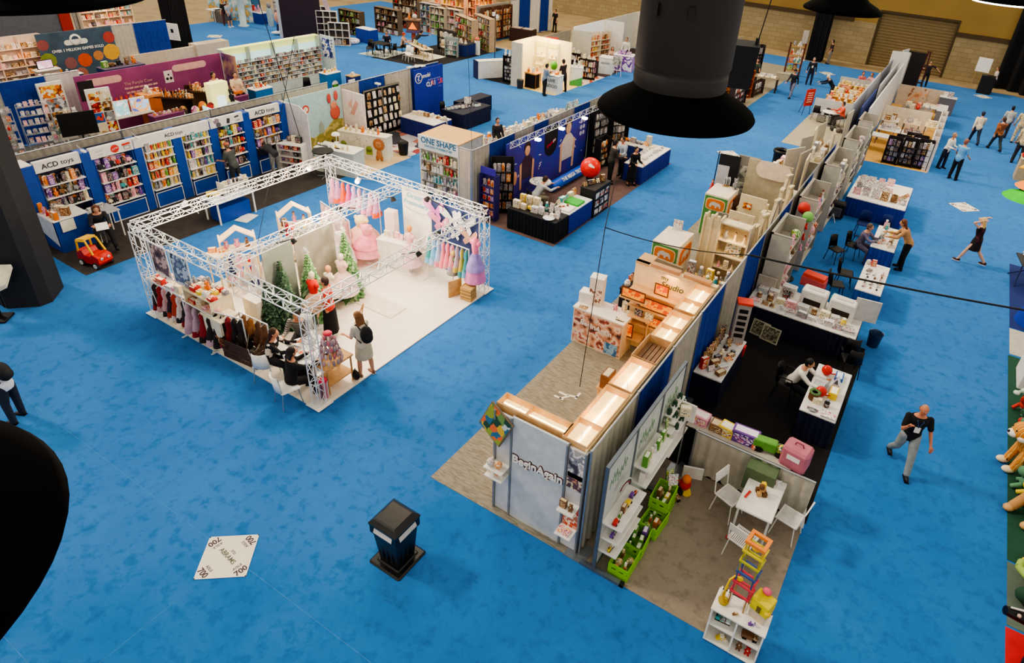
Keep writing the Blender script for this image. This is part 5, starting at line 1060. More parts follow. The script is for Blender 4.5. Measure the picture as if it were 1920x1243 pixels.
b=MB();b.bx(-20.8,-19.6,18.3,18.36,0,2.3,C('#e8dcd6'));b.slab([(-20.4,18.29,1.4),(-20.2,18.29,1.35),(-19.9,18.29,1.9),(-20.05,18.29,2.0)],(0,.01,0),C('#d8a090'));b.slab([(-20.5,18.29,1.75),(-20.3,18.29,1.6),(-20.25,18.29,2.05)],(0,.01,0),C('#e0b0a0'));b.bx(-20.7,-19.8,18.28,18.29,.3,.9,print_mat('picnic',('#d8a898','#e8dcd6','#c87a6a','#f0e8e0'),4));b.build('partition',label='pinkish white wing panel with drawn leaf artwork',cat='wall panel')
def round_animal(b,x,z,y,s,c1,c2):
 for i in range(14):a=2*PI*i/14;b.ball((x+s*.95*math.cos(a),y+.004,z+s*.95*math.sin(a)),(s*.27,.012,s*.27),C(c1),8,5)
 b.ball((x,y,z),(s*.95,.014,s*.95),C(c1),16,8);b.ball((x,y-.006,z),(s*.66,.016,s*.62),C(c2),16,8)
 for q in(-1,1):b.ball((x+q*s*.25,y-.02,z+.12*s),s*.07,BLACK,6,5)
 b.ball((x,y-.022,z-.08*s),s*.09,BROWN,6,5)
t=counter((-19.2,17.85,0),R(16),2.15,.5,1.0,'cream counter printed with dots, arches and a round lion face',C('#e6dfcc'),C('#ded6c0'))
b=MB();round_animal(b,.72,.68,-.27,.21,'#b06a3c','#c98a58');b.ball((.72,-.265,.28),(.12,.012,.2),C('#b87a50'));b.ball((.62,-.27,.12),(.06,.012,.12),C('#a86a40'));b.ball((.82,-.27,.12),(.06,.012,.12),C('#a86a40'));b.build('lion_print',t)
b=MB();pill(b,-.95,-.72,.5,.115,-.262,C('#8aa046'));b.bx(-.95,-.72,-.262,-.255,.3,.5,C('#8aa046'));pill(b,.15,.42,.42,.13,-.262,C('#8aa046'));b.bx(.15,.42,-.262,-.255,.2,.42,C('#8aa046'))
for i in range(22):b.ball((rnd.uniform(-1,.5),-.258,rnd.uniform(.1,.9)),(.015,.006,.025),C('#8a8070'),5,4)
b.build('dot_print',t);stock((-20.0,17.55,1.0),(-18.4,18.05,1.0),16,['plush_toy','toy_blocks','plush_toy'],['yellow','cream','orange','cream','white'],'the dotted cream counter',(.16,.24),(.18,.32),1.2)
t=counter((-18.75,16.1,0),R(14),1.7,.75,.95,'pale mint L shaped demo counter with toy lamps in the pastel booth',C('#c8cfc4'),C('#dcdcd0'));stock((-19.5,15.8,.95),(-18.2,16.1,.95),14,['toy_train','toy_blocks','toy_ball','plush_toy'],['cream','green','white','yellow'],'the pale mint demo counter',(.16,.24),(.14,.26))
t=thing('desk_lamp',(-19.2,16.4,.95),0,'white mushroom-like desk lamp on the pale mint counter','lamp');b=MB();b.lathe([(.16,.3),(.13,.38),(.03,.42)],WHITE);b.build('lamp_shade',t);b=MB();b.path([(0,0,0),(.02,0,.2),(0,0,.38)],.015,WHITE);b.lathe([(.09,0),(.09,.02)],WHITE);b.build('pole',t)
chair(-19.6,16.9,R(150),'black folding chair in the pastel animal booth',BLACK,BLACK);chair(-20.2,18.0,R(90),'second black chair in front of the pinkish wing panel',BLACK,BLACK)
b=MB();b.lathe([(.17,0),(.22,.5),(.22,.52),(.1,.6)],BLACK,n=20);b.build('waste_bin',None,(-18.25,18.95,0),label='small black round bin beside the lion counter',cat='bin')
t=thing('pegboard',(-20.5,20.2,0),R(90),'black gridded pegboard wall of white carded goods','wall panel');b=MB();b.bx(-1.05,1.05,0,.05,0,2.1,BLACK);b.build('panel',t);b=MB();rect_frame(b,-1.05,1.05,0,2.1,-.005,.05,C('#7a7468'));b.bx(-.02,.02,-.02,0,0,2.1,C('#7a7468'));b.build('frame',t)
for k in range(5):stock((-20.42,19.25,.25+.37*k),(-20.42,21.15,.25+.37*k),90,['carded_toy','book'],['white','grey','white','cream','brown'],'%s row of the black pegboard wall'%ordw(k),(.15,.24),(.2,.3),1.45,yaw=.02)
t=thing('double_lamp',(-20.4,19.9,2.1),0,'white clip lamp above the black pegboard wall','lamp');b=MB();b.bc((0,0,.2),(.25,.12,.06),WHITE);b.build('lamp_head',t);b=MB();b.tube((0,0,0),(0,0,.2),.015,CHROME);b.build('arm',t)
b=MB();b.bev(-.18,.18,-.02,.02,1.95,2.3,WHITE);b.build('notice_sheet',None,(-21.6,19.6,0),R(90),label='white notice sheet pinned to the blue curtain above the pegboard',cat='sign')
drapes((-20.9,18.3),(-20.9,26),[('g',1.0),('b',1.5),('g',1.6),('b',1.9)],'the drapes behind the pegboard wall',2.42)
t=thing('banner',(-20.6,23.3,0),R(90),'tall royal blue banner with a white ring logo and coloured letters','banner');b=MB();b.bx(-.98,.98,0,.04,0,2.4,C('#1b2c96'));b.build('panel',t)
b=MB();b.lathe([(.2,-.008),(.235,-.008),(.235,.008),(.2,.008)],WHITE,T=Matrix.Translation((-.7,-.012,2.0))@Matrix.Rotation(PI/2,4,'X'),n=28,cap=False)
b.path([(-.82,-.012,2.1),(-.62,-.012,2.12),(-.76,-.012,1.95),(-.6,-.012,1.88)],.012,WHITE);b.path([(-.7,-.012,2.12),(-.72,-.012,1.86)],.012,WHITE);b.build('ring_logo',t);text('mobi',.26,WHITE,t,(-.18,-.01,2.05),bold=.01)
for i,(ch,c)in enumerate(zip('CURIOUS',['#f0eef0','#f0eef0','#e88a70','#e8e0e8','#3a4ac0','#e05a9a','#e84a3a'])):text(ch,.3,C(c),t,(-.1+.16*i,-.01,1.62-.02*math.sin(i*2)),bold=.02)
text('playful & unique toys for',.09,C('#8a94e0'),t,(.35,-.01,1.82));text('minds',.1,C('#6a74d0'),t,(.72,-.01,1.42))
b=MB();[b.bc((-21.0+.1*i,22.5+.3*i,2.44),(.2,.24,.04),C('#dcdad4'))for i in range(3)];b.build('cardboard_lid',label='flat white boxes lying on top of the drape rail',cat='box')
skirt_table(-20.2,-18.3,20.9,22.1,'white topped table with a royal blue skirt and boxed cakes',C('#ded6cc'),C('#14226a',.9));stock((-20.0,21.5,.75),(-18.4,21.8,.75),10,['toy_blocks','boxed_toy'],['cream','brown','cream'],'the royal blue skirted table',(.22,.3),(.14,.2))
chair(-18.5,21.9,R(200),'grey chair back behind the royal blue skirted table',GREY,STEEL)
skirt_table(-19.6,-18.3,22.9,25.0,'long navy draped table of white gadgets',C('#10162e'),C('#0f1634',.9));skirt_table(-20.0,-19.3,24.3,26.4,'second navy draped table behind the long navy table',C('#10162e'),C('#0f1634',.9))
stock((-19.4,22.9,.75),(-18.6,24.6,.75),60,['jar','brochure_stack','toy_ball','tent_card'],['white','grey','teal','white'],'the long navy draped table',(.12,.2),(.08,.2));item('tent_card','white',(-19.3,24.5,.75),R(30),.35,.3,'white tent card frame at the end of the long navy table')
chair(-19.9,23.6,R(90),'black chair behind the long navy draped table',BLACK,BLACK)
floorcloth(rect(-12.3,-9.2,16.0,25.6),C('#604a48',.95,scale=3,var=.2),'dusky maroon carpet of the purple mural booth')
drapes((-12.4,15.95),(-12.4,30),[('g',.9),('b',1.5),('g',1.2),('b',1.0),('g',1.9),('b',1.3),('g',1.0),('b',1.5)],'the drapes behind the purple mural',2.42)
drapes((-12.45,15.95),(-14.0,15.95),[('s',.45)],'the drape return beside the kiosk',2.42)
t=thing('mural_screen',(-12.05,20.2,0),R(90),'long violet mural wall with two people photographs and a dark arch logo','wall panel');b=MB();b.bx(-2.8,2.8,0,.05,.0,2.32,ramp_mat('violet',('#2e2a8c','#40308a','#2a3aa8','#4a2f80'),'noise',.5,.5,rand=False,const=False));b.build('panel',t)
b=MB();b.slab([(.05+.45*math.cos(a),-.012,1.6+.45*math.sin(a))for a in[PI+PI*i/12 for i in range(13)]]+[(.5,-.012,2.3),(-.4,-.012,2.3)],(0,.01,0),C('#141018'));b.build('arch_logo_panel',t);b=MB()
for i in range(6):b.bc((-.2+.1*i,-.02,1.56+.03*i),(.07,.01,.12-.03*(i%2)),C('#b0203a' if i<4 else '#c8a0a8'),ry=.5)
b.build('script_logo',t)
def flat_person(b,x,z,s,skin,shirt,hair):
 b.ball((x,-.012,z+.62*s),(.12*s,.012,.15*s),C(skin));b.ball((x,-.01,z+.7*s),(.15*s,.01,.14*s),C(hair));b.slab([(x-.22*s,-.014,z-.1*s),(x+.22*s,-.014,z-.1*s),(x+.24*s,-.014,z+.35*s),(x+.1*s,-.014,z+.48*s),(x-.1*s,-.014,z+.48*s),(x-.24*s,-.014,z+.35*s)],(0,.01,0),C(shirt))
 for q in(-1,1):b.slab([(x+q*.24*s,-.016,z+.35*s),(x+q*.32*s,-.016,z+.3*s),(x+q*.3*s,-.016,z-.35*s),(x+q*.22*s,-.016,z-.35*s)],(0,.01,0),C(skin))
b=MB();flat_person(b,-1.55,.9,1.45,'#d8a080','#3c2438','#2c1a20');flat_person(b,1.3,.85,1.75,'#e0b090','#d8ccc4','#4a2c1c');b.ball((-2.3,-.012,.95),(.14,.012,.26),C('#d89a78'));b.build('people_print',t)
b=MB()
for i in range(26):
 x,z=rnd.uniform(-2.6,2.5),rnd.uniform(.5,2.1)
 if abs(x-.05)<.55 or abs(x+1.55)<.4 or abs(x-1.35)<.5:continue
 b.bc((x,-.006,z),(rnd.uniform(.05,.2),.008,rnd.uniform(.02,.06)),C('#c8bce0'),ry=rnd.uniform(-1,1))
for i in range(6):b.tube((2.3+.22*(i%2),-.012,1.95-.25*(i//2)),(2.3+.22*(i%2),0,1.95-.25*(i//2)),.09,C('#b8b4d4'),n=12)
b.build('tricks_print',t)
truss((-11.75,17.3,2.36),(-11.75,23.2,2.36),.22,'light silver truss above the violet mural wall',m=C('#b8bcc4',.4,.4),r=.012,tri=True)
for i,y in enumerate((18.6,20.2,21.9)):
 t=thing('spot_lamp',(-11.6,y,2.3),0,'small white spotlight on the silver truss, %s from the left'%ordw(i),'lamp');b=MB();b.bc((0,0,0),(.18,.14,.07),LAMPW);b.build('lamp_head',t);b=MB();b.tube((0,0,.02),(-.1,0,.1),.01,CHROME);b.build('arm',t)
t=thing('inflatable_tube',(-11.55,19.6,.2),0,'long bright blue inflatable tube with white letters lying by the mural','inflatable');b=MB();b.tube((0,0,0),(0,2.7,0),.2,C('#1554c8',.3),n=22);b.ball((0,0,0),(.2,.06,.2),C('#1246b0',.3),18,10);b.ball((0,2.7,0),(.2,.06,.2),C('#1246b0',.3),18,10);b.build('tube_skin',t)
text('THE MEGA TRON',.2,WHITE,t,(.155,1.35,.14),(R(48),0,R(90)),bold=.02)
def ball_obj(loc,r,c,label):
 t=thing('exercise_ball',loc,0,label,'ball');b=MB();b.ball((0,0,0),r,C(c,.25),28,18);b.build('ball_skin',t);b=MB();d=V((.52,-.72,.46)).normalized();T=d.to_track_quat('Z','Y').to_matrix().to_4x4()
 for i in range(4):b.lathe([(.01,r*1.004),(.06-.01*i,r*.992)],WHITE,n=10,T=Matrix.Rotation(.16*(i-1.5),4,(.4,.3,1))@T)
 b.build('white_script',t);return t
ball_obj((-9.95,19.55,1.42),.36,'#e0241a','big glossy red inflatable ball above the black display cabinet')
t=counter((-9.5,19.2,0),0,.6,1.2,1.05,'black display cabinet with printed sides at the corner of the mural booth',C('#14141a'),C('#1c1a20'))
b=MB()
for i in range(3):
 for k in range(3):b.bx(.29,.3,-.5+.34*i,-.24+.34*i,.1+.3*k,.3+.3*k,pk('grey',8))
b.build('side_print',t);stock((-9.75,18.7,1.05),(-9.4,19.7,1.05),60,['boxed_toy','plush_toy','tent_card'],['brown','cream','black'],'the black display cabinet',(.16,.24),(.12,.24))
b=MB();b.lathe([(.12,0),(.14,.05),(.13,.1)],BLACK,n=16);b.build('ball_stand',None,(-9.95,19.55,.96),label='black ring stand under the big red ball',cat='stand');b=MB();b.tube((0,0,0),(0,0,.98),.04,BLACK);b.bev(-.18,.18,-.18,.18,0,.03,BLACK);b.build('ball_pedestal',None,(-9.95,19.55,0),label='black pole carrying the ring stand of the red ball',cat='stand')
skirt_table(-11.1,-9.25,16.15,16.95,'black draped table with rounded corner at the front of the mural booth',BLACK,CLOTHK);skirt_table(-10.05,-9.25,16.98,18.55,'blue draped side table with green and white trays',C('#dfe4dc'),C('#1c2f8c',.9))
stock((-11.0,16.35,.75),(-10.4,16.45,.75),0,['boxed_toy','toy_truck'],['yellow','yellow','cream'],'left end of the black draped table',(.18,.24),(.16,.28));stock((-11.0,16.75,.75),(-10.4,16.85,.75),0,['boxed_toy'],['yellow','cream'],'left rear end of the black draped table',(.18,.24),(.24,.34))
stock((-10.35,16.4,.75),(-9.35,16.5,.75),0,['tent_card','brochure_stack','boxed_toy'],['white','grey','white','cream'],'the black draped table',(.16,.26),(.08,.3));stock((-10.3,16.75,.75),(-9.4,16.85,.75),0,['carded_toy','jar','tent_card'],['grey','white','teal'],'rear edge of the black draped table',(.16,.24),(.2,.34))
b=MB();b.lathe([(.15,0),(.19,.03),(.2,.04),(.14,.02),(.01,.015)],C('#d8dce0'),n=22);b.build('plate',None,(-9.6,16.3,.75),label='round white plate near the rounded table corner',cat='plate')
b=MB();b.bev(-.28,.28,-.25,.25,0,.07,C('#3aa83a'));b.build('tray',None,(-9.6,17.9,.75),label='bright green tray on the blue draped side table',cat='tray');b=MB();b.bev(-.28,.28,-.25,.25,0,.06,WHITE);b.build('tray',None,(-9.6,17.3,.75),label='white tray on the blue draped side table',cat='tray')
stock((-9.75,17.1,.81),(-9.5,17.5,.81),40,['toy_blocks','carded_toy'],['brown','cream','red'],'the white tray',(.1,.14),(.06,.1));stock((-9.9,17.2,.75),(-9.95,18.5,.75),90,['tent_card','boxed_toy'],['teal','teal','orange','cream'],'rear edge of the blue draped side table',(.22,.3),(.18,.26))
def tall_rack(x,y,rz,w,h,label,where,cols_,n=5,m=BLACK,kinds=('carded_toy','boxed_toy','carded_toy')):
 t=thing('display_rack',(x,y,0),rz,label,'rack');b=MB();b.bx(-w/2,w/2,.12,.17,0,h,m);b.build('back_panel',t)
 for s in(-1,1):b=MB();b.bx(s*w/2-.015,s*w/2+.015,-.14,.17,0,h,m);b.build('side_panel',t)
 c,s_=math.cos(rz),math.sin(rz)
 for k in range(n):z=.15+(h-.3)*k/n;b=MB();b.bx(-w/2,w/2,-.13,.12,z-.02,z,m);b.build('shelf',t);stock((x-c*(w/2-.04),y-s_*(w/2-.04),z),(x+c*(w/2-.04),y+s_*(w/2-.04),z),math.degrees(rz),list(kinds),cols_,'%s shelf of %s'%(ordw(k),where),(.12,.18),(h/n*.6,h/n*.85))
 return t
tall_rack(-12.0,16.35,R(0),.6,1.6,'purple headed display rack of colourful packs beside the grey curtain','the purple headed rack',['orange','purple','grey','blue','red'],5,C('#2c2468'));tall_rack(-11.95,17.0,R(40),.75,2.0,'tall black display rack of orange and silver packs','the tall black rack',['orange','grey','white','black'],5)
b=MB();b.bx(-.3,.3,-.03,0,1.62,1.85,C('#3a2a9a'));b.build('rack_sign',None,(-12.0,16.3,0),label='purple header sign on the colourful rack',cat='sign')
tall_rack(-11.8,23.7,R(80),1.1,2.3,'tall black wall rack of grey packs right of the mural','the rack right of the mural',['grey','white','black','grey'],6);tall_rack(-11.4,24.7,R(60),.8,1.9,'second black rack of packs beneath the big lamp','the second mural rack',['grey','brown','white'],5);tall_rack(-11.3,23.1,R(85),.7,1.3,'low rack of brown picture packs below the mural end','the low mural rack',['brown','orange','cream','grey'],4)
t=thing('round_table',(-11.5,18.75,0),0,'small round table covered with white plates by the mural','table');b=MB();b.lathe([(.38,.7),(.4,.72),(.39,.74)],WHITE,n=28);b.build('tabletop',t);b=MB();b.tube((0,0,0),(0,0,.7),.03,CHROME);b.lathe([(.24,0),(.24,.02)],CHROME);b.build('base',t)
for i in range(4):b=MB();b.lathe([(.07,0),(.11,.015),(.115,.02),(.01,.008)],C('#dfe6ee'),n=18);b.build('plate',None,(-11.5+.2*math.cos(i*PI/2),18.75+.2*math.sin(i*PI/2),.74),label='white plate, %s counted around the small round table'%ordw(i),cat='plate',group='plates on the small round table')
person((-11.2,17.95,0),R(150),'man in a pale shirt leaning over the small round table','desk','#c4c8cc','#8a8470','#3a2a20',sleeve='long',lean=35);chair(-11.15,17.85,R(150),'black chair under the man in the pale shirt',BLACK,BLACK)
person((-10.25,21.85,0),R(140),'heavy man in a dark grey jacket seen from behind near the red ball','phone','#3a3834','#121212','#1a1614',sleeve='long',scale=1.05)
person((-10.2,22.75,0),R(-20),'man in a pale blue shirt looking down at a paper in the mural booth','phone','#aebccc','#15161a','#2a201a',sleeve='long',extra=holding('#e8e8e8'));person((-9.5,22.25,0),R(60),'woman in a long black coat at the corner of the blue table','phone','#101014','#0e0e12','#141012',sleeve='long',legs='longskirt',female=True,scale=.95)
skirt_table(-10.0,-9.2,22.5,25.3,'long white topped table with a blue skirt along the aisle',C('#ddd8d4'),C('#1c2c80',.9));skirt_table(-11.3,-10.02,24.5,25.3,'blue skirted rear table behind the long aisle table',C('#c8c0b8'),C('#1a2a70',.9))
for r_ in range(2):stock((-9.85+.35*r_,22.6,.75),(-9.85+.35*r_,25.2,.75),100,['brochure_stack','tent_card','carded_toy','jar'],['white','grey','cream','white'],'%s row of the long aisle table'%['inner','outer'][r_],(.14,.24),(.04,.2))
stock((-11.2,24.9,.75),(-10.1,24.9,.75),0,['boxed_toy','toy_truck','tent_card'],['yellow','grey','orange','cream'],'the blue skirted rear table',(.2,.3),(.16,.26));b=MB();b.bx(-10.2,-10.0,24.9,25.1,0,1.15,C('#c0bcb4'));b.build('pillar_box',label='pale grey pillar box behind the aisle table',cat='pedestal')
t=skirt_table(-15.7,-14.9,19.8,26.6,'very long table of white samples behind the mural drapes',C('#dcdcda'),C('#c8c8cc',.9));
for r_ in range(2):stock((-15.1-.35*r_,20.0,.75),(-15.1-.35*r_,26.5,.75),90,['book','tent_card','jar','plush_toy','boxed_toy'],['white','grey','white','cream','white','orange']if r_ else['white','cream','grey'],'%s row of the very long sample table'%['front','rear'][r_],(.2,.34),(.16,.34))
stock((-13.9,18.9,.75),(-13.9,21.4,.75),90,['book','tent_card'],['grey','brown','white'],'the picture stand behind the drapes',(.26,.34),(.5,.8));leg_table(-13.9,20.1,.6,2.6,'white table behind the blue drape beside the kiosk',.75)
person((-15.2,21.2,0),R(60),'person in dark clothes behind the very long sample table','stand','#24242a','#202028','#1a1412',sleeve='long',female=True)
stock((-15.1,26.6,.75),(-15.0,27.6,.75),90,['tent_card','boxed_toy'],['white','teal','orange'],'the far end of the sample table',(.4,.5),(.4,.5));leg_table(-15.0,27.15,.7,1.1,'white table at the far end of the sample table',.75)
drapes((-2.97,6.8),(-2.97,40),[('s',1.7),('b',1.6),('g',1.5),('b',1.6),('g',1.5),('b',1.7),('g',1.4),('b',1.4),('g',1.5),('b',1.3),('g',1.6),('b',2.2)],'the centre drapes',2.38,.05)
floorcloth([(-6.14,6.62),(-2.95,6.62),(-2.95,22.4),(-6.18,22.4)],GC,'light grey plank pattern carpet of the lit wooden toy booth')
for i,(x,y,a)in enumerate(((-5.32,9.98,0),(-5.3,10.15,0),(-5.22,10.06,.9),(-5.09,10.2,.3),(-5.0,10.28,1.6))):b=MB();b.bx(-.12,.12,-.025,.025,0,.003,WHITE);b.build('floor_tape',None,(x,y,.008),a,label='short white tape mark on the grey plank carpet',cat='tape',group='white tape marks on the plank carpet')
SLAT=C('#cfd0d4',.5);WARMW=C('#f6dcae',.6);PLY=wood('#d9b184','#c69a68')
t=thing('front_screen',(-3.72,6.85,0),0,'tall pale front wall with BeginAgain lettering and picture side panels','wall panel')
b=MB();b.bx(-.68,.36,-.1,-.06,0,2.36,C('#c6ccd2',.5));b.build('front_panel',t);b=MB();b.bx(-1.02,-.7,-.08,-.04,0,2.3,SLAT);b.build('side_panel',t);b=MB();b.bx(.38,.7,-.08,-.04,0,2.3,SLAT);b.build('side_panel',t)
for x in(-1.04,-.7,.36,.7):b=MB();b.bx(x-.015,x+.015,-.12,-.02,0,2.34,C('#8f9498',.4,.4));b.build('upright_post',t)
text('BeginAgain',.225,C('#4a2030'),t,(-.16,-.103,1.5),(PI/2,R(-3),0),bold=.075,ext=.01,name='lettering_outline');text('BeginAgain',.225,C('#f4f0ee',.5),t,(-.16,-.12,1.5),(PI/2,R(-3),0),bold=.018,ext=.012)
for(z0,z1,c)in((1.7,2.3,'grey'),(1.45,1.8,'brown'),(.55,1.1,'red')):b=MB();b.bx(.4,.68,-.1,-.08,z0,z1,print_mat('family'+c,{'grey':('#4a4650','#8a8a94','#e0d8d4','#b0a8a8'),'brown':('#8a5a48','#d8c0a8','#5a4450','#c88a6a'),'red':('#b06a54','#e8d4c0','#c84a34','#d89a84')}[c],6));b.build('photo_print',t)
for(x0,x1,z)in((-1.1,-.72,1.2),(-1.08,-.72,1.02),(.38,.68,1.12),(.38,.68,.55)):b=MB();b.bx(x0,x1,-.35,-.06,z-.02,z,WHITE);b.build('shelf',t)
stock((-4.8,6.62,1.2),(-4.46,6.62,1.2),0,['boxed_toy','toy_ball'],['red','white','orange'],'upper left shelf of the front wall',(.12,.16),(.14,.2));stock((-4.8,6.62,1.02),(-4.46,6.62,1.02),0,['toy_blocks'],['cream','orange','red'],'lower left shelf of the front wall',(.12,.16),(.1,.13));stock((-3.33,6.62,1.12),(-3.05,6.62,1.12),0,['plush_toy','boxed_toy'],['brown','cream','red'],'upper right shelf of the front wall',(.12,.16),(.14,.2));stock((-3.33,6.62,.55),(-3.05,6.62,.55),0,['brochure_stack'],['cream','pink'],'lower right shelf of the front wall',(.2,.24),(.02,.04))
t=thing('picture_board',(-4.78,6.72,1.72),R(-12),'tilted square poster of colourful painted animals at the front wall corner','poster');b=MB();b.bx(-.36,.2,-.03,0,0,.62,C('#7a6a5a'));b.build('frame',t);b=MB();b.bx(-.34,.18,-.04,-.03,.02,.6,print_mat('jungle',('#8a9a3a','#3a6a8a','#c8a83a','#2a4a3a','#d86a3a','#6a8a4a','#b8c4c8'),7,'voronoi'));b.build('picture',t);t.rotation_euler=(R(-8),R(22),R(-12))
def canopy(x0,x1,y0,y1,label,long_x=True):
 t=thing('light_canopy',((x0+x1)/2,(y0+y1)/2,0),0,label,'light canopy');w_,d=(x1-x0)/2,(y1-y0)/2
 b=MB();b.bx(-w_,w_,-d,-d+.02,2.14,2.4,PLY);b.bx(-w_,w_,d-.02,d,2.14,2.4,PLY);b.bx(-w_,-w_+.02,-d+.02,d-.02,2.14,2.4,PLY);b.bx(w_-.02,w_,-d+.02,d-.02,2.14,2.4,PLY);b.build('frame',t)
 b=MB();b.bx(-w_+.02,w_-.02,-d+.02,d-.02,2.25,2.27,C('#ffd88a',.6,emit=1.5,var=.15));b.build('diffuser',t)
 b=MB();
 if long_x:
  b.bx(-w_+.05,w_-.05,-.02,.02,2.28,2.3,C('#fff0c0',.5,emit=5,var=0))
  for i in range(1,int(2*w_/.55)):x=-w_+.55*i;b.bx(x-.01,x+.01,-d+.02,d-.02,2.16,2.38,PLY)
 else:
  b.bx(-.02,.02,-d+.05,d-.05,2.28,2.3,C('#fff0c0',.5,emit=5,var=0))
  for i in range(1,int(2*d/.55)):y=-d+.55*i;b.bx(-w_+.02,w_-.02,y-.01,y+.01,2.16,2.38,PLY)
 b.build('light_strip',t)
 b=MB()
 for i in range(3):x,y=rnd.uniform(-w_+.1,w_-.1),rnd.uniform(-d+.1,d-.1);b.path(sag((x,y,2.3),(x*.4,y*.8,2.42),.06,6),.005,WHITE,4)
 b.build('wire',t)
canopy(-4.82,-3.5,6.86,7.16,'glowing plywood light canopy along the front wall top');
for i,(y0,y1)in enumerate(((6.82,8.35),(8.4,9.35),(10.2,11.3),(11.4,12.65))):canopy(-3.52,-3.06,y0,y1,'glowing plywood light canopy over the side wall, %s from the front'%ordw(i),False)
t=thing('light_canopy',(-3.3,9.8,0),0,'wooden slatted canopy with dark planks between the glowing canopies','light canopy');b=MB();b.bx(-.24,.24,-.42,.42,2.14,2.2,PLY)
for i in range(5):b.bx(-.2+.09*i,-.13+.09*i,-.38,.38,2.2,2.24,C('#8a6a50'))
rect_frame(b,-.25,.25,2.14,2.4,-.4,.02,PLY);b.bx(-.25,-.23,-.42,.42,2.14,2.4,PLY);b.bx(.23,.25,-.42,.42,2.14,2.4,PLY);b.build('frame',t)
t=thing('slatted_screen',(-3.06,9.7,0),R(-90),'long warm lit slat wall with wooden shelves along the centre drapes','wall panel');b=MB();b.bx(-2.9,2.9,-.02,.02,0,2.36,WARMW);[b.bx(-2.9,2.9,-.026,-.02,.15*i,.15*i+.01,C('#c8a878'))for i in range(1,15)];b.build('panel',t)
for z in(.7,1.15,1.6):b=MB();b.bx(-2.7,2.7,-.3,-.02,z-.02,z,PLY);b.build('shelf',t)
for k,z in enumerate((.7,1.15,1.6)):stock((-3.25,12.3,z),(-3.25,7.1,z),-90,['toy_blocks','toy_train','boxed_toy','toy_truck','book'],['cream','brown','orange','cream','white'],'%s slat wall shelf'%['lowest','middle','top'][k],(.18,.3),(.12,.24),1.5)
t=thing('slatted_screen',(-4.15,7.0,0),R(180),'warm lit inner face of the front wall','wall panel');b=MB();b.bx(-.66,.66,-.02,.02,0,2.3,WARMW);b.build('panel',t)
for z in(.7,1.2,1.7):b=MB();b.bx(-.64,.64,-.25,-.02,z-.02,z,PLY);b.build('shelf',t)
for x,y,e in((-3.7,7.8,14),(-3.7,9.6,14),(-3.7,11.4,16),(-4.2,7.4,8)):lamp('AREA',(x+.25,y,2.1),e,'#ffc880',.3,(0,R(-25),0),'shelf_glow',1.2)
for y in(7.6,8.9,10.8,12.0):lamp('POINT',(-3.28,y,2.42),5,'#ffc880',.08,name='canopy_glow')
item('boxed_toy','brown',(-3.75,8.9,1.9),R(-90),.3,.3,'dark framed box on the edge of the side canopy')
leg_table(-3.75,8.9,.3,.35,'small wooden ledge stand by the side canopy',1.9,PLY,PLY)
PH=print_mat('toddlers',('#3a2a30','#7a4a3c','#c88a6c','#dcae90','#e8d4c4','#a8503c','#5a3a34'),3.6,const=False)
t=counter((-5.52,12.33,0),0,1.4,.66,1.05,'white counter wrapped in toddler photographs reading BeginAgain',C('#e8d4bc'),C('#efe6dc'),PH);b=MB();b.bx(.25,.6,-.335,-.325,.05,.38,print_mat('bluepuz',('#5a8ab8','#8ab0d0','#3a6a9a'),5));b.build('blue_print',t);text('BeginAgain',.2,WHITE,t,(-.02,-.337,.66),(PI/2,R(4),0),bold=.02)
b=MB();b.bx(-.17,.17,-.13,.13,0,.72,C('#e8e0d8'));b.bx(-.15,.15,-.14,-.13,.06,.42,print_mat('kidphoto',('#c89a80','#e8dcd0','#8a5a48','#f0e8e0'),6));b.bx(-.18,.18,-.14,.14,.72,.74,WHITE);b.build('display_tower',None,(-5.85,12.5,1.05),R(10),label='white printed display tower standing on the photograph counter',cat='display')
b=MB();b.bev(-.18,.18,-.14,.14,0,.3,WHITE);b.build('display_box',None,(-6.05,12.4,1.05),.1,label='white box at the left end of the photograph counter',cat='box')
stock((-6.1,12.08,1.05),(-5.9,12.08,1.05),0,['brochure_stack'],['brown'],'the front left of the photograph counter',(.2,.24),(.01,.02));stock((-5.4,12.5,1.05),(-4.9,12.55,1.05),0,['carded_toy','tent_card','plush_toy'],['pink','white','cream','brown'],'the right end of the photograph counter',(.16,.22),(.16,.34));stock((-5.1,12.1,1.05),(-4.85,12.12,1.05),0,['toy_train'],['cream'],'the front right of the photograph counter',(.2,.22),(.1,.12))
t=thing('picture_screen',(-4.05,12.75,0),0,'cream wing wall with orange framed pictures and green script lettering','wall panel');b=MB();b.bx(-1.0,1.0,0,.12,0,2.4,WARMW);b.build('panel',t)
text('my',.16,C('#3a5a3a'),t,(-.22,-.01,2.2));text('Studio',.22,C('#3a5a3a'),t,(-.02,-.01,2.02),shear=.2)
b=MB();b.bx(-.62,.1,-.02,.13,2.38,2.46,C('#c09068'));b.bx(.2,.85,-.02,.13,2.38,2.46,C('#c09068'));b.bx(-1.0,-.66,-.02,.5,2.36,2.4,PLY);b.build('top_trim',t)
for z in(1.8,1.35,.9,.45):b=MB();b.bx(-.95,.7,-.3,0,z-.025,z,PLY);b.build('shelf',t)
def lit_pic(x,z,w_,h_,y,label,par=None):
 t=thing('framed_picture',(x,y,z),0,label,'picture');b=MB();rect_frame(b,-w_/2,w_/2,0,h_,0,.03,C('#6a3a1c'));b.build('frame',t);b=MB();b.bx(-w_/2+.02,w_/2-.02,-.006,.008,.02,h_-.02,print_mat('glowor',('#e8762a','#f0a030','#c8501c','#f4b84a'),4,emit=.45));b.build('print',t)
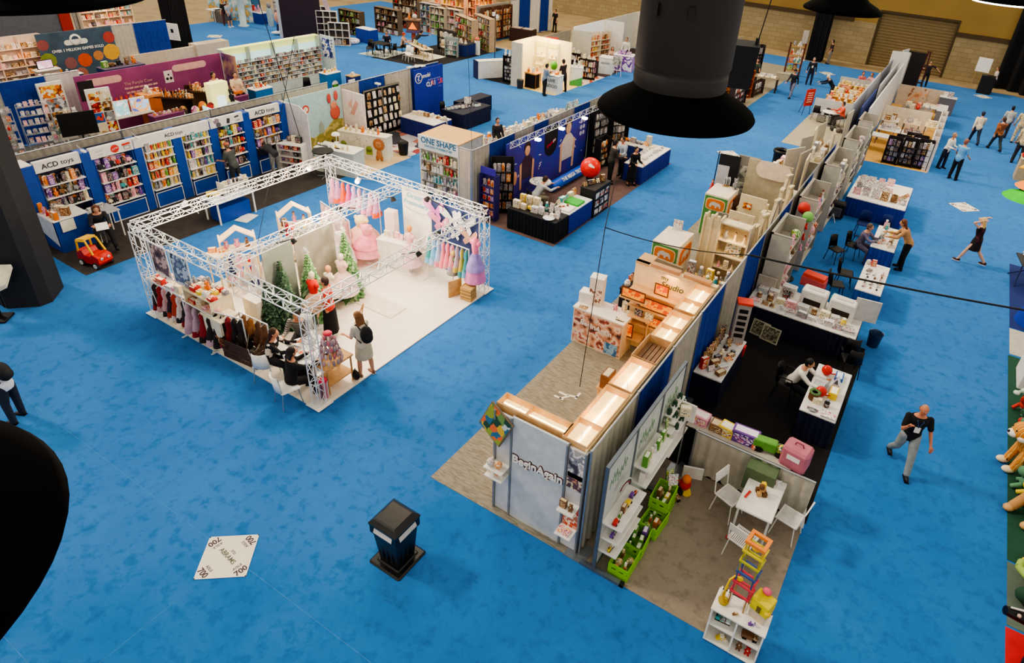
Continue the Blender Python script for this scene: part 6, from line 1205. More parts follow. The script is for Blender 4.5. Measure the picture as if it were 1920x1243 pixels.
lit_pic(-4.25,1.81,.36,.3,12.58,'golden framed picture on the top shelf of the wing wall');lit_pic(-4.3,1.36,.85,.3,12.52,'wide orange framed picture on the second wing wall shelf');lit_pic(-4.25,.91,.55,.3,12.52,'orange framed picture on the third wing wall shelf');lit_pic(-4.82,1.62,.62,.28,12.3,'long orange framed picture at the left end of the wing wall');lit_pic(-4.85,.55,.32,.4,12.3,'square glowing orange picture beside the photograph counter')
for(x,z)in((-4.82,1.58),(-4.85,.5)):b=MB();b.bx(x-.35,x+.35,12.28,12.62,z,z+.03,PLY);b.tube((x-.3,12.6,0),(x-.3,12.6,z),.015,PLY);b.tube((x+.3,12.6,0),(x+.3,12.6,z),.015,PLY);b.build('ledge',label='%s plywood ledge holding an orange picture beside the wing wall'%('upper' if z>1 else 'lower'),cat='shelf')
stock((-4.85,12.5,1.1),(-4.4,12.5,1.1),0,['book'],['black','cream'],'the mid ledge of the wing wall',(.24,.3),(.28,.34));t=leg_table(-4.65,12.5,.6,.22,'narrow plywood ledge of dark books by the wing wall',1.1,PLY,PLY)
lamp('AREA',(-4.1,12.35,2.3),12,'#ffc070',.3,(0,0,0),'shelf_glow',1.4)
t=counter((-5.35,14.3,0),0,.75,1.5,1.0,'black sided table of books and glass beyond the wing wall',C('#16151a'),C('#201c20'))
stock((-5.62,13.65,1.0),(-5.62,15.0,1.0),80,['book','jar','plate_rack'],['black','red','brown','white'],'the aisle edge of the black book table',(.2,.28),(.12,.26));stock((-5.3,13.7,1.0),(-5.3,15.0,1.0),60,['plate_rack','jar','doll'],['grey','white','cream'],'the inner edge of the black book table',(.2,.28),(.2,.36))
counter((-4.3,14.15,0),0,1.2,1.7,.9,'tan low display table crowded with tins, wheels and boxes',C('#a58a64'),C('#c8b28c'))
for i in range(5):stock((-4.85,13.45+.36*i,.9),(-3.75,13.5+.36*i,.9),rnd.uniform(-20,30),['boxed_toy','toy_truck','tent_card','toy_ball','book','toy_blocks'],['red','orange','brown','grey','yellow','green','teal','cream','black'],'%s row of the tan crowded table'%ordw(i),(.2,.32),(.12,.36),1.05)
b=MB();b.tube((0,-.08,.2),(0,.08,.2),.2,C('#2c2c30'),n=24);b.tube((0,-.1,.2),(0,.1,.2),.09,C('#b8b4b0'),n=18);b.build('rubber_ring',None,(-3.9,13.6,.9),.5,label='round black and grey toy tyre on the tan crowded table',cat='toy tyre')
t=thing('round_sign',(-4.6,13.9,.9),.3,'orange round framed sign standing on the tan crowded table','sign');b=MB();b.tube((0,-.02,.3),(0,.02,.3),.27,C('#d86a34'),n=24);b.tube((0,-.03,.3),(0,0,.3),.17,C('#b8c0cc'),n=22);b.build('disc',t)
b=MB();b.bev(-.4,.4,-.03,.03,0,.6,C('#8a7c68'));b.build('display_board',None,(-4.9,14.75,.9),-.1,label='plain grey brown board standing at the rear of the tan table',cat='board')
counter((-4.0,15.6,0),0,1.6,.8,.75,'olive wooden bench of cans behind the tan crowded table',C('#b89a5a'),C('#cdb070'));stock((-4.7,15.4,.75),(-3.3,15.5,.75),0,['jar','toy_train','boxed_toy'],['yellow','grey','green','cream','teal'],'front of the olive wooden bench',(.2,.28),(.2,.36));stock((-4.7,15.75,.75),(-3.3,15.8,.75),0,['boxed_toy','jar'],['yellow','brown','grey'],'rear of the olive wooden bench',(.2,.28),(.3,.5))
def emblem_box(x,y,rz,w_,d,h,label):
 t=thing('display_box',(x,y,0),rz,label,'display box');b=MB();b.bev(-w_/2,w_/2,-d/2,d/2,0,h,C('#e6d9c2'),.01);b.build('box',t);GB=C('#4d8a40');OR=C('#d9762e');GY=C('#cfc4b8')
 for face in(0,1):
  L,off=(w_,d/2)if face==0 else(d,w_/2);T=Matrix.Rotation(0 if face==0 else PI/2,4,'Z');q=lambda pts,y_,m:b.slab([T@V((p[0],-off-y_,p[1]))for p in pts],T.to_3x3()@V((0,.005,0)),m)
  b=MB();q([(-L/2+.02,.02),(L/2-.02,.02),(L/2-.02,h-.06),(-L/2+.02,h-.06)],.006,GB if face==0 else C('#e8dcc8'))
  s=L*.42;zc=h-.12-s*.62
  rr=[(s*.98*math.copysign(abs(math.cos(a))**.45,math.cos(a)),zc+s*.62*math.copysign(abs(math.sin(a))**.45,math.sin(a)))for a in[2*PI*i/32 for i in range(32)]]
  q([(p[0],p[1])for p in rr],.012,C('#f0c89a'));q([(p[0]*.9,zc+(p[1]-zc)*.88)for p in rr],.018,OR);b.build('side_print',t)
  b=MB();E=[(-.6,-.1),(-.45,.25),(-.15,.4),(.1,.3),(.35,.3),(.55,.1),(.6,-.35),(.45,-.35),(.4,-.1),(.2,-.12),(.15,-.4),(0,-.4),(-.02,-.1),(-.2,-.15),(-.35,-.1),(-.4,-.42),(-.55,-.4)];q([(p[0]*s,zc+p[1]*s*.8)for p in E],.024,GY);b.build('animal_emblem',t)
emblem_box(-5.4,16.25,0,.8,1.15,1.5,'large cream box with an orange animal emblem, nearer of the two');emblem_box(-5.42,20.5,0,.8,1.1,1.5,'large cream box with an orange animal emblem, farther of the two')
item('tent_card','white',(-5.5,16.75,1.5),.2,.3,.3,'white card standing on the nearer emblem box');stock((-5.6,21.0,1.5),(-5.1,20.9,1.5),30,['plush_toy','plate_rack'],['grey','black','grey'],'the farther emblem box',(.24,.34),(.3,.45));stock((-5.7,16.9,.0),(-5.1,17.3,.0),30,['boxed_toy'],['yellow','cream'],'the carpet behind the nearer emblem box',(.4,.5),(.9,1.2))
b=MB();b.bx(-.4,.4,-.05,.05,0,1.3,C('#4a2a1c'));b.build('display_board',None,(-4.95,20.9,0),R(80),label='dark brown panel beside the farther emblem box',cat='panel')
CW=C('#d6c6a2',.6,var=.1);CW2=C('#cbbb98',.6)
t=thing('castle_shelf',(-4.0,16.4,0),0,'cream wooden castle-like display frame with notched top and lit shelves','shelf unit')
b=MB();b.bx(-.68,-.2,-.04,.04,0,2.3,CW);b.bx(-.2,.64,.3,.34,0,2.3,CW2)
for x in(-.68,-.5,-.32):b.bx(x,x+.08,-.05,.05,2.3,2.42,CW)
b.build('front_panel',t)
for x in(-.68,-.46,-.22,.62):b=MB();b.bx(x,x+.05,-.08,.34,0,2.36,CW);b.build('upright_post',t)
for z in(.5,.95,1.35,1.8,2.3):b=MB();b.bx(-.18,.64,-.05,.32,z-.04,z,C('#e4d6b4'));b.build('shelf',t)
stock((-4.1,16.45,1.8),(-3.45,16.45,1.8),0,['plush_toy','doll'],['white','grey','cream'],'top shelf of the cream castle frame',(.16,.2),(.24,.32),1.4);item('book','cream',(-3.75,16.5,1.36),0,.55,.36,'wide blush board on the castle frame middle shelf');stock((-4.1,16.4,.96),(-3.45,16.4,.96),0,['doll','boxed_toy'],['white','pink','cream'],'lower shelf of the cream castle frame',(.12,.16),(.16,.26),1.3)
stock((-4.1,16.3,.5),(-3.45,16.3,.5),0,['jar','toy_blocks'],['grey','white','cream'],'bottom shelf of the cream castle frame',(.12,.2),(.16,.3),1.1)
lamp('AREA',(-3.8,16.1,2.2),12,'#ffd08a',.4,(R(-20),0,0),'shelf_glow',.6)
def aframe(x,y,rz,w_,h,label,m=CW):
 t=thing('wood_frame',(x,y,0),rz,label,'frame');
 for s in(-1,1):b=MB();b.slab([(s*w_/2,-.05,0),(s*(w_/2-.06),-.05,0),(s*.02,-.05,h),(s*.09,-.05,h)],(0,.1,0),m);b.build('leg',t)
 for f in(.3,.6):b=MB();u=w_/2*(1-f)+.05*f;b.bx(-u,u,-.05,.05,h*f,h*f+.07,m);b.build('crossbar',t)
 b=MB();b.bx(-.14,.14,-.06,.06,h,h+.05,m);b.build('cap_board',t)
for i,(x,y,rz,w_,h)in enumerate(((-3.35,16.9,80,.9,2.2),(-3.3,17.6,70,1.0,2.3),(-3.5,18.2,85,.9,2.1),(-3.3,18.9,75,1.1,2.3),(-3.4,19.7,90,1.0,2.35),(-3.3,20.5,80,.9,2.2),(-3.55,21.2,70,1.0,2.3))):aframe(x,y,R(rz),w_,h,'cream A shaped wooden frame, %s behind the castle shelf'%ordw(i))
def panel(x,y,rz,w_,h,m,label,z=0,name='display_board',th=.05):b=MB();b.bev(-w_/2,w_/2,-th/2,th/2,z,h,m,.01);return b.build(name,None,(x,y,0),R(rz),label=label,cat='panel')
PC=C('#e2d3ad',.6);PG=C('#b8ad92',.6)
panel(-4.35,21.9,0,1.5,2.35,PG,'wide grey cream back panel beyond the A frames');panel(-5.1,22.0,5,.75,2.35,C('#8f8c84'),'grey picture panel beside the black flag')
for i,(x,z)in enumerate(((-5.1,1.55),(-5.15,.95))):b=MB();b.bx(-.25,.25,-.03,0,0,.45,print_mat('greyphoto',('#5a5a5a','#9a9890','#c8c4b8'),5));b.build('picture',None,(x,21.95,z),R(5),label='grey photograph on the grey picture panel, %s'%['upper','lower'][i],cat='picture')
b=MB();pill(b,-.6,.6,0,.3,0,C('#e6d2bc'));b.build('rounded_sign',None,(-4.2,21.8,2.1),0,label='rounded blush sign board on top of the grey cream panel',cat='sign')
panel(-4.15,19.6,0,.85,1.95,PC,'cream panel with a small orange picture');panel(-4.2,18.7,0,.8,1.7,PC,'cream panel with a small red picture');panel(-4.3,17.7,0,.8,1.2,C('#a89c80'),'low taupe panel behind the castle frame')
for i,(x,y,z,c)in enumerate(((-4.3,19.55,1.5,'orange'),(-4.3,18.65,1.25,'red'))):b=MB();b.bx(-.13,.13,-.02,0,0,.2,pk(c,12));b.build('picture',None,(x,y,z),0,label='small %s picture fixed on a cream panel'%c,cat='picture')
panel(-4.75,18.9,10,.55,1.45,C('#8a8880'),'grey cabinet panel between the emblem boxes');stock((-4.7,20.9,1.0),(-4.0,20.9,1.0),0,['tent_card','boxed_toy','plush_toy'],['grey','cream','orange'],'the cream bench beyond the panels',(.2,.28),(.2,.3));counter((-4.35,20.9,0),0,1.1,.5,1.0,'cream bench beyond the small picture panels',PC,PC)
stock((-4.9,22.6,1.1),(-3.4,22.7,1.1),0,['boxed_toy','folded_garment','tent_card','plush_toy'],['cream','grey','white','brown'],'the table behind the grey cream panel',(.24,.36),(.2,.4));counter((-4.1,22.9,0),0,1.8,.8,1.1,'beige table behind the grey cream panel',C('#b0a58c'),C('#cfc4aa'))
t=thing('banner_flag',(-5.75,21.65,0),R(8),'black and white hanging flag banner with a red figure by the aisle','flag');b=MB();b.bx(-.3,.42,-.01,.01,1.1,2.35,C('#17181f'));b.bx(-.3,.1,-.02,-.01,1.0,1.95,C('#c4c4c8'));b.build('banner',t);b=MB();b.tube((-.34,0,0),(-.34,0,2.4),.018,BLACK);b.bx(-.5,-.2,-.2,.2,0,.02,BLACK);b.build('pole',t)
item('doll','red',(-6.0,21.2,1.1),0,.3,.42,'red doll on the grey post near the flag banner');b=MB();b.tube((0,0,0),(0,0,1.1),.08,DARK);b.build('post',None,(-6.0,21.2,0),label='dark post under the red doll by the aisle',cat='post')
for i in range(8):x=-3.4-rnd.random()*.9;y=23.6+i*.95;panel(x,y,rnd.uniform(60,110),rnd.uniform(.6,1.0),rnd.uniform(1.6,2.35),[PC,PG,C('#cfc4ae'),C('#a8a294')][i%4],'cream and taupe standing panel, %s along the drapes past the grey cream panel'%ordw(i))
counter((-4.6,25.6,0),0,.8,2.6,.9,'cream wire fronted table along the far aisle side',C('#b8ad98'),C('#d8ceb8'));
for r_ in range(2):stock((-4.85+.4*r_,24.4,.9),(-4.85+.4*r_,26.8,.9),90,['boxed_toy','tent_card','folded_garment','jar'],['cream','grey','white','pink','brown'],'%s row of the far aisle side table'%['first','second'][r_],(.24,.36),(.2,.4))
counter((-4.1,29.0,0),0,1.2,3.2,.9,'long beige table near the black waste drum',C('#b0a690'),C('#d0c6b0'))
for r_ in range(3):stock((-4.5+.4*r_,27.5,.9),(-4.5+.4*r_,30.5,.9),90,['boxed_toy','tent_card','folded_garment','plush_toy'],['cream','grey','white','brown'],'%s row of the long beige table'%ordw(r_),(.3,.42),(.2,.45))
def drum(x,y,label,lid=True):
 t=thing('waste_drum',(x,y,0),0,label,'bin');b=MB();b.lathe([(.27,0),(.3,.1),(.33,.7),(.34,.72)],BLACK,n=24);b.build('bin_body',t);b=MB();b.lathe([(.36,.7),(.37,.76),(.35,.82),(.3,.84),(.28,.8),(.24,.74)],C('#18181c',.3),n=24);b.build('rim',t);b=MB();b.lathe([(.02,.75),(.24,.75)],C('#b8bcb8'),n=20);b.build('liner',t)
drum(-5.3,28.3,'round black waste drum beside the cream frames in the aisle');stock((-4.8,27.3,1.0),(-4.4,27.3,1.0),0,['folded_garment'],['red'],'the far aisle side table corner',(.3,.36),(.16,.2))
TW=C('#b9b4a8',.5);TW2=C('#a7a398',.5)
for i,(y,rz,h,d)in enumerate(((17.2,0,2.36,1.6),(20.4,0,2.36,1.9),(24.1,0,2.38,2.4),(27.6,0,2.36,2.2),(30.4,0,2.36,1.6))):
 t=thing('shelf_column',(-2.55,y,0),0,'tall pale grey shelf column on the right of the centre drapes, %s from the front'%ordw(i),'shelf unit');b=MB();b.bx(-.3,.28,-d/2,-d/2+.05,0,h,TW);b.build('end_panel',t);b=MB();b.bx(-.3,-.26,-d/2,d/2,0,h,TW2);b.build('back_panel',t);b=MB();b.bx(-.3,.28,d/2-.05,d/2,0,h,TW2);b.build('end_panel',t)
 b=MB();b.bx(-.3,.28,-d/2,-d/2+.08,h,h+.03,C('#8f8a80'));b.bx(-.3,-.22,-d/2,d/2,h,h+.03,C('#8f8a80'));b.build('top_trim',t)
 for z in(.05,.5,.95,1.4,1.85):b=MB();b.bx(-.26,.26,-d/2+.05,d/2-.05,z-.03,z,TW);b.build('shelf',t)
 for k,z in enumerate((.5,.95,1.4,1.85)):stock((-2.4,y-d/2+.15,z),(-2.4,y+d/2-.15,z),90,['plush_toy','doll','boxed_toy','toy_ball'],[['pink','white','red','orange'],['pink','red','cream'],['grey','white','brown','orange'],['red','pink','white','blue','green']][k]if i<2 else['grey','white','black','cream'],'%s shelf of grey column %s'%(['lowest','second','third','top'][k],['one','two','three','four','five'][i]),(.2,.3),(.22,.34),1.2)
for(p,r_,c)in(((-2.5,18.4,1.98),.16,'#3a78c8'),((-2.35,18.75,2.12),.16,'#7ab85a'),((-2.55,19.0,2.25),.18,'#c83028')):b=MB();b.ball((0,0,0),r_,C(c),12,8);b.build('plush_ball',None,p,label='%s round plush on the cluster between the grey columns'%{'#3a78c8':'blue','#7ab85a':'green','#c83028':'red'}[c],cat='plush toy')
t=thing('spinner_rack',(-2.5,18.75,0),0,'tall stand carrying the cluster of pink and bright plush toys','spinner rack');b=MB();b.tube((0,0,0),(0,0,2.1),.03,CHROME);b.build('pole',t);b=MB()
for k in range(3):b.lathe([(.03,1.0+.35*k),(.22,1.02+.35*k),(.24,1.05+.35*k)],CHROME,n=16)
b.build('tray',t);b=MB();b.lathe([(.25,0),(.25,.03)],BLACK);b.build('base',t)
for k in range(3):
 for i in range(6):a=i*PI/3+k;item('plush_toy',['pink','white','red','cream'][(i+k)%4],(-2.5+.17*math.cos(a),18.75+.17*math.sin(a),1.04+.35*k),a+PI/2,.17,.22,'small plush toy on the tall plush stand, tier %s'%ordw(k),'plush toys on the tall stand')
panel(-2.6,16.25,0,.5,1.2,C('#b4ac9c'),'low taupe panel between the toaster table and the grey columns')
floorcloth(rect(-2.95,.2,6.64,9.68),carpet_mat('taupe_carpet','#867a6d','#5f554c','#9c9082'),'mottled taupe carpet of the green toy booth')
GP2=C('#c3c9c4',.5);FR=C('#6a7480',.35,.5)
for i in range(3):
 y0,y1=6.63+1.06*i,7.68+1.06*i
 t=thing('slatwall_screen',(-2.6,(y0+y1)/2,0),R(90),'pale panel screen with small shelves, %s from the front of the green toy booth'%ordw(i),'wall panel');b=MB();b.bx(-.5,.5,-.015,.015,.12,2.38,GP2);b.build('panel',t)
 b=MB();b.bx(-.53,-.5,-.03,.03,0,2.42,FR);b.bx(.5,.53,-.03,.03,0,2.42,FR);b.bx(-.5,.5,-.03,.03,2.38,2.42,FR);b.bx(-.5,.5,-.03,.03,.08,.12,FR);b.build('frame',t);b=MB();b.bx(-.56,-.48,-.55,.25,0,.06,FR);b.bx(-.56,-.48,-.57,-.5,0,.07,BLACK);b.build('foot',t)
 b=MB()
 for k in range(7):x,z=-.35+.09*k,1.85+.05*math.sin(k*1.4);b.path([(x,-.02,z-.06),(x+.02,-.02,z+.14+.04*(k%3)),(x+.06,-.02,z+.04)],.006,C('#8fae8a'),4)
 b.build('grass_print',t)
 zs=[(.48,.34),(.8,.34),(1.14,.36)]if i==0 else([(1.5,.34),(1.12,.3)]if i==1 else[(1.2,.26),(1.5,.26),(.95,.3)])
 for z,d in zs:
  b=MB();b.bev(-.46,.5,-d,0,z-.035,z,WHITE,.01);b.build('shelf',t)
  stock((-2.6+d*.55,y0+.1,z),(-2.6+d*.55,y1-.1,z),90,['toy_truck','boxed_toy','toy_train','boxed_toy']if i==0 else['boxed_toy','book','toy_blocks'],['red','orange','green','purple','yellow','brown']if i==0 else['green','white','green','cream'],'%s shelf, green booth wall %s'%({.48:'lowest',.8:'second',1.14:'third',1.5:'upper',1.12:'lower',1.2:'middle',.95:'bottom'}[z],['one','two','three'][i]),(.1,.17),(.12,.2)if i==0 else(.18,.27),1.08)
 if i==2:
  for k in range(5):
   for q in range(3):b=MB();b.tube((0,0,0),(0,0,.1),.045,WHITE if(k+q)%2 else C('#2a4a38'),n=10);b.tube((0,0,.1),(0,0,.12),.03,C('#2a4a38'));o=b.build('nesting_cup',None,(-2.52+.09*q,9.05+.13*k,1.72-.13*q),label='white and dark green cup in the stepped cup rack',cat='cup',group='cups in the stepped rack')
  b=MB();[b.bx(-2.58,-2.45+.09*q,8.98,9.68,1.69-.13*q,1.72-.13*q,WHITE)for q in range(3)];b.build('cup_rack',label='stepped white cup rack on the third panel wall',cat='rack')
t=thing('toy_vehicle',(-2.48,7.2,1.55),R(80),'wire rainbow loop toy hanging on the first panel wall','toy');b=MB();
for c,r_ in(('#3a4a3a',.13),('#8a2a3a',.1),('#c8c8c0',.15)):b.path([(r_*math.cos(a)*1.2,0,r_*math.sin(a))for a in[PI*i/10 for i in range(11)]],.012,C(c),5)
b.build('loops',t)
panel(-2.3,9.5,0,.3,1.75,WHITE,'white notched sign panel at the end of the green booth walls',1.35);b=MB();b.tube((-2.3,9.52,0),(-2.3,9.52,1.4),.015,CHROME);b.bx(-2.45,-2.15,9.4,9.64,0,.02,CHROME);b.build('sign_post',label='thin chrome post of the white notched sign',cat='post')
def crate(x,y,rz,label,fill,s=1.0,z=0):
 t=thing('plastic_crate',(x,y,z),R(rz),label,'crate');b=MB();m=C('#86c81a',.4)
 for(x0,x1,y0,y1)in((-.18,.18,-.26,-.245),(-.18,.18,.245,.26),(-.18,-.165,-.245,.245),(.165,.18,-.245,.245)):
  b.bx(x0*s,x1*s,y0*s,y1*s,0,.14*s,m);b.bx(x0*s,x1*s,y0*s,y1*s,.19*s,.27*s,m)
  for k in range(3):b.bx(x0*s if x1-x0<.1 else(x0+(x1-x0)*k/2.6)*s,x1*s if x1-x0<.1 else(x0+(x1-x0)*k/2.6+.06)*s,y0*s if y1-y0<.1 else(y0+(y1-y0)*k/2.6)*s,y1*s if y1-y0<.1 else(y0+(y1-y0)*k/2.6+.06)*s,.14*s,.19*s,m)
 b.bx(-.17*s,.17*s,-.25*s,.25*s,0,.02,m);b.build('crate_body',t);a=R(rz)
 for q in(-1,1):P=lambda u:(x-math.sin(a)*u+q*.07*math.cos(a),y+math.cos(a)*u+q*.07*math.sin(a),z+.03);stock(P(-.2),P(.2),rz+90,['toy_blocks','toy_ball','boxed_toy'],fill,'the '+' '.join(label.split()[:4])+(' left' if q<0 else ' right')+' side',(.1,.15),(.16,.3),1.0)
crate(-2.2,6.98,0,'lime crate nearest the front foot of the green booth wall',['orange','yellow','brown']);crate(-2.2,7.48,4,'second lime crate by the wall',['yellow','green','purple']);crate(-2.12,8.0,-4,'third lime crate by the wall',['green','orange','yellow'],1.0);crate(-2.15,8.42,2,'fourth lime crate by the wall',['green','brown','yellow'],1.0,.24)
crate(-2.15,8.42,2,'fifth lime crate stacked lowest at the rear',['green','yellow'],1.0)
item('tent_card','white',(-2.1,8.65,.55),R(40),.2,.22,'white price card on the rear lime crates');item('book','green',(-2.2,8.85,.3),R(60),.22,.32,'tall green book box behind the lime crates')
t=thing('ride_toy',(-1.95,9.05,0),R(30),'red and yellow wheeled wooden toy on the taupe carpet','toy');b=MB();b.ball((0,0,.25),(.12,.1,.14),RED,12,8);b.ball((0,-.04,.42),(.09,.09,.08),ORANGE);b.tube((.05,-.09,.08),(.05,.09,.08),.08,YEL,n=14);b.tube((-.12,-.1,.07),(-.12,.1,.07),.07,DARK,n=14);b.build('toy_body',t);b=MB();b.path([(-.08,0,.3),(-.25,.02,.38),(-.3,0,.36)],.012,RED);b.build('handle',t)
item('toy_truck','brown',(-2.05,8.75,0),R(60),.3,.2,'brown wheeled toy by the black foot of the third panel wall');b=MB();b.bev(-.2,.2,-.02,.02,0,.3,WHITE);b.build('sign_board',None,(-1.95,9.5,0),R(20),label='small white board leaning at the curtain foot',cat='sign')
item('boxed_toy','cream',(-2.3,9.3,1.62),.4,.2,.2,'cream box on the shelf end beside the notched sign')
drapes((-2.1,9.7),(.16,9.7),[('s',2.26)],'the low silver curtain wall',1.02,.035)
skirt_table(-2.35,-.3,9.78,10.3,'low draped ledge behind the silver curtain, loaded with toy sets',C('#c4bdb2'),CLOTHK,1.0)
for i,(x,k,c,w_,h,nm)in enumerate(((-2.15,'boxed_toy','pink',.34,.2,'pink toy set box'),(-1.8,'boxed_toy','brown',.26,.16,'brown toy set box'),(-1.6,'boxed_toy','yellow',.3,.2,'yellow toy set box'),(-1.25,'boxed_toy','purple',.5,.26,'purple toy set box'),(-1.05,'toy_ball','red',.12,.12,'red ball'),(-.78,'toy_truck','green',.62,.42,'dark green toy set'))):item(k,c,(x,10.0,1.0),R(rnd.uniform(-8,8)),w_,h,nm+' on the ledge behind the silver curtain, %s from the left'%ordw(i),d=.42)
b=MB();b.bev(-.3,.25,-.22,.22,.45,.98,C('#56684a'));b.build('green_box',None,(-.72,9.62,0),label='moss green box hanging over the silver curtain',cat='box');b=MB();b.tube((-.72,9.5,0),(-.72,9.5,.45),.02,STEEL);b.build('box_stand',label='steel stand under the moss green box',cat='stand')
t=thing('toy_suitcase',(-.3,9.98,1.0),R(-8),'dusty pink toy suitcase at the right end of the curtain ledge','toy suitcase');b=MB();b.bev(-.24,.24,-.2,.2,0,.42,C('#b86a7c'),.05);b.build('case',t);b=MB();b.path([(-.08,0,.42),(-.06,0,.48),(.06,0,.48),(.08,0,.42)],.012,C('#8a3a50'));b.build('handle',t);b=MB();b.bx(-.12,.12,-.206,-.2,.2,.3,WHITE);b.build('label_print',t)
b=MB();b.slab([(0,0,0),(.16,0,0),(.1,.05,.42)],(.0,.06,0),WHITE);b.build('white_wedge',None,(.06,9.55,0),label='white wedge sign at the right end of the silver curtain',cat='sign')
t=leg_table(-.6,9.15,.64,1.05,'white rectangular play table with thin legs in the green toy booth',.75,C('#e9e6df'),C('#d8d8d4'),0,.035)
t=thing('wooden_toy',(-.62,9.15,.75),.5,'small brown wooden block figure on the white play table','toy');b=MB();[b.bev(x-.04,x+.04,y-.04,y+.04,z,z+.08,m,.01)for x,y,z,m in((-.05,-.04,0,TAN),(.05,-.04,0,BROWN),(-.05,.06,0,BROWN),(.05,.06,0,TAN),(0,0,.08,TAN),(.02,.04,.16,YEL),(-.03,-.02,.16,BROWN))];b.build('blocks',t)
b=MB();b.bx(-.02,.02,-.1,.1,0,.015,RED);b.build('red_card',None,(-.82,9.0,.75),-.2,label='small red card on the white play table',cat='card');item('tent_card','white',(-.42,9.55,.75),.4,.12,.1,'small white paper card on the far corner of the play table')
chair(-1.12,9.1,R(72),'white slatted chair left of the play table',WHITE,C('#dcdad4'),'slat');chair(-.05,9.25,R(-100),'white slatted chair right of the play table',WHITE,C('#dcdad4'),'slat');chair(-.62,8.33,R(168),'white slatted chair at the near end of the play table',WHITE,C('#dcdad4'),'slat')
for s,x,y in((0,-.88,8.55),(1,-.32,8.68)):b=MB();b.ball((0,0,.03),(.05,.05,.03),C('#c8404a'));b.build('red_toy_wheel',None,(x,y,0),label='small red disc at the %s near leg of the play table'%['left','right'][s],cat='toy')
t=cubby((-.21,6.73,0),0,.8,.4,.8,2,2,'white four cube shelf at the front right corner of the green toy booth',C('#ebe8e0'),C('#cfccc2'),z0=.03)
b=MB();[b.bx(-.3+.05*i,-.275+.05*i,-.1,.1,0,.02,WHITE)for i in range(4)];b.build('white_rack',None,(-.3,6.85,.8),label='flat white slatted rack on top of the cube shelf',cat='rack');b=MB();[b.bx(-.1+.05*i,-.075+.05*i,-.1,.1,0,.02,WHITE)for i in range(4)];b.build('white_rack',None,(-.15,6.85,.8),label='second flat white slatted rack beside the marble tower',cat='rack')
t=thing('marble_run',(-.3,6.83,.8),R(-8),'tall coloured frame tower rising from the cube shelf','marble run')
def ring(b,x0,x1,y0,y1,z,m,w=.022):
 b.bx(x0,x1,y0,y0+w,z,z+w,m);b.bx(x0,x1,y1-w,y1,z,z+w,m);b.bx(x0,x0+w,y0+w,y1-w,z,z+w,m);b.bx(x1-w,x1,y0+w,y1-w,z,z+w,m)
for k,(z0,z1,c,r_)in enumerate(((0,.3,'#a07a4a','#c83a4a'),(.3,.52,'#b83a50','#c83a4a'),(.52,.75,'#3a4a7a','#3a4f8a'),(.75,.98,'#8a8a3a','#a8a830'),(.98,1.2,'#a8982a','#d8c82a'),(1.2,1.38,'#c8a83a','#e88a3a'))):
 for sx in(-.13,.11):
  for sy in(-.11,.09):b=MB();b.bx(sx,sx+.02,sy,sy+.02,z0,z1,C(c));b.build('post',t)
 b=MB();ring(b,-.15,.15,-.13,.13,z1,C(r_),.03 if k<5 else .05);b.build('frame_ring',t)
b=MB();b.ball((0,0,1.24),(.06,.04,.04),YEL);b.build('yellow_ramp',t)
t=thing('toy_crane',(-.5,6.72,.8),R(10),'yellow curved wooden track toy at the left of the cube shelf top','toy');b=MB();b.path([(0,0,0),(-.02,0,.3),(.0,.02,.5),(.06,.04,.6),(.12,.04,.58)],.016,YEL,6);b.path([(.02,-.05,0),(-.04,-.02,.2),(.0,0,.36)],.014,C('#c8a02a'),6);b.build('track',t);b=MB();b.lathe([(.07,0),(.08,.04),(.06,.05)],C('#a8902a'));b.ball((.13,.04,.57),(.05,.04,.03),YEL);b.build('base',t)
item('toy_blocks','brown',(-.28,6.62,.8),.5,.1,.07,'small tan block by the marble tower foot');t=thing('toy_fort',(.02,6.8,.8),R(-15),'yellow and pink block fort on the right of the cube shelf top','toy');b=MB();b.bev(-.12,.12,-.1,.1,0,.2,C('#c8b8a0'));b.bev(-.14,.14,-.12,.12,.2,.42,C('#d8c81c'));b.build('fort_walls',t);b=MB();b.bx(-.03,.03,-.13,-.12,.22,.34,C('#6a5a20'));b.ball((.13,-.1,.3),.05,YEL);b.ball((-.03,.1,.45),(.07,.06,.05),C('#e05a7a'));b.build('turret',t)
item('toy_blocks','purple',(-.02,6.6,.8),.3,.13,.1,'purple bow-like blocks on the cube shelf front edge')
item('toy_train','teal',(-.42,6.68,.43),.1,.24,.16,'teal toy train in the upper left cube');item('toy_blocks','yellow',(-.36,6.66,.06),.4,.2,.1,'yellow blocks in the lower left cube');item('toy_truck','brown',(0,6.66,.43),.2,.24,.14,'olive and brown toy vehicle in the upper right cube')
stock((-.17,6.66,.06),(.15,6.66,.06),0,['toy_ball','toy_blocks','plush_toy'],['brown','red','cream','purple'],'the lower right cube',(.12,.17),(.12,.2),.95)
floorcloth(rect(-2.95,.24,9.68,16.3),C('#131112',.97,scale=2,var=.35),'black carpet of the dark booth with skirted tables')
t=skirt_table(-2.93,-2.27,11.75,13.6,'white topped table of books against the centre drapes',C('#d6d2d0'),C('#0e1330',.9))
for r_ in range(3):stock((-2.8+.2*r_,11.9,.75),(-2.8+.2*r_,13.5,.75),60,[['book','book','boxed_toy'],['tent_card','toy_ball','jar','boxed_toy'],['brochure_stack','boxed_toy','jar']][r_],['cream','brown','black','red','white','brown'],'%s row of the book table'%['back','middle','front'][r_],(.14,.24),[(.24,.36),(.12,.26),(.04,.14)][r_],1.0,skip=.08)
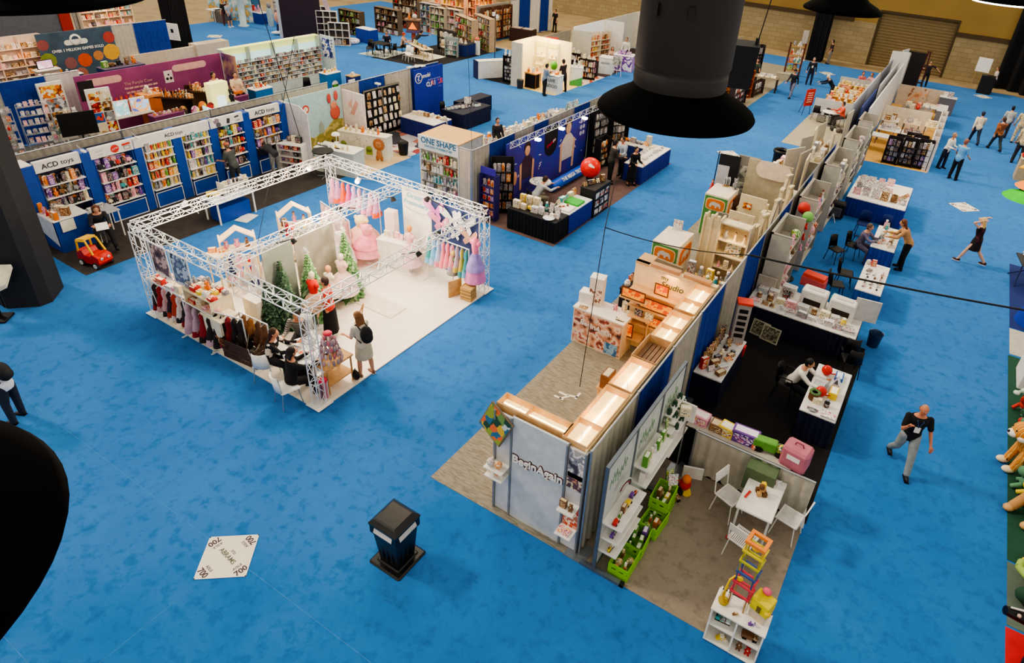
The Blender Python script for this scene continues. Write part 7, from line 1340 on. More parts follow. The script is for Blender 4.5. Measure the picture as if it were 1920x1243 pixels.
b=MB();b.bev(-.16,.16,-.12,.12,0,1.1,C('#a8a09c'));b.bev(-.18,.18,-.14,.14,1.1,1.16,C('#d8402c'));[b.bx(-.1,.1,-.13,-.12,.2+.17*i,.3+.17*i,BLACK)for i in range(5)];b.build('product_tower',None,(-2.5,13.45,.75),R(20),label='tall grey tower with a red top at the end of the book table',cat='display')
b=MB();b.slab([(-.04,0,-.02),(.1,0,-.02),(.12,.02,-.3),(-.02,.02,-.3)],(0,.05,0),C('#c82a34'));b.build('red_ribbon',None,(-2.22,13.35,.77),R(90),label='red strap hanging over the book table edge',cat='strap')
t=skirt_table(-2.85,-.05,15.35,16.75,'long white topped table with a navy skirt and two toy ovens',C('#dcd8d2'),C('#10142e',.9))
stock((-2.75,15.55,.75),(-.2,15.55,.75),0,['boxed_toy','brochure_stack','toy_blocks','tent_card'],['cream','grey','pink','brown','white'],'front row of the toy oven table',(.16,.28),(.08,.18),1.1);stock((-2.75,15.85,.75),(-.3,15.85,.75),0,['boxed_toy','jar','boxed_toy'],['brown','cream','white','yellow','pink'],'middle row of the toy oven table',(.2,.3),(.12,.22),1.08)
stock((-2.75,16.15,.75),(-1.75,16.15,.75),0,['book','boxed_toy','brochure_stack'],['grey','brown','white','black'],'rear left of the toy oven table',(.24,.34),(.14,.28));stock((-2.2,16.5,.75),(-1.7,16.5,.75),0,['boxed_toy'],['white','orange'],'far left corner of the toy oven table',(.34,.4),(.24,.3))
for i,(x,y)in enumerate(((-1.33,16.25),(-.6,16.2))):
 t=thing('toy_oven',(x,y,.75),R(-3),'white toy oven with a dark window, %s on the long navy skirted table'%['left one','right one'][i],'toy oven');b=MB();b.bev(-.32,.32,-.18,.2,0,.5,C('#dddad6'),.03);b.build('oven_body',t);b=MB();b.bx(-.22,.22,-.19,-.18,.12,.27,C('#2a221c'));b.build('window',t);b=MB();b.bx(-.2,.2,-.05,.1,.5,.52,C('#c8c4c0'));b.build('hob',t)
t=thing('toy_box',(-1.55,17.3,0),R(-8),'red and pink carrying case on a stool behind the toy ovens','case');b=MB();b.bev(-.32,.32,-.16,.16,.78,1.05,C('#c8565c'));b.bev(-.3,.3,-.15,.15,1.05,1.15,C('#d8402c'));b.build('case',t);b=MB();b.tube((0,0,0),(0,0,.78),.04,STEEL);b.bx(-.2,.2,-.15,.15,0,.02,STEEL);b.build('stand',t)
item('boxed_toy','teal',(-.75,16.62,.75),R(-10),.4,.32,'teal box behind the right toy oven');t=thing('kettle',(-.35,16.6,.75),R(-20),'red toy kettle behind the right toy oven','toy kettle');b=MB();b.lathe([(.12,0),(.17,.08),(.15,.26),(.06,.36)],RED,n=16);b.build('pot',t);b=MB();b.path([(.14,0,.28),(.26,0,.26),(.24,0,.1),(.16,0,.06)],.02,C('#e06a7a'));b.build('handle',t)
b=MB();b.bx(-.3,.3,-.02,.02,0,.62,C('#c4c2be'));b.build('grey_board',None,(-.05,16.35,.76),R(8),label='plain grey board standing at the right end of the toy oven table',cat='board')
for i,(x,c)in enumerate(((-2.3,'brown'),(-2.0,'grey'))):b=MB();rect_frame(b,-.24,.24,0,.42,0,.03,C('#b8b4a0'));b.bx(-.22,.22,-.004,0,.02,.4,print_mat('puz'+c,('#6a6454','#8a846c','#4a463c','#a8a08a'),6));b.build('framed_puzzle',None,(x,15.15-.1*i,.0),R(-8),label='framed %s puzzle leaning on the navy skirt, %s'%(c,['left','right'][i]),cat='picture').rotation_euler=(R(-18),0,R(-8))
for i,(x,y)in enumerate(((-.12,15.75),(.02,15.25))):chair(x,y-.3,R(200),'black folding chair by the right end of the toy oven table, %s'%['rear','front'][i],BLACK,BLACK)
b=MB();b.lathe([(.14,0),(.18,.38),(.19,.4),(.175,.38),(.13,.03)],C('#2a3a5a',.2,alpha=.8),n=20);b.build('waste_bin',None,(.36,16.6,0),label='small dark translucent bin outside the black carpet corner',cat='bin')
skirt_table(-.6,.14,11.9,13.8,'white topped table with a navy skirt before the seated man',C('#dedad6'),C('#0f1430',.9))
person((-1.0,13.1,0),R(85),'man in a white shirt with a dark tie typing at the navy skirted table','desk','#e6e2da','#101014','#141010',sleeve='long',skin='#b88468',hz=.5,lean=22,vox=.014,armL=(58,6,30),armR=(55,4,36))
t=chair(-1.1,13.1,R(85),'black office chair under the man in the white shirt',BLACK,BLACK,'arm')
t=thing('laptop',(-.42,12.95,.75),R(-95),'open grey laptop before the man in the white shirt','laptop');b=MB();b.bev(-.17,.17,-.12,.12,0,.018,STEEL);b.build('keyboard_base',t);b=MB();b.slab([(-.17,.12,.015),(.17,.12,.015),(.17,.2,.22),(-.17,.2,.22)],(0,.008,0),STEEL);b.build('screen',t)
for i,(x,y)in enumerate(((-.38,13.45),(-.33,12.6))):t=thing('toy_helmet',(x,y,.75),.4,'shiny red round toy on the seated man\'s table, %s'%['farther','nearer'][i],'toy');b=MB();b.ball((0,0,.12),(.12,.11,.12),C('#d0281e',.3),14,9);b.build('shell',t);b=MB();b.tube((.1,-.04,.06),(.18,-.08,.1),.015,RED);b.build('handle',t)
stock((-.1,13.65,.75),(-.1,12.7,.75),-90,['boxed_toy','tent_card','brochure_stack'],['grey','blue','yellow','white'],'the aisle edge of the seated man table',(.2,.3),(.08,.18),1.05);stock((-.42,12.3,.75),(-.1,12.3,.75),0,['jar','boxed_toy','toy_truck'],['green','black','cream'],'middle of the seated man table',(.16,.2),(.12,.2));stock((-.5,12.02,.75),(.05,12.02,.75),0,['brochure_stack','carded_toy'],['pink','white','grey'],'near end of the seated man table',(.22,.3),(.02,.08))
t=thing('jar_candle',(-.43,12.4,.75),0,'round green lidded pot on the seated man\'s table','pot');b=MB();b.lathe([(.1,0),(.11,.02),(.11,.18)],BROWN,n=18);b.build('pot',t);b=MB();b.lathe([(.12,.18),(.12,.2),(.06,.2),(.06,.17)],C('#4a6a3a'),n=18);b.build('lid',t)
skirt_table(-2.02,0.0,25.0,27.6,'large table of white pictures with a royal blue skirt',C('#dfdcd8'),C('#16308c',.9))
for r_ in range(5):stock((-1.9,25.5+.45*r_,.75),(-.1 if r_<1 else-.7,25.5+.45*r_,.75),0,['tent_card','book','carded_toy'],['white','grey','pink','white','brown','white'],'%s row of the white picture table'%ordw(r_),(.24,.36),(.16,.34),1.08)
stock((-.45,25.5,.75),(-.1,26.6,.75),60,['tent_card','carded_toy'],['white','brown','red'],'right side of the white picture table',(.24,.3),(.1,.2))
t=thing('bag',(-2.2,24.6,0),0,'black wheeled case beside the large royal blue skirted table','case');b=MB();b.bev(-.3,.3,-.2,.22,.05,.6,BLACK,.05);b.build('case',t);b=MB();b.bev(-.12,.22,-.28,-.2,.12,.45,C('#55565a'));b.build('front_pocket',t)
t=thing('easel',(-2.3,24.0,0),0,'small white folding stand on the floor before the black case','stand');b=MB();b.tube((0,0,0),(.1,.1,.3),.012,WHITE);b.tube((.25,0,0),(.1,.1,.3),.012,WHITE);b.tube((.1,.3,0),(.1,.1,.3),.012,WHITE);b.build('legs',t)
skirt_table(-.6,.12,21.15,23.05,'white topped table with a blue skirt between the seated and tan jacketed women',C('#dedbd8'),C('#1c3a94',.9));skirt_table(-.53,.16,18.0,19.95,'white topped table with a blue skirt covered in small photos',C('#dedbd8'),C('#24529c',.9))
stock((-.4,21.4,.75),(-.35,22.9,.75),60,['tent_card','jar','plush_toy'],['white','teal','cream','grey'],'inner side of the tan woman table',(.16,.24),(.12,.3));stock((-.1,21.3,.75),(-.05,22.6,.75),60,['plush_toy','toy_blocks','boxed_toy'],['cream','yellow','pink','brown'],'aisle side of the tan woman table',(.16,.24),(.12,.3))
item('jar','pink',(-.4,22.9,.75),0,.2,.3,'pink tub at the far end of the tan woman table')
for r_ in range(3):stock((-.35+.18*r_,18.2,.75),(-.35+.18*r_,19.4,.75),80,['brochure_stack','tent_card','carded_toy'],['grey','brown','black','white','pink'],'%s row of the small photo table'%ordw(r_),(.14,.2),(.02,.12),1.25)
item('boxed_toy','red',(-.3,19.75,.75),.2,.14,.2,'red card box at the far end of the small photo table');item('toy_ball','white',(-.45,19.8,.75),.2,.15,.15,'white ball at the far end of the small photo table')
person((-.95,21.6,0),R(75),'older woman in a mauve patterned top seated beside the blue skirted table','desk',ramp_mat('mauve',('#5c5470','#7a7088','#4a4460'),'noise',20,.9,rand=False),'#5a546a','#5a4c44',sleeve='long',female=True,lean=14);chair(-1.1,21.55,R(75),'black chair under the woman in the mauve top',BLACK,BLACK,'arm')
chair(-1.5,20.9,R(60),'black folding chair left of the woman in the mauve top',BLACK,BLACK);chair(-.95,19.45,R(100),'black chair beside the small photo table, farther one',BLACK,BLACK);chair(-1.05,18.55,R(110),'black chair beside the small photo table, nearer one',BLACK,BLACK);chair(-1.1,23.6,R(10),'dark blue chair behind the tan woman table',CLOTHB,CLOTHB);chair(-.4,23.7,R(10),'second dark blue chair behind the tan woman table',CLOTHB,CLOTHB)
person((.42,21.75,0),R(-80),'woman in a tan jacket leaning over the blue skirted table','stand','#b98a5c','#121216','#6a3c24',sleeve='long',female=True,hairlen=.1,lean=30,armL=(35,4,50),armR=(30,4,60),scale=1.04)
floorcloth([(-2.6,32.1),(.3,32.4),(.3,45),(-2.7,44.6)],C('#d2a458',.8),'golden wood toned floor of the far book booth')
GRW=C('#a3a6b2',.5);GRW2=C('#7d808c',.5)
def wallp(x0,y0,x1,y1,h,m,label,z0=0,th=.06,name='partition'):
 d=V((x1-x0,y1-y0,0));b=MB();b.bx(0,d.length,-th/2,th/2,z0,h,m);return b.build(name,None,(x0,y0,0),math.atan2(d.y,d.x),label=label,cat='panel')
wallp(-3.45,32.0,-3.45,36.0,2.45,GRW,'tall lilac grey wall panel, nearest in the far double row');wallp(-3.45,36.1,-3.45,40.0,2.45,C('#b4b7c2'),'tall lilac grey wall panel, second in the far double row');wallp(-3.4,40.1,-3.4,44.6,2.45,GRW2,'tall darker grey wall panel, farthest in the far double row')
wallp(-2.75,32.1,-2.75,37.5,2.35,C('#cfd0d4'),'pale wall panel at the back of the golden floor booth');wallp(-2.75,37.7,-2.75,44.5,2.35,C('#d8d8d8'),'white wall panel farther back beside the golden floor booth');wallp(-3.1,32.2,-3.1,36.5,2.3,C('#2c3c78'),'deep blue panel squeezed between the far grey walls');wallp(-3.0,36.6,-3.0,44,2.5,C('#b8bac0'),'thin grey panel squeezed between the far walls')
for i,(x,y,rz,h)in enumerate(((-3.1,44.9,20,2.9),(-2.9,45.8,60,2.7),(-3.0,46.6,75,2.8))):panel(x,y,rz,1.0,h,C('#d4d4d2')if i!=1 else C('#a8a49c'),'tall white end panel behind the far double row, %s'%ordw(i))
panel(-2.4,47.6,0,1.1,2.6,C('#191416'),'black tall panel near the rear wall door');aframe(-1.75,47.6,R(10),.5,2.7,'dark red ladder-like frame beside the black tall panel',C('#4a1c1c'))
wallp(-2.65,39.3,-.35,39.5,1.0,C('#d4ccc0'),'low cream divider across the golden floor booth');wallp(-2.6,44.4,.1,44.6,1.2,C('#b8aa9c'),'low divider with a baby face photograph');b=MB();b.bx(-.5,.5,-.04,-.03,.3,1.15,print_mat('babyface',('#a8785c','#c89878','#b8a898','#8a5c44'),2));b.build('photo_print',None,(-1.5,44.45,0),label='brown baby face photograph on the far low divider',cat='picture')
for(x,y,w_,d,lab,c,h)in((-2.0,34.2,1.1,.7,'white desk in the golden floor booth',WHITE,.75),(-1.9,35.6,1.0,.8,'second white table behind the white desk',WHITE,.75),(-.9,35.6,.9,.8,'third white table behind the white desk',WHITE,.75),(-2.1,37.6,.8,.9,'white table of boxes before the low cream divider',C('#d8d0c4'),.75),(-1.1,37.8,.8,.9,'dark tray table before the low cream divider',C('#c8b8a4'),.75),(-.1,38.0,.8,.9,'yellow tray table before the low cream divider',C('#d8c89c'),.75),(-1.2,41.0,1.5,1.0,'dark table behind the low cream divider',C('#8a7c70'),.75),(-.4,42.2,1.2,.9,'round edged white table near the far low divider',C('#dcd4c8'),.75)):leg_table(x,y,w_,d,lab,h,c,C('#6a6460'))
chair(-1.45,33.9,R(-60),'dark brown chair at the right of the white desk',DARK,DARK)
def rows(x0,x1,y0,dy,n,z,kinds,cols_,where,w=(.2,.3),h=(.14,.3),skip=.1):
 for i in range(n):stock((x0,y0+dy*i,z),(x1,y0+dy*i,z),0,kinds,cols_,'%s row of %s'%(ordw(i),where),w,h,1.08,skip=skip)
rows(-2.3,-1.5,35.4,.4,2,.75,['brochure_stack','tent_card'],['white','white','grey'],'the second white table');rows(-1.3,-.5,35.4,.4,2,.75,['brochure_stack','book'],['white','grey','black'],'the third white table');rows(-2.4,-1.8,37.3,.35,2,.75,['boxed_toy','tent_card'],['grey','white','brown'],'the white box table');rows(-1.4,-.8,37.5,.35,2,.75,['boxed_toy','book'],['black','grey','cream'],'the dark tray table');rows(-.4,.2,37.7,.35,2,.75,['boxed_toy','toy_blocks'],['yellow','cream','orange'],'the yellow tray table');rows(-1.8,-.6,40.8,.4,2,.75,['boxed_toy','plush_toy'],['brown','red','cream','grey'],'the dark rear table');rows(-.9,.1,42.0,.4,1,.75,['brochure_stack'],['white','cream','pink'],'the round edged white table')
for i,(x,y,h)in enumerate(((-1.35,32.5,1.25),(-.7,32.6,1.3),(-.1,32.7,1.35),(-1.1,33.6,1.1),(-.4,33.8,1.2),(-.75,34.7,1.0))):
 tall_rack(x,y,R(rnd.uniform(-6,6)),.6,h,'black stepped book rack, %s from the left in the golden floor booth'%ordw(i),'%s black stepped rack'%ordw(i),['black','grey','purple','white','black','brown'],4,C('#241c1e'),('book','tent_card','boxed_toy'))
for i,(y,z)in enumerate(((33.2,1.3),(34.6,1.3),(36.0,1.2),(37.4,1.2),(38.8,1.2))):
 tall_rack(.2,y,R(90),1.2,1.25,'low pale rack of picture books along the right aisle edge, %s from the front'%ordw(i),'aisle edge rack %s'%ordw(i),['orange','yellow','red','white','pink','cream']if i<3 else['white','pink','green','grey'],3,C('#d8d0c8'),('book','tent_card'))
counter((.0,41.6,0),R(90),1.6,.5,.9,'grey counter with a dark end at the far right corner of the booth',C('#6a6c78'),C('#c8c8cc'));counter((.1,44.2,0),0,.9,.5,1.0,'small counter of jars at the far end of the booth row',C('#5a5c6a'),C('#d0d0d0'));rows(-.2,.4,44.2,.3,1,1.0,['jar','boxed_toy'],['white','black','grey'],'the small jar counter')
person((-1.6,51.1,0),R(10),'person in a dark shirt stretching an arm near the rear wall door','stand','#2a2624','#17171a','#2a201a',armR=(10,60,60),armL=(10,70,10))
floorcloth(rect(-6.15,-3.5,32.0,38.0),C('#a29a86',.9),'sandy grey carpet beside the lilac grey walls');floorcloth(rect(-6.15,-3.5,38.05,46),C('#8a8070',.9),'taupe carpet farther back beside the lilac grey walls')
wallp(-6.05,37.9,-3.6,38.0,1.0,C('#c4c6c8'),'low grey white divider before the yellow shelves');wallp(-5.9,44.0,-3.7,44.2,1.1,C('#c4c0b8'),'second low divider behind the yellow shelves');b=MB();b.bx(-.3,.3,0,.02,.3,.9,print_mat('bw',('#3a3a3a','#c4c0b8','#8a8a84'),3));b.build('photo_print',None,(-4.1,43.95,0),label='grey oval photograph on the second low divider',cat='picture')
for i in range(4):
 y=38.8+1.15*i;t=thing('tiered_shelf',(-4.7,y,0),0,'honey coloured tiered shelf of small goods, %s from the front by the far aisle'%ordw(i),'shelf unit');b=MB();b.bx(-1.0,.9,-.25,.25,.78,.82,C('#d6a85a'));b.build('shelf',t);b=MB();b.bx(-1.0,.9,.05,.25,1.0,1.04,C('#e0b66a'));b.build('shelf',t);b=MB();b.bx(-1.0,.9,.2,.25,0,1.04,C('#c49448'));b.build('back_panel',t)
 for x in(-1.0,.86):b=MB();b.bx(x,x+.04,-.25,.2,0,.78,C('#c49448'));b.build('side_panel',t)
 stock((-5.6,y-.1,.82),(-3.85,y-.1,.82),0,['boxed_toy','jar','toy_blocks','brochure_stack'],['yellow','orange','cream','brown','pink'],'front ledge of honey shelf %s'%ordw(i),(.2,.32),(.12,.24));stock((-5.6,y+.15,1.04),(-3.85,y+.15,1.04),0,['boxed_toy','jar','plush_toy'],['orange','cream','red','yellow','white'],'upper ledge of honey shelf %s'%ordw(i),(.2,.32),(.14,.26))
for i,x in enumerate((-5.7,-5.1)):chair(x,37.2,R(180+10*i),'black round backed chair before the low grey white divider, %s'%['left','right'][i],BLACK,C('#4a3a30'))
for i,x in enumerate((-5.35,-4.8)):
 t=thing('file_rack',(x,36.9,0),0,'dark wire rack of papers beneath the round backed chairs, %s'%['left','right'][i],'rack');b=MB();rect_frame(b,-.22,.22,.02,.4,0,.02,BLACK);[b.bx(-.2,.2,-.05+.04*k,-.03+.04*k,.05,.36,C('#8a8880'))for k in range(4)];b.build('frame',t)
t=thing('round_table',(-4.95,36.6,0),0,'small white round table beside the round backed chairs','table');b=MB();b.lathe([(.38,.7),(.4,.73)],WHITE,n=24);b.build('tabletop',t);b=MB();b.tube((0,0,0),(0,0,.7),.03,CHROME);b.lathe([(.22,0),(.22,.02)],CHROME);b.build('base',t)
person((-4.35,36.9,0),R(-60),'person in a coral red jacket seated against the lilac grey wall','sit','#d0533c','#4a4440','#3a241a',sleeve='long',female=True);chair(-4.3,36.9,R(-60),'grey chair under the person in the coral jacket',GREY,BLACK)
for i in range(3):b=MB();b.ball((0,0,.14),(.16,.12,.14),C(['#3a3634','#6a6460','#26262a'][i]));b.path([(-.06,0,.25),(0,0,.34),(.06,0,.25)],.012,BLACK);b.build('handbag',None,(-4.5+.3*i,35.8-.1*i,0),label='dark bag on the floor below the coral jacket person, %s from the left'%ordw(i),cat='bag')
person((-5.85,41.6,0),R(-70),'white haired man in a navy suit leaning over the honey coloured shelves','stand','#14182a','#14182a','#d8d4cc',sleeve='long',lean=38,armL=(60,4,20),armR=(60,4,20))
person((-4.9,45.6,0),R(20),'person in pink seated near the rear wall behind the low divider','sit','#c4606a','#3a3438','#6a3020',sleeve='long',female=True);person((-4.3,45.7,0),R(-30),'second person in pale pink seated near the rear wall','sit','#d8a0a4','#3a3438','#8a5a3a',sleeve='long',female=True)
chair(-4.9,45.7,R(20),'grey chair under the person in pink',GREY,BLACK);chair(-4.3,45.8,R(-30),'grey chair under the person in pale pink',GREY,BLACK);panel(-3.75,45.2,30,.5,1.3,C('#26262a'),'dark slanted board beside the seated pink persons')
t=thing('easel',(-6.35,37.8,0),R(60),'red poster with white lines on a small easel at the booth corner','easel');b=MB();b.bx(-.32,.32,-.02,.02,.5,1.4,C('#b8302a'));[b.bx(-.2,.2,-.03,-.02,.7+.12*i,.74+.12*i,C('#e8c8c0'))for i in range(5)];b.build('poster',t);b=MB();b.tube((-.3,0,0),(-.05,.03,1.45),.014,DARK);b.tube((.3,0,0),(.05,.03,1.45),.014,DARK);b.tube((0,.5,0),(0,.05,1.45),.014,DARK);b.build('legs',t)
panel(-3.4,31.5,85,.9,2.2,C('#b8b0a0'),'grey beige panel at the junction of both booth rows')
def tile(x,y,rz,label,s=.79,big=False):
 t=thing('aisle_marker',(x,y,.003),rz,label,'floor sign');b=MB();b.bx(-s/2,s/2,-s/2,s/2,0,.006,C('#e4dccc',.6,var=.05));b.build('board',t);b=MB();
 for q in range(4):T=Matrix.Rotation(q*PI/2,4,'Z');b.bx(-s/2,s/2,-s/2,-s/2+.02,.0062,.0072,WHITE,T)
 b.build('edge_band',t);k=C('#4a3c40',.7,var=0)
 for q in range(4):
  a=q*PI/2;r_=s*.5*.78;c=(-math.sin(a-PI/4)*-1*r_,0)
  d=V((math.cos(a+PI/4),math.sin(a+PI/4),0));rot=(0,0,a+PI/4+PI/2)
  text('700',s*.17,k,t,(*(d*s*.52).xy,.0085),rot,bold=.025,ext=.001);text('AISLE',s*.085,k,t,(*(d*s*.385).xy,.0085),rot,ext=.001)
 text('ABRAMS',s*.14,C('#5a5a4c',.7,var=0),t,(0,.0,.0085),(0,0,R(-45)),ext=.001,bold=.01);text('2722',s*.07,k,t,(s*.09,s*.09,.0085),(0,0,R(-45)),ext=.001);return t
tile(-7.74,3.46,R(-45+38+45),'white square floor marker printed 700 AISLE in the foreground',.79)
for i,(x,y,lab)in enumerate(((-7.6,28.5,'white floor marker in the middle aisle beyond the huge drum lamp'),(-7.6,49.6,'white floor marker near the rear wall in the middle aisle'),(2.0,51.2,'white floor marker before the podium near the rear curtain'),(1.95,29.1,'white floor marker in the right aisle behind the blonde woman'),(-41.8,26.8,'white floor marker left in the far blue aisle'),(-27.6,30.6,'white floor marker before the far black carpet'),(-24.9,13.9,'white floor marker hidden'))[:6]):
 tile(x,y,R(45),lab,.8)
t=thing('waste_bin',(-5.45,5.0,0),0,'square black waste bin with a hooded lid standing alone on the blue carpet','bin')
BP=C('#0c0d10',.32,spec=.5,var=.05);b=MB()
def frus(b,z0,z1,a0,a1,m):vs=[(sx*a,sy*a,z)for z,a in((z0,a0),(z1,a1))for sx,sy in((-1,-1),(1,-1),(1,1),(-1,1))];b.add(vs,[(3,2,1,0),(4,5,6,7)]+[(i,(i+1)%4,4+(i+1)%4,4+i)for i in range(4)],m)
frus(b,.06,.98,.19,.245,BP)
for q in range(4):T=Matrix.Rotation(q*PI/2,4,'Z');[b.bx(x-.012,x+.012,-.222,-.21,.15,.85,BP,T)for x in(-.1,0,.1)]
b.build('bin_body',t);b=MB();b.bev(-.33,.33,-.33,.33,0,.045,BP,.03);b.bev(-.24,.24,-.24,.24,.045,.075,BP,.02);b.build('base',t)
b=MB();frus(b,.96,1.02,.27,.275,BP)
for sx in(-1,1):
 for sy in(-1,1):b.bc((sx*.235,sy*.235,1.11),(.075,.075,.2),BP)
frus(b,1.2,1.26,.28,.285,BP);frus(b,1.26,1.34,.285,.22,BP);frus(b,1.34,1.36,.22,.19,BP)
b.build('hood',t);b=MB();[b.slab([T@V(p)for p in((-.19,-.285,1.03),(.19,-.285,1.03),(.185,-.25,1.19),(-.185,-.25,1.19))],(0,0,.01),C('#c9c6bf',.4))for T in[Matrix.Rotation(q*PI/2,4,'Z')for q in range(4)]];b.build('opening_flap',t);t.scale=(1.02,1.02,.76)
person((1.5,12.28,0),R(15),'bald man in a black polo shirt and light jeans walking in the right aisle','walk','#15161a','#8d9494','#6a4a3a',skin='#c27c5c',bald=True,scale=1.05,extra=badge,vox=.013,armR=(30,12,115),armL=(8,16,22),legL=(22,3,6),legR=(-14,3,26))
person((2.33,23.65,0),R(-105),'blonde woman in a black patterned sleeveless dress with hands at her head','walk',ramp_mat('darkdress',('#141016','#1c1218','#4a1c28','#141016'),'noise',6,.8,rand=False),'#1a1218','#d8b878',sleeve='none',legs='dress',female=True,hairlen=.14,skin='#d8a488',armL=(130,20,110),armR=(130,20,110),vox=.015,shoe='#3a1c18')
person((.75,33.6,0),R(60),'man in a white shirt and navy trousers talking in the right aisle','phone','#e4e0da','#1a2036','#8a7a68',sleeve='long',skin='#c88a6a');person((1.3,32.3,0),R(150),'man in a light blue shirt and black trousers seen from behind','stand','#6aa4d4','#121216','#8a5a4a',sleeve='short',scale=1.08,armR=(10,10,50),armL=(12,14,40))
person((1.85,38.9,0),R(195),'person in a cream hoodie and navy cap walking away in the right aisle','walk','#ded2ba','#1c2a40','#2a2018',sleeve='long',hat='#1c2848');person((2.8,38.5,0),R(205),'man in a brown plaid shirt walking away in the right aisle','walk',ramp_mat('plaid',('#9a5a34','#6a3c28','#b87848','#7a4a30'),'voronoi',10,.85,rand=False),'#22303a','#3a2a20',sleeve='long');person((3.15,41.4,0),R(190),'person in a grey top with dark hair farther up the right aisle','stand','#b8b8b4','#2a3040','#101014',sleeve='short')
CAMO=ramp_mat('camo',('#c8b898','#a89470','#d8ccb0','#8a7a5a'),'noise',7,.9,rand=False,detail=2)
person((3.75,37.0,0),R(170),'large person in beige camouflage clothing at the right photo edge','stand',CAMO,'#26262c','#c8b898',sleeve='long',scale=1.15);person((3.75,40.8,0),R(180),'second person in pale camouflage clothing farther along the right edge','stand',CAMO,CAMO,'#d0c4a4',sleeve='long',scale=1.1,hat='#cfc09c');person((4.3,38.8,0),R(180),'third person in pale camouflage clothing behind the large one','stand',CAMO,CAMO,'#c8b898',sleeve='long',scale=1.1,hat='#c8b898')
person((-7.9,45.2,0),R(10),'man in a dark jacket and white shirt standing in the middle aisle','stand','#1c1e26','#1a2140','#8a8680',sleeve='long',extra=badge);person((-8.0,40.9,0),R(-10),'person in a dark top with a chest bag walking in the middle aisle','walk','#20222c','#6a6c80','#101014',sleeve='long',hat='#14161c')
person((-8.25,53.0,0),R(-70),'person in a maroon top standing by the black column at the rear wall','stand','#3a2426','#7a7468','#1a1412',sleeve='short')
t=thing('podium',(1.95,52.3,0),0,'black draped podium before the right rear curtain','podium');b=MB();b.bev(-.4,.4,-.3,.3,0,1.15,BLACK);b.build('cabinet',t);t=thing('flip_chart',(1.45,52.9,0),R(-10),'white flip chart on an easel beside the podium','flip chart');b=MB();b.bev(-.42,.42,-.02,.02,1.2,2.1,WHITE);b.build('pad',t);b=MB();b.tube((-.35,0,0),(-.3,0,1.2),.015,TAN);b.tube((.35,0,0),(.3,0,1.2),.015,TAN);b.tube((0,.5,0),(0,0,1.9),.015,TAN);b.build('legs',t)
person((2.35,52.9,0),R(-80),'person in a pale shirt standing behind the podium','stand','#d8c8c0','#22222a','#4a3020',sleeve='short')
t=thing('sanitizer_post',(-10.35,52.6,0),0,'white post with a notice box beside the rear black column','post');b=MB();b.tube((0,0,0),(0,0,1.2),.05,OFFW);b.lathe([(.5,0),(.5,.03)],OFFW);b.build('post',t);b=MB();b.bev(-.05,.35,-.1,.1,1.2,2.1,C('#b4aca0'));b.build('notice_box',t)
person((-13.75,3.15,0),R(-60),'person in a white shirt with a black backpack at the left photo edge','stand','#d6dce6','#22283a','#2a201c',sleeve='long',extra=backpack('#1a1c22'),vox=.014,lean=20)
floorcloth(rect(3.52,8,11,18.4),C('#1f4a38',.95),'dark green carpet at the right photo edge');floorcloth(rect(3.5,8,4,9.5),C('#c8202a',.9),'bright red carpet at the lower right photo corner');floorcloth(rect(3.52,8,9.55,10.95),C('#5c6a60',.9),'grey green carpet strip between red and green')
floorcloth(rect(3.55,8,20.0,24.6),C('#1a2c6a',.9),'navy blue carpet at the right photo edge');floorcloth(rect(3.55,8,18.5,19.95),C('#b4b0a4',.9),'pale carpet strip at the right photo edge')
t=thing('plush_tiger',(3.75,13.75,0),R(-70),'large orange striped plush tiger peeking over the right photo edge','plush tiger');TG=ramp_mat('tiger',('#d9852e','#e09a44','#3a2416','#d9852e','#e8b060'),'wave',5,.9,(1,3,1),rand=False,detail=4);b=MB()
b.ball((0,.55,.62),(.27,.6,.28),TG,16,10);b.ball((0,-.05,.68),(.24,.25,.28),TG,14,9);b.build('body',t);b=MB();b.ball((0,-.32,.98),(.21,.2,.2),TG,16,10);b.ball((0,-.5,.91),(.11,.09,.08),C('#f0e4d0'),12,8);b.ball((0,-.58,.94),.03,BLACK,8,6)
for s in(-1,1):b.ball((s*.15,-.25,1.17),(.06,.04,.07),TG);b.ball((s*.08,-.49,1.03),.02,BLACK,6,5);b.ball((s*.15,-.36,.9),(.07,.1,.08),C('#f0e4d0'))
b.build('head',t)
for s in(-1,1):
 b=MB();b.tube((s*.14,-.12,.6),(s*.15,-.25,.1),.1,TG,r1=.075,n=12);b.ball((s*.15,-.32,.07),(.09,.13,.07),C('#f0d8b0'));b.build('front_leg',t);b=MB();b.tube((s*.17,.9,.6),(s*.2,1.0,.32),.14,TG,r1=.09,n=12);b.tube((s*.2,1.0,.34),(s*.18,.88,.08),.09,TG,r1=.07,n=12);b.ball((s*.18,.82,.06),(.08,.13,.06),TG);b.build('hind_leg',t)
b=MB();b.path([(0,1.1,.65),(.05,1.35,.6),(.1,1.5,.75)],.04,TG,8);b.build('tail',t)
t=thing('plush_lion',(3.95,12.4,0),R(-50),'round tan plush lion sitting below the striped tiger','plush lion');b=MB();b.ball((0,.1,.35),(.32,.34,.36),C('#b98a56',.95),16,10);b.build('body',t);b=MB()
for i in range(14):a=2*PI*i/14;b.ball((.22*math.cos(a),-.12,.82+.22*math.sin(a)),(.09,.08,.09),C('#8a5a30',.95),8,6)
b.build('mane',t);b=MB();b.ball((0,-.17,.82),(.19,.15,.19),C('#cfa068',.95),14,9);b.ball((0,-.31,.77),(.08,.05,.06),C('#e8d0a8'));b.ball((0,-.36,.8),.025,BROWN,6,5)
for s in(-1,1):b.ball((s*.07,-.31,.88),.018,BLACK,6,5)
b.build('head',t)
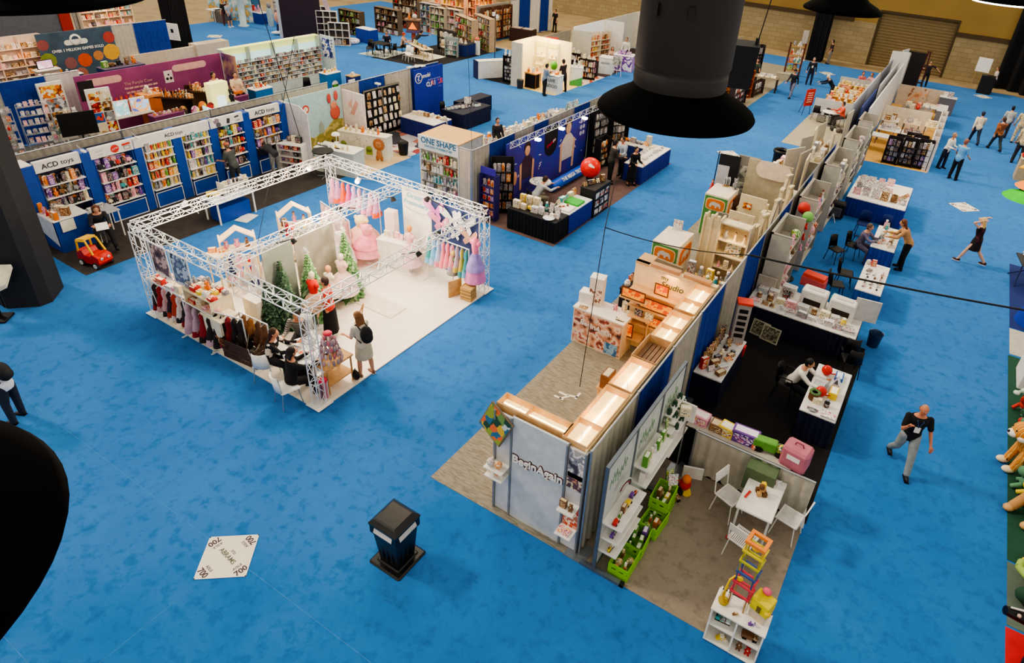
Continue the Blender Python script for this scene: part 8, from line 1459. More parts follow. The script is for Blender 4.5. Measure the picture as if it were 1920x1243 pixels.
for s in(-1,1):b=MB();b.tube((s*.2,-.1,.4),(s*.22,-.32,.1),.09,C('#b98a56',.95),n=10);b.ball((s*.22,-.38,.08),(.09,.12,.07),C('#cfa068'));b.build('front_leg',t)
t=thing('plush_horse',(3.75,9.2,0),R(-75),'glossy black toy horse head and body at the lower right edge','toy horse');b=MB();m=C('#0c0c10',.3);b.tube((0,-.1,.7),(0,-.55,.78),.13,m,r1=.07,n=12);b.ball((0,-.05,.68),(.18,.2,.18),m,14,9);b.build('head',t)
for s in(-1,1):b=MB();b.tube((s*.07,.02,.82),(s*.09,.04,.96),.035,m,r1=.01,n=7);b.build('ear',t)
b=MB();b.ball((0,.5,.55),(.25,.5,.26),m,16,10);b.tube((0,.05,.65),(0,.3,.6),.16,m,r1=.22,n=12);b.build('body',t);b=MB();[b.tube((s*.15,y,.45),(s*.16,y,.02),.07,m,r1=.05,n=9)for s in(-1,1)for y in(.25,.8)];b.build('legs',t);b=MB();b.bx(-.01,.01,-.5,-.3,.86,.88,WHITE);b.ball((.09,-.4,.84),.03,C('#d8b0a0'));b.build('bridle_spot',t)
b=MB();b.ball((0,0,.2),(.32,.3,.2),C('#101012',.5),14,9);b.build('pouf',None,(3.95,8.75,0),label='black round pouf on the red carpet corner',cat='pouf')
t=thing('plush_snake',(3.75,10.6,0),0,'light green coiled plush snake on the right edge','plush snake');b=MB();m=C('#9ab85a',.9);b.path([(.3*math.cos(a)*(1-.03*i)+.1,.3*math.sin(a),.08+.06*i)for i,a in enumerate([.8*k for k in range(14)])],.06,m,9);b.build('coiled_body',t);b=MB();b.ball((-.1,-.2,.95),(.1,.13,.07),m);b.ball((-.12,-.32,.96),.02,BLACK);b.build('head',t)
FILL=(('#c43a2a','red'),('#e0c22a','yellow'),('#3a6ab8','blue'),('#6a4a30','brown'),('#9ab8a0','pale green'),('#2a4a38','dark green'),('#d8d8d0','white'),('#5a8a6a','sea green'))
for i in range(34):
 y=rnd.choice([rnd.uniform(9.9,11.6),rnd.uniform(14.4,16.4),rnd.uniform(12.7,14.6)]);x=3.75+rnd.random()*.9;c,nm=FILL[rnd.randrange(len(FILL))]
 t=thing('plush_toy',(x,y,0),rnd.random()*6,'%s plush animal in the pile along the right photo edge'%nm,'plush toy','%s plush animals of the right edge pile'%nm);b=MB();m=C(c,.95);s=rnd.uniform(.7,1.2);b.ball((0,0,.2*s),(.14*s,.2*s,.16*s),m);b.ball((0,-.18*s,.4*s),(.11*s,.12*s,.11*s),m)
 for q in(-1,1):b.ball((q*.08*s,-.16*s,.52*s),(.03*s,.03*s,.05*s),m);b.tube((q*.1*s,-.1*s,.18*s),(q*.16*s,-.24*s,.04*s),.045*s,m,n=7)
 b.build('body',t)
for i in range(9):
 a=rnd.random()*6;b=MB();b.path([(0,0,0),(.05,.1,.3),(.2*math.cos(a),.2*math.sin(a),.5),(.3*math.cos(a),.3*math.sin(a),.45)],.035,C(['#7a9a80','#a8c0a8','#4a6a50'][i%3],.9),7);b.ball((.3*math.cos(a),.3*math.sin(a),.45),(.07,.07,.05),C('#c8d4c0'));b.build('plush_tentacle',None,(3.75+.5*rnd.random(),14.9+1.4*rnd.random(),.1),label='pale green long plush snake among the pile beside the white box',cat='plush toy',group='pale green plush snakes on the right edge')
b=MB();b.bev(-.4,.5,-.5,.5,0,.62,WHITE,.02);b.build('box',None,(4.1,17.4,0),label='large white box at the right photo edge above the plush pile',cat='box');b=MB();b.bx(-.3,.4,-.35,.35,.62,.64,C('#c8ccd4'));b.build('grey_cover',None,(4.1,17.4,0),label='grey lid panel on the large white box',cat='lid')
t=thing('draped_stand',(4.3,20.7,0),0,'royal blue draped stand on the navy carpet at the right edge','stand');b=MB();b.lathe([(.65,0),(.5,.5),(.3,.9),(.28,1.0)],C('#16349a',.9),wob=.1,freq=9,n=30);b.build('drape',t);b=MB();b.lathe([(.3,1.0),(.3,1.02)],C('#16349a'));b.build('top',t)
t=thing('folding_table',(3.95,23.4,0),R(10),'dark folding frame table with a bag at the right photo edge','table');b=MB();b.bev(-.4,.5,-.5,.5,.72,.75,C('#2a2c34'));b.build('tabletop',t);b=MB();b.tube((-.38,-.5,0),(-.1,.45,.72),.018,NAVY);b.tube((-.38,.45,0),(-.1,-.5,.72),.018,NAVY);b.tube((.4,-.5,0),(.4,.45,.72),.018,NAVY);b.build('legs',t);rows(3.6,4.3,23.1,.35,3,.75,['folded_garment','plush_toy'],['pink','cream','brown','white'],'the dark folding frame table')
t=thing('play_tent',(4.1,32.0,0),0,'heap of lime green, orange and yellow fabric at the right photo edge','fabric heap');b=MB();b.lathe([(.85,0),(.7,.12),(.4,.22),(.1,.3)],C('#3ab82a',.8),wob=.2,freq=6,n=30);b.build('green_cloth',t);b=MB();b.lathe([(.7,.35),(.5,.5),(.1,.6)],C('#ef8a3a',.8),c=(.2,.5,0),wob=.15,freq=5,n=26);b.lathe([(.5,0),(.6,.35)],C('#2a2a2e'),c=(.3,.5,0),n=20);b.build('orange_cloth',t);b=MB();b.slab([(-.5,1.4,.8),(.9,1.0,1.0),(.9,2.0,1.5),(.2,2.2,1.3)],(0,0,.04),C('#e8a81e',.7));b.tube((.5,1.5,0),(.5,1.5,1.1),.03,BLACK);b.build('yellow_canopy',t)
item('toy_truck','red',(3.9,34.6,1.0),.3,.5,.3,'red toy on a stand beside the camouflage person');counter((4.1,34.7,0),0,.9,.9,1.0,'beige stand under the red toy at the right edge',C('#b8a888'),C('#c8b898'))
floorcloth(rect(-13,-9.35,34.5,49.5),C('#9a927e',.9),'sand grey carpet of the booths left of the middle aisle')
tall_rack(-9.85,36.4,R(90),2.4,1.3,'low dark shelf of small red and white packs at the middle aisle','the low dark aisle shelf',['red','black','grey','white'],3,C('#2c2426'));stock((-9.75,35.4,1.3),(-9.75,37.6,1.3),90,['boxed_toy','jar','tent_card'],['pink','white','red','grey'],'the top of the low dark aisle shelf',(.22,.32),(.12,.26));stock((-10.1,35.4,1.3),(-10.1,37.6,1.3),90,['boxed_toy','jar'],['white','red','cream'],'the rear top of the low dark aisle shelf',(.22,.32),(.12,.26))
b=MB();b.bev(-.3,.3,-.3,.3,0,.75,C('#d0241c',.4),.04);b.build('red_bin',None,(-9.75,34.9,0),label='bright red square tub at the corner of the low dark shelf',cat='tub')
person((-10.3,34.3,0),R(-70),'person in a dark teal jacket partly hidden behind the huge drum lamp','bend','#1c2a30','#1c1c22','#1a1412',sleeve='long',lean=35)
for i,(x,y,c,h)in enumerate(((-10.9,37.5,'#b4752e',1.7),(-10.4,38.6,'#a4501e',1.6),(-11.5,38.8,'#c48a44',1.8))):
 t=cubby((x,y,0),R(60-20*i),1.2,.5,h,2,3,'orange brown wooden play kitchen unit, %s from the left behind the low dark shelf'%ordw(i),C(c,.6));a=R(60-20*i)
 for k in range(3):P=lambda u:(x+math.cos(a)*u+.05*math.sin(a),y+math.sin(a)*u-.05*math.cos(a),.03+h*k/3);stock(P(-.5),P(.5),math.degrees(a),['toy_blocks','boxed_toy','toy_truck'],['orange','red','brown','cream'],'shelf %s of the %s play kitchen'%(ordw(k),ordw(i)),(.24,.34),(.24,.4),1.2)
leg_table(-9.7,41.4,1.4,.9,'dark wooden frame table of papers by the middle aisle',.85,C('#8a7a68'),C('#3a2c22'),R(10),r=.05);stock((-10.2,41.1,.85),(-9.2,41.3,.85),0,['brochure_stack','tent_card'],['white','grey','cream'],'the dark wooden frame table',(.3,.4),(.04,.14));stock((-10.2,41.6,.85),(-9.2,41.7,.85),0,['toy_train','brochure_stack'],['brown','white'],'the rear of the dark wooden frame table',(.3,.4),(.1,.2))
tall_rack(-9.75,39.8,R(85),1.5,.85,'dark slatted shelf below the frame table of papers','the dark slatted shelf',['brown','white','grey'],2,C('#3a2c24'))
person((-10.6,41.9,0),R(20),'person in a dark green shirt behind the papers table','phone','#3a4640','#26282c','#141010',sleeve='short');person((-11.1,41.2,0),R(30),'second person in grey leaning behind the papers table','stand','#4a5058','#26282c','#1a1412',sleeve='long',lean=20)
for i,(x,y,c)in enumerate(((-9.9,46.8,'#5a3020'),(-9.0,47.1,'#6a2a1c'))):
 b=MB();b.tube((0,0,0),(0,0,2.1),.06,C(c));b.build('wooden_post',None,(x,y,0),label='dark red post of the tall toy rack near the rear column, %s'%['left','right'][i],cat='post')
t=thing('display_rack',(-9.45,47.0,0),R(15),'tall open toy rack of baskets between two dark red posts','rack');b=MB();[b.bx(-.42,.42,-.2,.2,z,z+.05,C('#b48a5a'))for z in(.3,.8,1.3,1.85)];b.build('shelf',t)
for k,z in enumerate((.35,.85,1.35,1.9)):stock((-9.8,46.9,z),(-9.1,47.1,z),15,['plush_toy','boxed_toy','toy_blocks'],[['brown','green'],['green','teal','red'],['white','red','cream'],['grey','white','brown']][k],'tier %s of the tall open toy rack'%ordw(k),(.22,.32),(.26,.4))
counter((-9.4,45.2,0),R(15),1.2,.5,.45,'low pale bench before the tall open toy rack',C('#a8a08c'),C('#b8b09c'))
tall_rack(-11.3,44.6,R(60),.7,2.0,'dark slim rack behind the person in the green shirt','the dark slim rack',['white','black','grey'],4,C('#2a2624'))
b=MB();b.bx(-1.2,1.2,0,.06,0,2.4,C('#a89c84'));b.build('partition',None,(-12.6,43,0),R(80),label='tan booth panel behind the play kitchens',cat='panel')
floorcloth(rect(-23.7,-21.4,30.95,35),C('#16141a',.95),'black carpet left of the bright white booth');floorcloth(rect(-21.4,-18.4,30.95,33.6),C('#d8b878',.6),'glowing cream floor of the bright white booth');floorcloth(rect(-20.8,-18.3,33.7,36.7),ramp_mat('checks',('#e8dccc','#c85a34'),'voronoi',2.2,.7,rand=False),'orange and white checked floor beside the green counter');floorcloth(rect(-21,-18.3,36.75,46),C('#4a3434',.95),'maroon carpet at the far end of the bright row')
t=counter((-23.2,31.6,0),R(60),1.9,.5,1.0,'low navy ended white half wall left of the bright booth',C('#d4d6d8'),WHITE);b=MB();b.bx(-.98,-.9,-.27,.27,0,1.0,NAVY);b.build('end_panel',t)
tall_rack(-21.75,31.4,R(0),.7,1.5,'black shelf tower of white packs beside the bright booth','the black shelf tower',['white','grey','white','black'],6,C('#1c1a20'));stock((-22.05,31.3,1.5),(-21.5,31.3,1.5),0,['plush_toy','jar'],['white','black'],'the top of the black shelf tower',(.2,.28),(.3,.4))
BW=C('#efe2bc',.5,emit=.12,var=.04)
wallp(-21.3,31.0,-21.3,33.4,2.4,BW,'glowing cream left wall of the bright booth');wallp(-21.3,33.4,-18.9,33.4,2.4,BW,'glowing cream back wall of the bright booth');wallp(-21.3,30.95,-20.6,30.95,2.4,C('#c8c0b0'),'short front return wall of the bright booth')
for i,(x0,x1)in enumerate(((-21.1,-20.5),(-20.3,-19.7))):
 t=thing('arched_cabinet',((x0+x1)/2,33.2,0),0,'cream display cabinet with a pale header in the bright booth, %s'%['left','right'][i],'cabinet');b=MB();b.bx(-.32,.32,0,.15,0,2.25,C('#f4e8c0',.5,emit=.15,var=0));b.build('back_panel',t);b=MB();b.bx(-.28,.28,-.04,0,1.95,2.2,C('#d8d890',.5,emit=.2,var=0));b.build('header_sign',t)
 for z in(.5,.95,1.4):b=MB();b.bx(-.3,.3,-.2,0,z-.03,z,C('#f0e4c4'));b.build('shelf',t)
 for k,z in enumerate((.5,.95,1.4)):stock((x0+.02,33.08,z),(x1-.02,33.08,z),0,['plush_toy','doll','jar'],['cream','orange','white','yellow','green'],'shelf %s of the %s cream cabinet'%(ordw(k),['left','right'][i]),(.16,.24),(.2,.34))
tall_rack(-21.0,31.1,R(0),.45,1.9,'slim white rack of plush hats at the front of the bright booth','the slim white hat rack',['cream','orange','white','grey'],4,C('#e0d8c8'),('plush_toy','folded_garment'));item('plush_toy','black',(-21.0,31.1,1.9),0,.3,.4,'black plush on top of the slim white hat rack')
b=MB();b.lathe([(.17,0),(.2,.45),(.2,.48)],C('#2a2a30'),n=18);b.build('waste_bin',None,(-20.6,30.85,0),label='small black bin at the front of the bright booth',cat='bin')
leg_table(-20.2,31.5,.8,.6,'dark table of golden plush in the bright booth',.85,C('#c88a4a'),BROWN);skirt_table(-20.55,-19.9,31.25,31.75,'black draped plinth under the golden plush',C('#d8a060'),CLOTHK,.8);stock((-20.5,31.3,.86),(-19.9,31.4,.86),0,['plush_toy','folded_garment'],['orange','yellow','cream','white'],'the golden plush plinth',(.2,.3),(.24,.4));b=MB();b.bev(-.2,.2,-.2,.2,0,.45,C('#b8b84a'));b.build('yellow_cube',None,(-19.8,32.4,0),label='yellow green cube seat in the bright booth',cat='stool')
lamp('AREA',(-20.2,32.3,3.0),160,'#ffdf90',1.6,name='booth_spot')
t=counter((-18.75,31.45,0),R(0),.85,.6,1.0,'white counter with grey letters at the bright booth corner',C('#e4e4dc'),WHITE);text('LIVE',.24,C('#6a7a74'),t,(0,-.31,.72),bold=.02);text('GOOD',.24,C('#6a7a74'),t,(0,-.31,.42),bold=.02)
stock((-19.1,31.4,1.0),(-18.5,31.5,1.0),0,['toy_blocks','plush_toy','folded_garment'],['brown','orange','cream'],'the grey lettered white counter',(.2,.28),(.2,.34))
b=MB();b.ball((0,0,.3),(.2,.2,.25),GREEN,10,7);b.lathe([(.1,0),(.12,.15)],WHITE);b.build('potted_plant',None,(-19.4,32.4,.9),label='small green plant on a stand in the bright booth',cat='plant');b=MB();b.tube((0,0,0),(0,0,.9),.05,WHITE);b.lathe([(.15,0),(.15,.02)],WHITE);b.build('plant_stand',None,(-19.4,32.4,0),label='white stand under the small green plant',cat='stand')
person((-18.85,30.6,0),R(150),'person in a grey blue shirt and black trousers at the bright booth corner','phone','#7a8a9a','#15151a','#1c1814',sleeve='long');person((-18.45,31.95,0),R(-100),'tall man in a dark brown shirt facing the white lettered counter','phone','#2a2226','#1c181c','#18120e',sleeve='short',scale=1.05)
t=counter((-18.75,33.9,0),R(30),.75,.65,1.05,'white and green counter with a hanging black and white garland',C('#e0e6dc'),WHITE);b=MB();b.slab([(-.35,-.33,0),(.35,-.33,0),(.35,-.33,.5),(-.35,-.33,.25)],(0,.01,0),C('#4a9a4a'));b.build('green_graphic',t);stock((-19.0,33.8,1.05),(-18.5,34.0,1.05),30,['plush_toy','doll'],['white','grey','cream'],'the white and green counter',(.2,.3),(.3,.5))
for i,(x,y,h)in enumerate(((-20.0,34.3,1.5),(-19.6,35.4,1.0),(-18.9,35.4,1.2),(-20.2,35.8,1.3))):tall_rack(x,y,R(20),1.0,h,'dark wooden tiered stand of pastries-like toys, %s behind the green counter'%ordw(i),'dark tiered stand %s'%ordw(i),['white','cream','pink','brown','orange'],3,C('#2e1a18'),('toy_blocks','plush_toy','boxed_toy'));stock((x-.4,y-.05,h),(x+.4,y+.1,h),20,['plush_toy','toy_blocks'],['white','cream','orange'],'the top of dark tiered stand %s'%ordw(i),(.24,.34),(.2,.3))
wallp(-20.95,33.5,-20.95,36.7,2.4,C('#8a8478'),'grey side wall behind the dark tiered stands');wallp(-20.9,36.8,-19.7,37.2,2.4,C('#c4c0b4'),'pale beige partition across the bright row');panel(-20.7,34.0,30,.9,2.35,C('#a8323a'),'red panel with white script behind the cream walls')
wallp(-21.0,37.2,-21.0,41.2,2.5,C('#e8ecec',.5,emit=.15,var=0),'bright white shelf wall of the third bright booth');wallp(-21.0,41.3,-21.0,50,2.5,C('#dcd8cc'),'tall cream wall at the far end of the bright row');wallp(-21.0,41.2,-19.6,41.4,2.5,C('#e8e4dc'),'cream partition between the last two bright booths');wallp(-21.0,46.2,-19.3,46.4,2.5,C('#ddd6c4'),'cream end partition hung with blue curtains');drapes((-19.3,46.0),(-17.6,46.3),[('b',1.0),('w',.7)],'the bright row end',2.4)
tall_rack(-20.6,39.0,R(80),1.5,2.0,'bright shelf of orange and red packs under the white wall','the bright orange pack shelf',['orange','red','yellow','cream'],5,C('#e8d8c0'));tall_rack(-20.5,40.5,R(80),1.0,1.9,'second bright shelf of red packs under the white wall','the bright red pack shelf',['red','brown','orange'],5,C('#d8c8b0'))
t=counter((-18.8,37.8,0),R(15),.9,.8,1.0,'white square demo counter with a grey logo in the bright row',C('#e2e6e6'),WHITE);text('MAKERS',.15,C('#8a9490'),t,(.0,-.41,.68),bold=.02)
tall_rack(-19.2,36.4,R(10),.9,.9,'dark low rack of goods before the white square counter','the dark low rack',['black','brown','white'],3,C('#2a1c1c'));t=crate
counter((-18.35,39.3,0),R(15),1.3,.9,1.0,'white and purple printed counter beside the huge drum lamp',C('#b890c8'),WHITE,print_mat('lavender',('#d8cce4','#6a3a8c','#e8e0ec'),2.5));stock((-18.8,39.1,1.0),(-17.9,39.3,1.0),15,['boxed_toy','tent_card'],['purple','white'],'the white and purple counter',(.24,.34),(.16,.3))
person((-19.3,39.4,0),R(30),'woman with brown hair seated by the white and purple counter','sit','#c8a898','#5a4440','#5a3826',sleeve='long',female=True,hairlen=.12);person((-19.1,41.0,0),R(10),'man in a white shirt standing behind the brown haired woman','stand','#e0dcd4','#2a2a30','#4a3626',sleeve='long');chair(-19.4,39.4,R(30),'brown chair under the brown haired woman',BROWN,BROWN)
t=thing('easel',(-17.9,37.4,0),R(20),'white wire easel of photographs near the huge drum lamp','easel');b=MB();b.bx(-.28,.28,-.02,.02,.7,1.2,print_mat('greyphoto',('#5a5a5a','#9a9890','#c8c4b8'),5));b.build('picture',t);b=MB();b.tube((-.3,0,0),(-.2,0,1.3),.015,WHITE);b.tube((.3,0,0),(.2,0,1.3),.015,WHITE);b.tube((0,.4,0),(0,0,1.3),.015,WHITE);b.tube((-.27,0,.4),(.27,0,.4),.015,WHITE);b.build('legs',t)
b=MB();b.bx(-.5,.5,0,.05,.6,2.1,print_mat('board_sign',('#c8c8c0','#8a8a84','#e8e4dc'),4));b.build('sign_board',None,(-18.9,43.6,0),R(10),label='grey white lettered sign board below the blue end curtain',cat='sign')
floorcloth([(-31.2,30.0),(-27.0,30.5),(-27.0,38.2),(-30.8,38.2)],C('#1c191c',.95),'black carpet of the far play table booth');floorcloth([(-32.4,30.1),(-30.4,30.4),(-30.6,32.6),(-32.3,32.4)],C('#bcc4bc',.9),'pale grey mat under the black chairs',z=.012);floorcloth(rect(-30.3,-28.2,31.9,33.6),C('#ded6c0',.9),'cream mat under the long light wood table',z=.012)
leg_table(-31.2,31.0,1.1,.8,'black table among black chairs on the pale mat',.74,BLACK,BLACK)
for i,(x,y)in enumerate(((-31.9,30.7),(-31.5,30.3),(-30.9,30.5),(-30.5,31.2),(-31.4,31.8),(-30.6,31.9))):chair(x,y,rnd.random()*6,'black chair around the far black table, %s clockwise'%ordw(i),BLACK,BLACK)
leg_table(-29.2,32.3,2.2,.7,'long light wood table on the cream mat',.7,C('#d8c49a'),C('#b8a070'),R(-22));stock((-30.0,32.6,.7),(-28.5,32.0,.7),-22,['toy_train','toy_blocks','tent_card'],['cream','brown','green','orange'],'the long light wood table',(.24,.34),(.16,.32));stock((-29.9,32.9,.0),(-28.6,32.4,.0),-22,['toy_blocks'],['cream','brown'],'the mat under the long light wood table',(.3,.4),(.2,.4))
chair(-29.3,31.2,R(10),'white moulded chair at the front of the long light wood table',WHITE,WHITE);chair(-28.9,31.0,R(-20),'second white moulded chair at the long light wood table',WHITE,WHITE)
person((-30.6,32.2,0),R(120),'person with a red and white cap seated near the far black table','sit','#c8a48a','#26242a','#c44a2a',sleeve='long',hat='#b43a2a');person((-30.0,32.7,0),R(160),'person in black bending by the far play table','bend','#26262c','#1c1c20','#1a1412',sleeve='long',lean=50);person((-31.6,31.9,0),R(40),'person in navy seated at the far black table','sit','#1c2438','#1c1c22','#1a1412',sleeve='long')
t=thing('play_tower',(-30.9,33.6,0),R(30),'wooden play tower with a glowing orange peaked window','play tower');b=MB();b.tube((0,0,0),(0,0,1.1),.14,C('#a8483a'),n=12);b.build('trunk',t);b=MB();b.bev(-.42,.42,-.3,.3,1.1,1.25,C('#5a4a7a'));b.bx(-.36,.36,-.2,.25,1.25,1.85,C('#6a4434'));b.bx(-.5,.5,-.3,.3,1.85,1.92,C('#8a6a50'));b.build('house_box',t);b=MB();b.slab([(-.28,-.22,1.32),(.28,-.22,1.32),(0,-.22,1.75)],(0,.01,0),C('#f0782a',.5,emit=1.2,var=0));b.build('glowing_window',t);stock((-31.2,33.4,1.92),(-30.6,33.8,1.92),30,['plush_toy','toy_ball'],['orange','pink','white'],'the roof of the wooden play tower',(.24,.34),(.3,.44))
tall_rack(-29.3,35.0,R(-10),1.6,1.3,'grey rack of black and white cards behind the long light wood table','the grey card rack',['white','black','cream'],3,C('#3a3836'));tall_rack(-28.0,33.9,R(20),.8,1.2,'pale glass fronted rack at the right end of the light wood table','the pale glass rack',['grey','teal','white'],3,C('#9aa6a2'))
for i,(x,y,w_)in enumerate(((-28.6,35.6,2.4),(-28.0,36.8,2.2))):t=cubby((x,y+.6,0),R(-25),w_,.5,2.1,5,5,'tall light wood grid shelf of small toys, %s at the far black carpet'%ordw(i),C('#b89a78'));[stock((x-w_*.42,y+.75,.05+.42*k),(x+w_*.42,y+.05,.05+.42*k),-25,['boxed_toy','plush_toy','jar'],['brown','red','cream','grey','green'],'tier %s of the %s light wood grid'%(ordw(k),ordw(i)),(.22,.32),(.2,.34),1.1)for k in range(5)]
skirt_table(-28.6,-27.3,34.4,35.6,'navy draped table of letter blocks at the far carpet corner',C('#2a2a34'),CLOTHB);stock((-28.5,34.7,.75),(-27.5,34.9,.75),0,['toy_blocks','doll','jar'],['cream','white','brown'],'the navy letter block table',(.24,.34),(.2,.4));chair(-28.9,34.3,R(60),'cream stool chair beside the navy letter block table',C('#d8c8a8'),C('#c8b088'))
b=MB();b.bev(-.16,.16,-.1,.1,0,.9,WHITE);b.ball((0,0,1.0),(.18,.14,.14),C('#e08060'));b.build('display_figure',None,(-27.25,35.6,0),label='white and orange pillar figure at the right end of the navy table',cat='display')
t=thing('light_stand',(-24.6,33.9,0),0,'thin black pole with two small white lights in the far aisle','lamp');b=MB();b.tube((0,0,0),(0,0,3.0),.02,BLACK);b.lathe([(.25,0),(.25,.02)],BLACK);b.build('pole',t);b=MB();b.bc((-.12,0,3.05),(.16,.1,.22),WHITE);b.bc((.14,0,2.95),(.14,.1,.2),WHITE);b.build('lamp_head',t)
def mini_booth(x0,x1,y,h,wallc,label,cols_,where,nx=4,nz=4,front=None):
 w_=x1-x0;t=cubby(((x0+x1)/2,y,0),0,w_,.5,h,nx,nz,label,wallc)
 for k in range(nz):stock((x0+.1,y-.1,.03+h*k/nz),(x1-.1,y-.1,.03+h*k/nz),0,['boxed_toy','plush_toy','toy_blocks','doll'],cols_,'%s tier of %s'%(ordw(k),where),(.26,.4),(h/nz*.5,h/nz*.8),1.08)
for i,(x,y,w_,h,c,cols_)in enumerate(((-36.9,34.0,2.0,1.6,'#5a4a34',['brown','green','grey']),(-35.6,36.2,2.2,1.7,'#6a5a48',['cream','white','pink','brown']),(-36.0,38.6,2.4,2.2,'#7a6450',['red','pink','cream','brown']),(-34.2,38.8,2.2,2.0,'#a8a4a0',['red','blue','teal','white']))):mini_booth(x-w_/2,x+w_/2,y,h,C(c),'dark grid shelf of small toys along the top photo edge, %s from the left'%ordw(i),cols_,'top edge grid %s'%ordw(i))
skirt_table(-35.1,-33.8,32.6,33.3,'royal blue skirted white table below the dark grid shelves',C('#e4e4e0'),C('#1c3c9c',.9),.9)
for i,(x,y,h,nx,nz)in enumerate(((-34.9,31.0,1.4,3,3),(-35.8,30.9,2.0,3,5))):t=cubby((x,y,0),R(35),1.3,.3,h,nx,nz,'white grid picture shelf by the inflatable toys, %s'%['right','left'][i],C('#d8d4cc'),C('#4a3c3c'));stock((x-.45,y-.3,.05),(x+.45,y+.3,.05),35,['boxed_toy'],['black','brown','grey'],'the base of the %s white grid shelf'%['right','left'][i],(.26,.34),(.24,.34))
t=cubby((-37.8,31.9,0),R(30),1.5,.2,1.95,3,4,'white framed grid of nine dark pictures beside the black rack',C('#e4e0dc'),C('#4a4442'))
panel(-37.2,30.0,30,2.6,2.7,C('#2a1c28'),'black wall panel with white lettering along the top photo edge');t=thing('word_sign',(-37.5,29.9,1.7),R(30),'white word lettering board on the black top edge panel','sign');text('incredible',.36,WHITE,t,(.1,-.05,.3),bold=.02,shear=.1);text('NOVELTIES',.18,C('#d8d0d8'),t,(.2,-.05,-.02),bold=.01)
panel(-38.6,29.9,30,1.0,3.0,C('#c8ccd2'),'pale grey tall panel left of the black lettered panel');b=MB();b.slab([(-.15,0,2.6),(.15,0,2.6),(.9,0,.1),(.6,0,.1)],(0,.04,0),C('#b8a0ac'));b.build('slanted_banner',None,(-36.0,31.0,0),R(30),label='slanted pinkish stripe banner beside the black lettered panel',cat='banner')
t=thing('wire_rack',(-38.9,30.7,0),R(30),'dark blue framed rack of card packs at the top edge','rack');b=MB();rect_frame(b,-.35,.35,0,1.7,0,.04,C('#1c2038'));[b.bx(-.33,.33,-.02,.1,.2+.25*i,.36+.25*i,C('#6a88b8'))for i in range(6)];b.build('frame',t)
t=thing('scooter_toy',(-39.7,30.2,0),R(60),'child mannequin on a white toy plane beside the far aisle','mannequin');b=MB();b.ball((0,0,.15),(.6,.25,.12),WHITE);b.build('base_toy',t);b=MB();b.tube((-.15,0,.2),(-.1,0,.7),.07,C('#2a2c5a'));b.tube((.1,0,.25),(-.05,0,.7),.07,C('#2a2c5a'));b.ball((-.05,0,1.1),(.22,.18,.35),C('#d89a84'));b.ball((.05,0,1.6),(.14,.14,.17),SKIN);b.build('figure',t);b=MB();b.slab([(.35,0,.4),(.6,0,.4),(.55,0,1.4),(.35,0,1.3)],(0,.1,0),RED);b.build('red_flag',t)
person((-44.4,29.5,0),R(60),'woman in dark red trousers at the far top left booths','stand','#2a2426','#5a3438','#1a1412',female=True);person((-43.7,29.3,0),R(100),'man in a grey shirt and shorts at the far top left booths','stand','#a8b0b8','#4a4c58','#5a4434',legs='shorts',shoe='#e0e0e0');t=thing('display_column',(-43.5,30.2,0),0,'pale glass-like round display column behind the man in shorts','display');b=MB();b.lathe([(.35,0),(.35,.08),(.22,.12),(.22,1.8),(.28,1.9)],C('#b8ccd0',.2),n=20);b.build('column',t);b=MB();b.lathe([(.2,1.9),(.2,2.3),(.02,2.4)],C('#e8b060'));b.build('topper',t)
leg_table(-46.0,29.9,.9,.9,'white side table with a lamp at the far top left',.8,WHITE);panel(-45.6,30.8,20,3.4,2.0,print_mat('yellowmix',('#e8c878','#d8a04a','#8ab8c8','#c8dce0','#e8e0d0'),2),'yellow and pale blue picture wall at the far top left');panel(-44.9,31.8,60,1.6,2.2,C('#3a6a94'),'blue panel edge beside the yellow picture wall');b=MB();b.bx(-.5,.5,-.3,.3,0,.8,C('#6a6058'));b.build('dark_cabinet',None,(-45.4,29.9,0),label='grey brown cabinet behind the woman in dark red',cat='cabinet')
skirt_table(-45.2,-43.2,31.4,32.2,'royal blue skirted table of toys at the top left aisle',C('#dcd8d4'),C('#1a3c90',.9));stock((-45.1,31.8,.75),(-43.4,31.8,.75),0,['boxed_toy','doll','plush_toy'],['white','red','pink','grey'],'the top left royal blue table',(.26,.4),(.3,.55));mini_booth(-44.8,-40.6,34.0,2.3,C('#e0d4d0'),'pale shelf wall of red and pink dolls at the top left edge',['red','pink','white','cream'],'the pale doll wall',5,4);b=MB();b.lathe([(.18,0),(.22,1.0),(.15,1.2)],C('#9ab0b8'));b.ball((0,0,1.4),(.18,.16,.2),GREY);b.build('robot_statue',None,(-42.4,31.6,0),label='grey robot-like statue at the end of the top left blue table',cat='statue')
for i,(x,y,c,lab)in enumerate(((-34.9,32.0,'#e8e4ec','white inflatable ring toy with a tall neck'),(-35.9,31.6,'#e0c86a','yellow inflatable boat toy'))):t=thing('inflatable_toy',(x,y,0),0,lab+' beside the white grid shelf','inflatable');b=MB();[b.tube((.4*math.cos(a),.4*math.sin(a),.13),(.4*math.cos(a+.45),.4*math.sin(a+.45),.13),.13,C(c,.4),n=8)for a in[k*.45 for k in range(14)]];b.build('ring',t);b=MB();b.tube((-.3,0,.2),(-.35,0,.6),.08,C(c,.4));b.ball((-.38,0,.65),(.13,.1,.1),C(c,.4));b.build('neck',t)
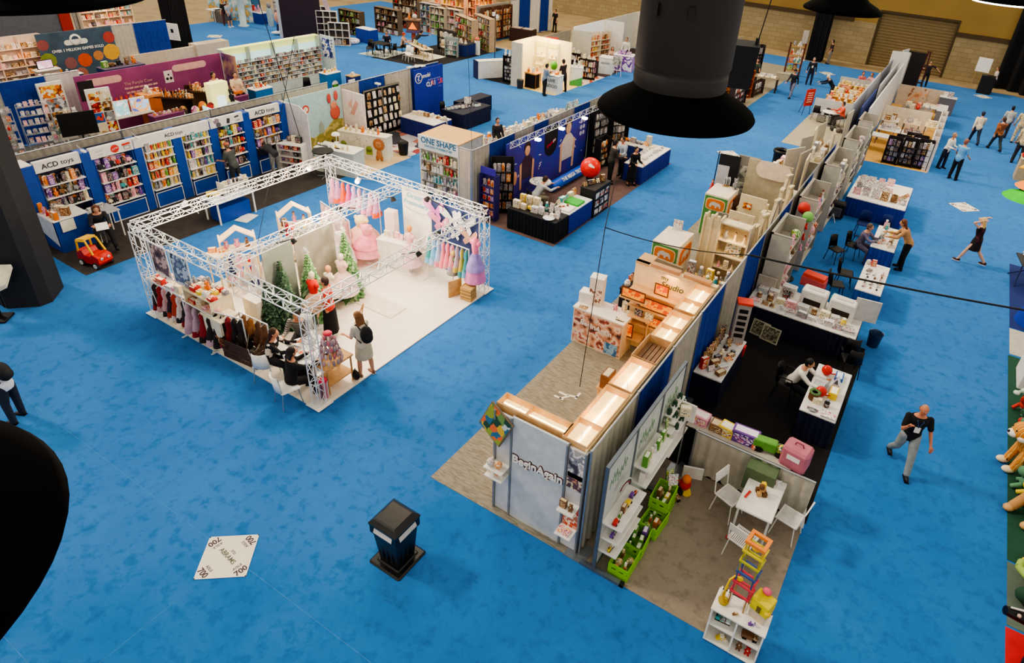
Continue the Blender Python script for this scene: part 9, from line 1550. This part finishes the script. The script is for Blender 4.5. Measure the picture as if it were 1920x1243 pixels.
for i,(x,y,w_,cols_,c,e)in enumerate(((-36.2,43.5,3.6,['orange','yellow','cream','red'],'#e8c8a0',40),(-33.3,44.0,2.6,['orange','red','pink','cream'],'#e0a880',30),(-31.7,42.4,1.6,['orange','orange','yellow'],'#e8b488',25))):mini_booth(x-w_/2,x+w_/2,y,2.4,C(c),'brightly lit orange toned shelf booth along the top edge, %s from the left'%ordw(i),cols_,'orange lit booth %s'%ordw(i),4,4);lamp('AREA',(x,y-1.0,2.9),e*1.5,'#ffb060',1.0,name='booth_spot')
leg_table(-36.6,40.4,2.2,.9,'curved white display table before the orange lit booths',.9,WHITE,WHITE);stock((-37.5,40.4,.9),(-35.7,40.4,.9),0,['plush_toy','jar'],['cream','orange','white','yellow'],'the curved white display table',(.26,.4),(.3,.5));b=MB();b.ball((0,0,.5),(.5,.3,.45),C('#5a84b4'));b.build('round_pod',None,(-31.4,40.2,0),label='blue rounded pod seat before the small orange lit booth',cat='pod')
for i,(x,y,c)in enumerate(((-33.0,38.6,['white','cream','green']),(-31.9,38.9,['pink','white','red']))):mini_booth(x-.7,x+.7,y,1.9,C('#c8b8a0'),'pale shelf of dolls and letters near the far play booth, %s'%['left','right'][i],c,'pale far shelf %s'%ordw(i),3,4)
wallp(-29.6,38.6,-29.6,42.4,2.4,C('#a8a49c'),'grey back wall of the brown toy shelves at the top')
for i,x in enumerate((-29.3,)):
 for q in range(3):tall_rack(-29.2,39.3+1.15*q,R(90),1.1,2.3,'tall brown rack of wooden toys at the top, %s from the left'%ordw(q),'tall brown rack %s'%ordw(q),['brown','orange','red','cream','brown'],5,C('#5a3a28'))
b=MB();b.bx(-.9,.9,-.4,.4,0,.9,C('#34201e'));b.bx(-.8,-.1,-.3,.3,.9,.93,C('#b8a494'));b.bx(.05,.8,-.3,.3,.9,.93,C('#b8a494'));b.build('dark_bench',None,(-27.7,41.6,0),R(10),label='dark brown display bench before the brown toy racks',cat='bench')
drapes((-29.4,42.4),(-28.6,47),[('w',.9),('b',1.2),('w',1.1),('b',1.0),('w',.4)],'the striped curtain line at the top',2.5)
person((-28.05,46.6,0),R(-10),'person in black standing alone on the bare concrete floor','stand','#1c1a1c','#17161a','#1a1412');b=MB();b.tube((-.4,0,.5),(.4,0,.5),.02,STEEL);b.tube((-.4,0,0),(-.4,0,.5),.02,STEEL);b.tube((.4,0,0),(.4,0,.5),.02,STEEL);b.lathe([(.3,.8),(.32,.85)],C('#a89878'));b.tube((0,0,0),(0,0,.82),.03,STEEL);b.build('side_stand',None,(-29.3,46.9,0),label='small round stand beside the striped curtains',cat='stand')
cable([(-5.0,14.6,9.4),(-4.42,10.5,5.2),(-4.9,9.4,0.9)][1:]if 0 else[(-6.9,15.1,3.2),(-6.95,15.05,.8)][0:0]or[(-4.55,9.75,4.6),(-4.5,9.3,1.2)],'thin black power cable dropping over the grey plank carpet',.008)
cable([(-4.55,9.75,4.6),(-5.0,11.0,5.3)],'short black cable running up from the hanging cable knot',.008)
cable(sag((-4.55,9.75,4.6),(-2.2,11.2,4.2),.12),'black cable looping from the hanging knot to the centre drapes',.009)
cable(sag((-2.2,11.2,4.2),(6.5,14.5,3.9),.15,20),'black cable crossing above the right aisle',.019)
for i,(a,c)in enumerate((((-20.3,14.6,0.5),(-12.6,8.9,9.7)),((-12.3,16.6,2.4),(-4.6,6.2,9.7)),((-30.0,30.0,0.6),(-9,9,9.6)))):pass
cable([(-9.55,15.0,.3),(-9.4,14.7,9.7)][0:0]or[(-12.6,16.2,2.4),(-12.1,15.3,6.8)],'thin vertical wire rising beside the square kiosk',.006)
cable([(-20.2,15.6,1.0),(-19.2,14.2,5.0),(-18.0,12.5,9.6)],'long thin black wire rising from the end of the toy booth',.012)
cable([(-18.3,22.8,9.2),(-13.6,20.6,6.6)],'thin slanting wire above the middle of the hall',.008)
place_stock()
nest_parts()
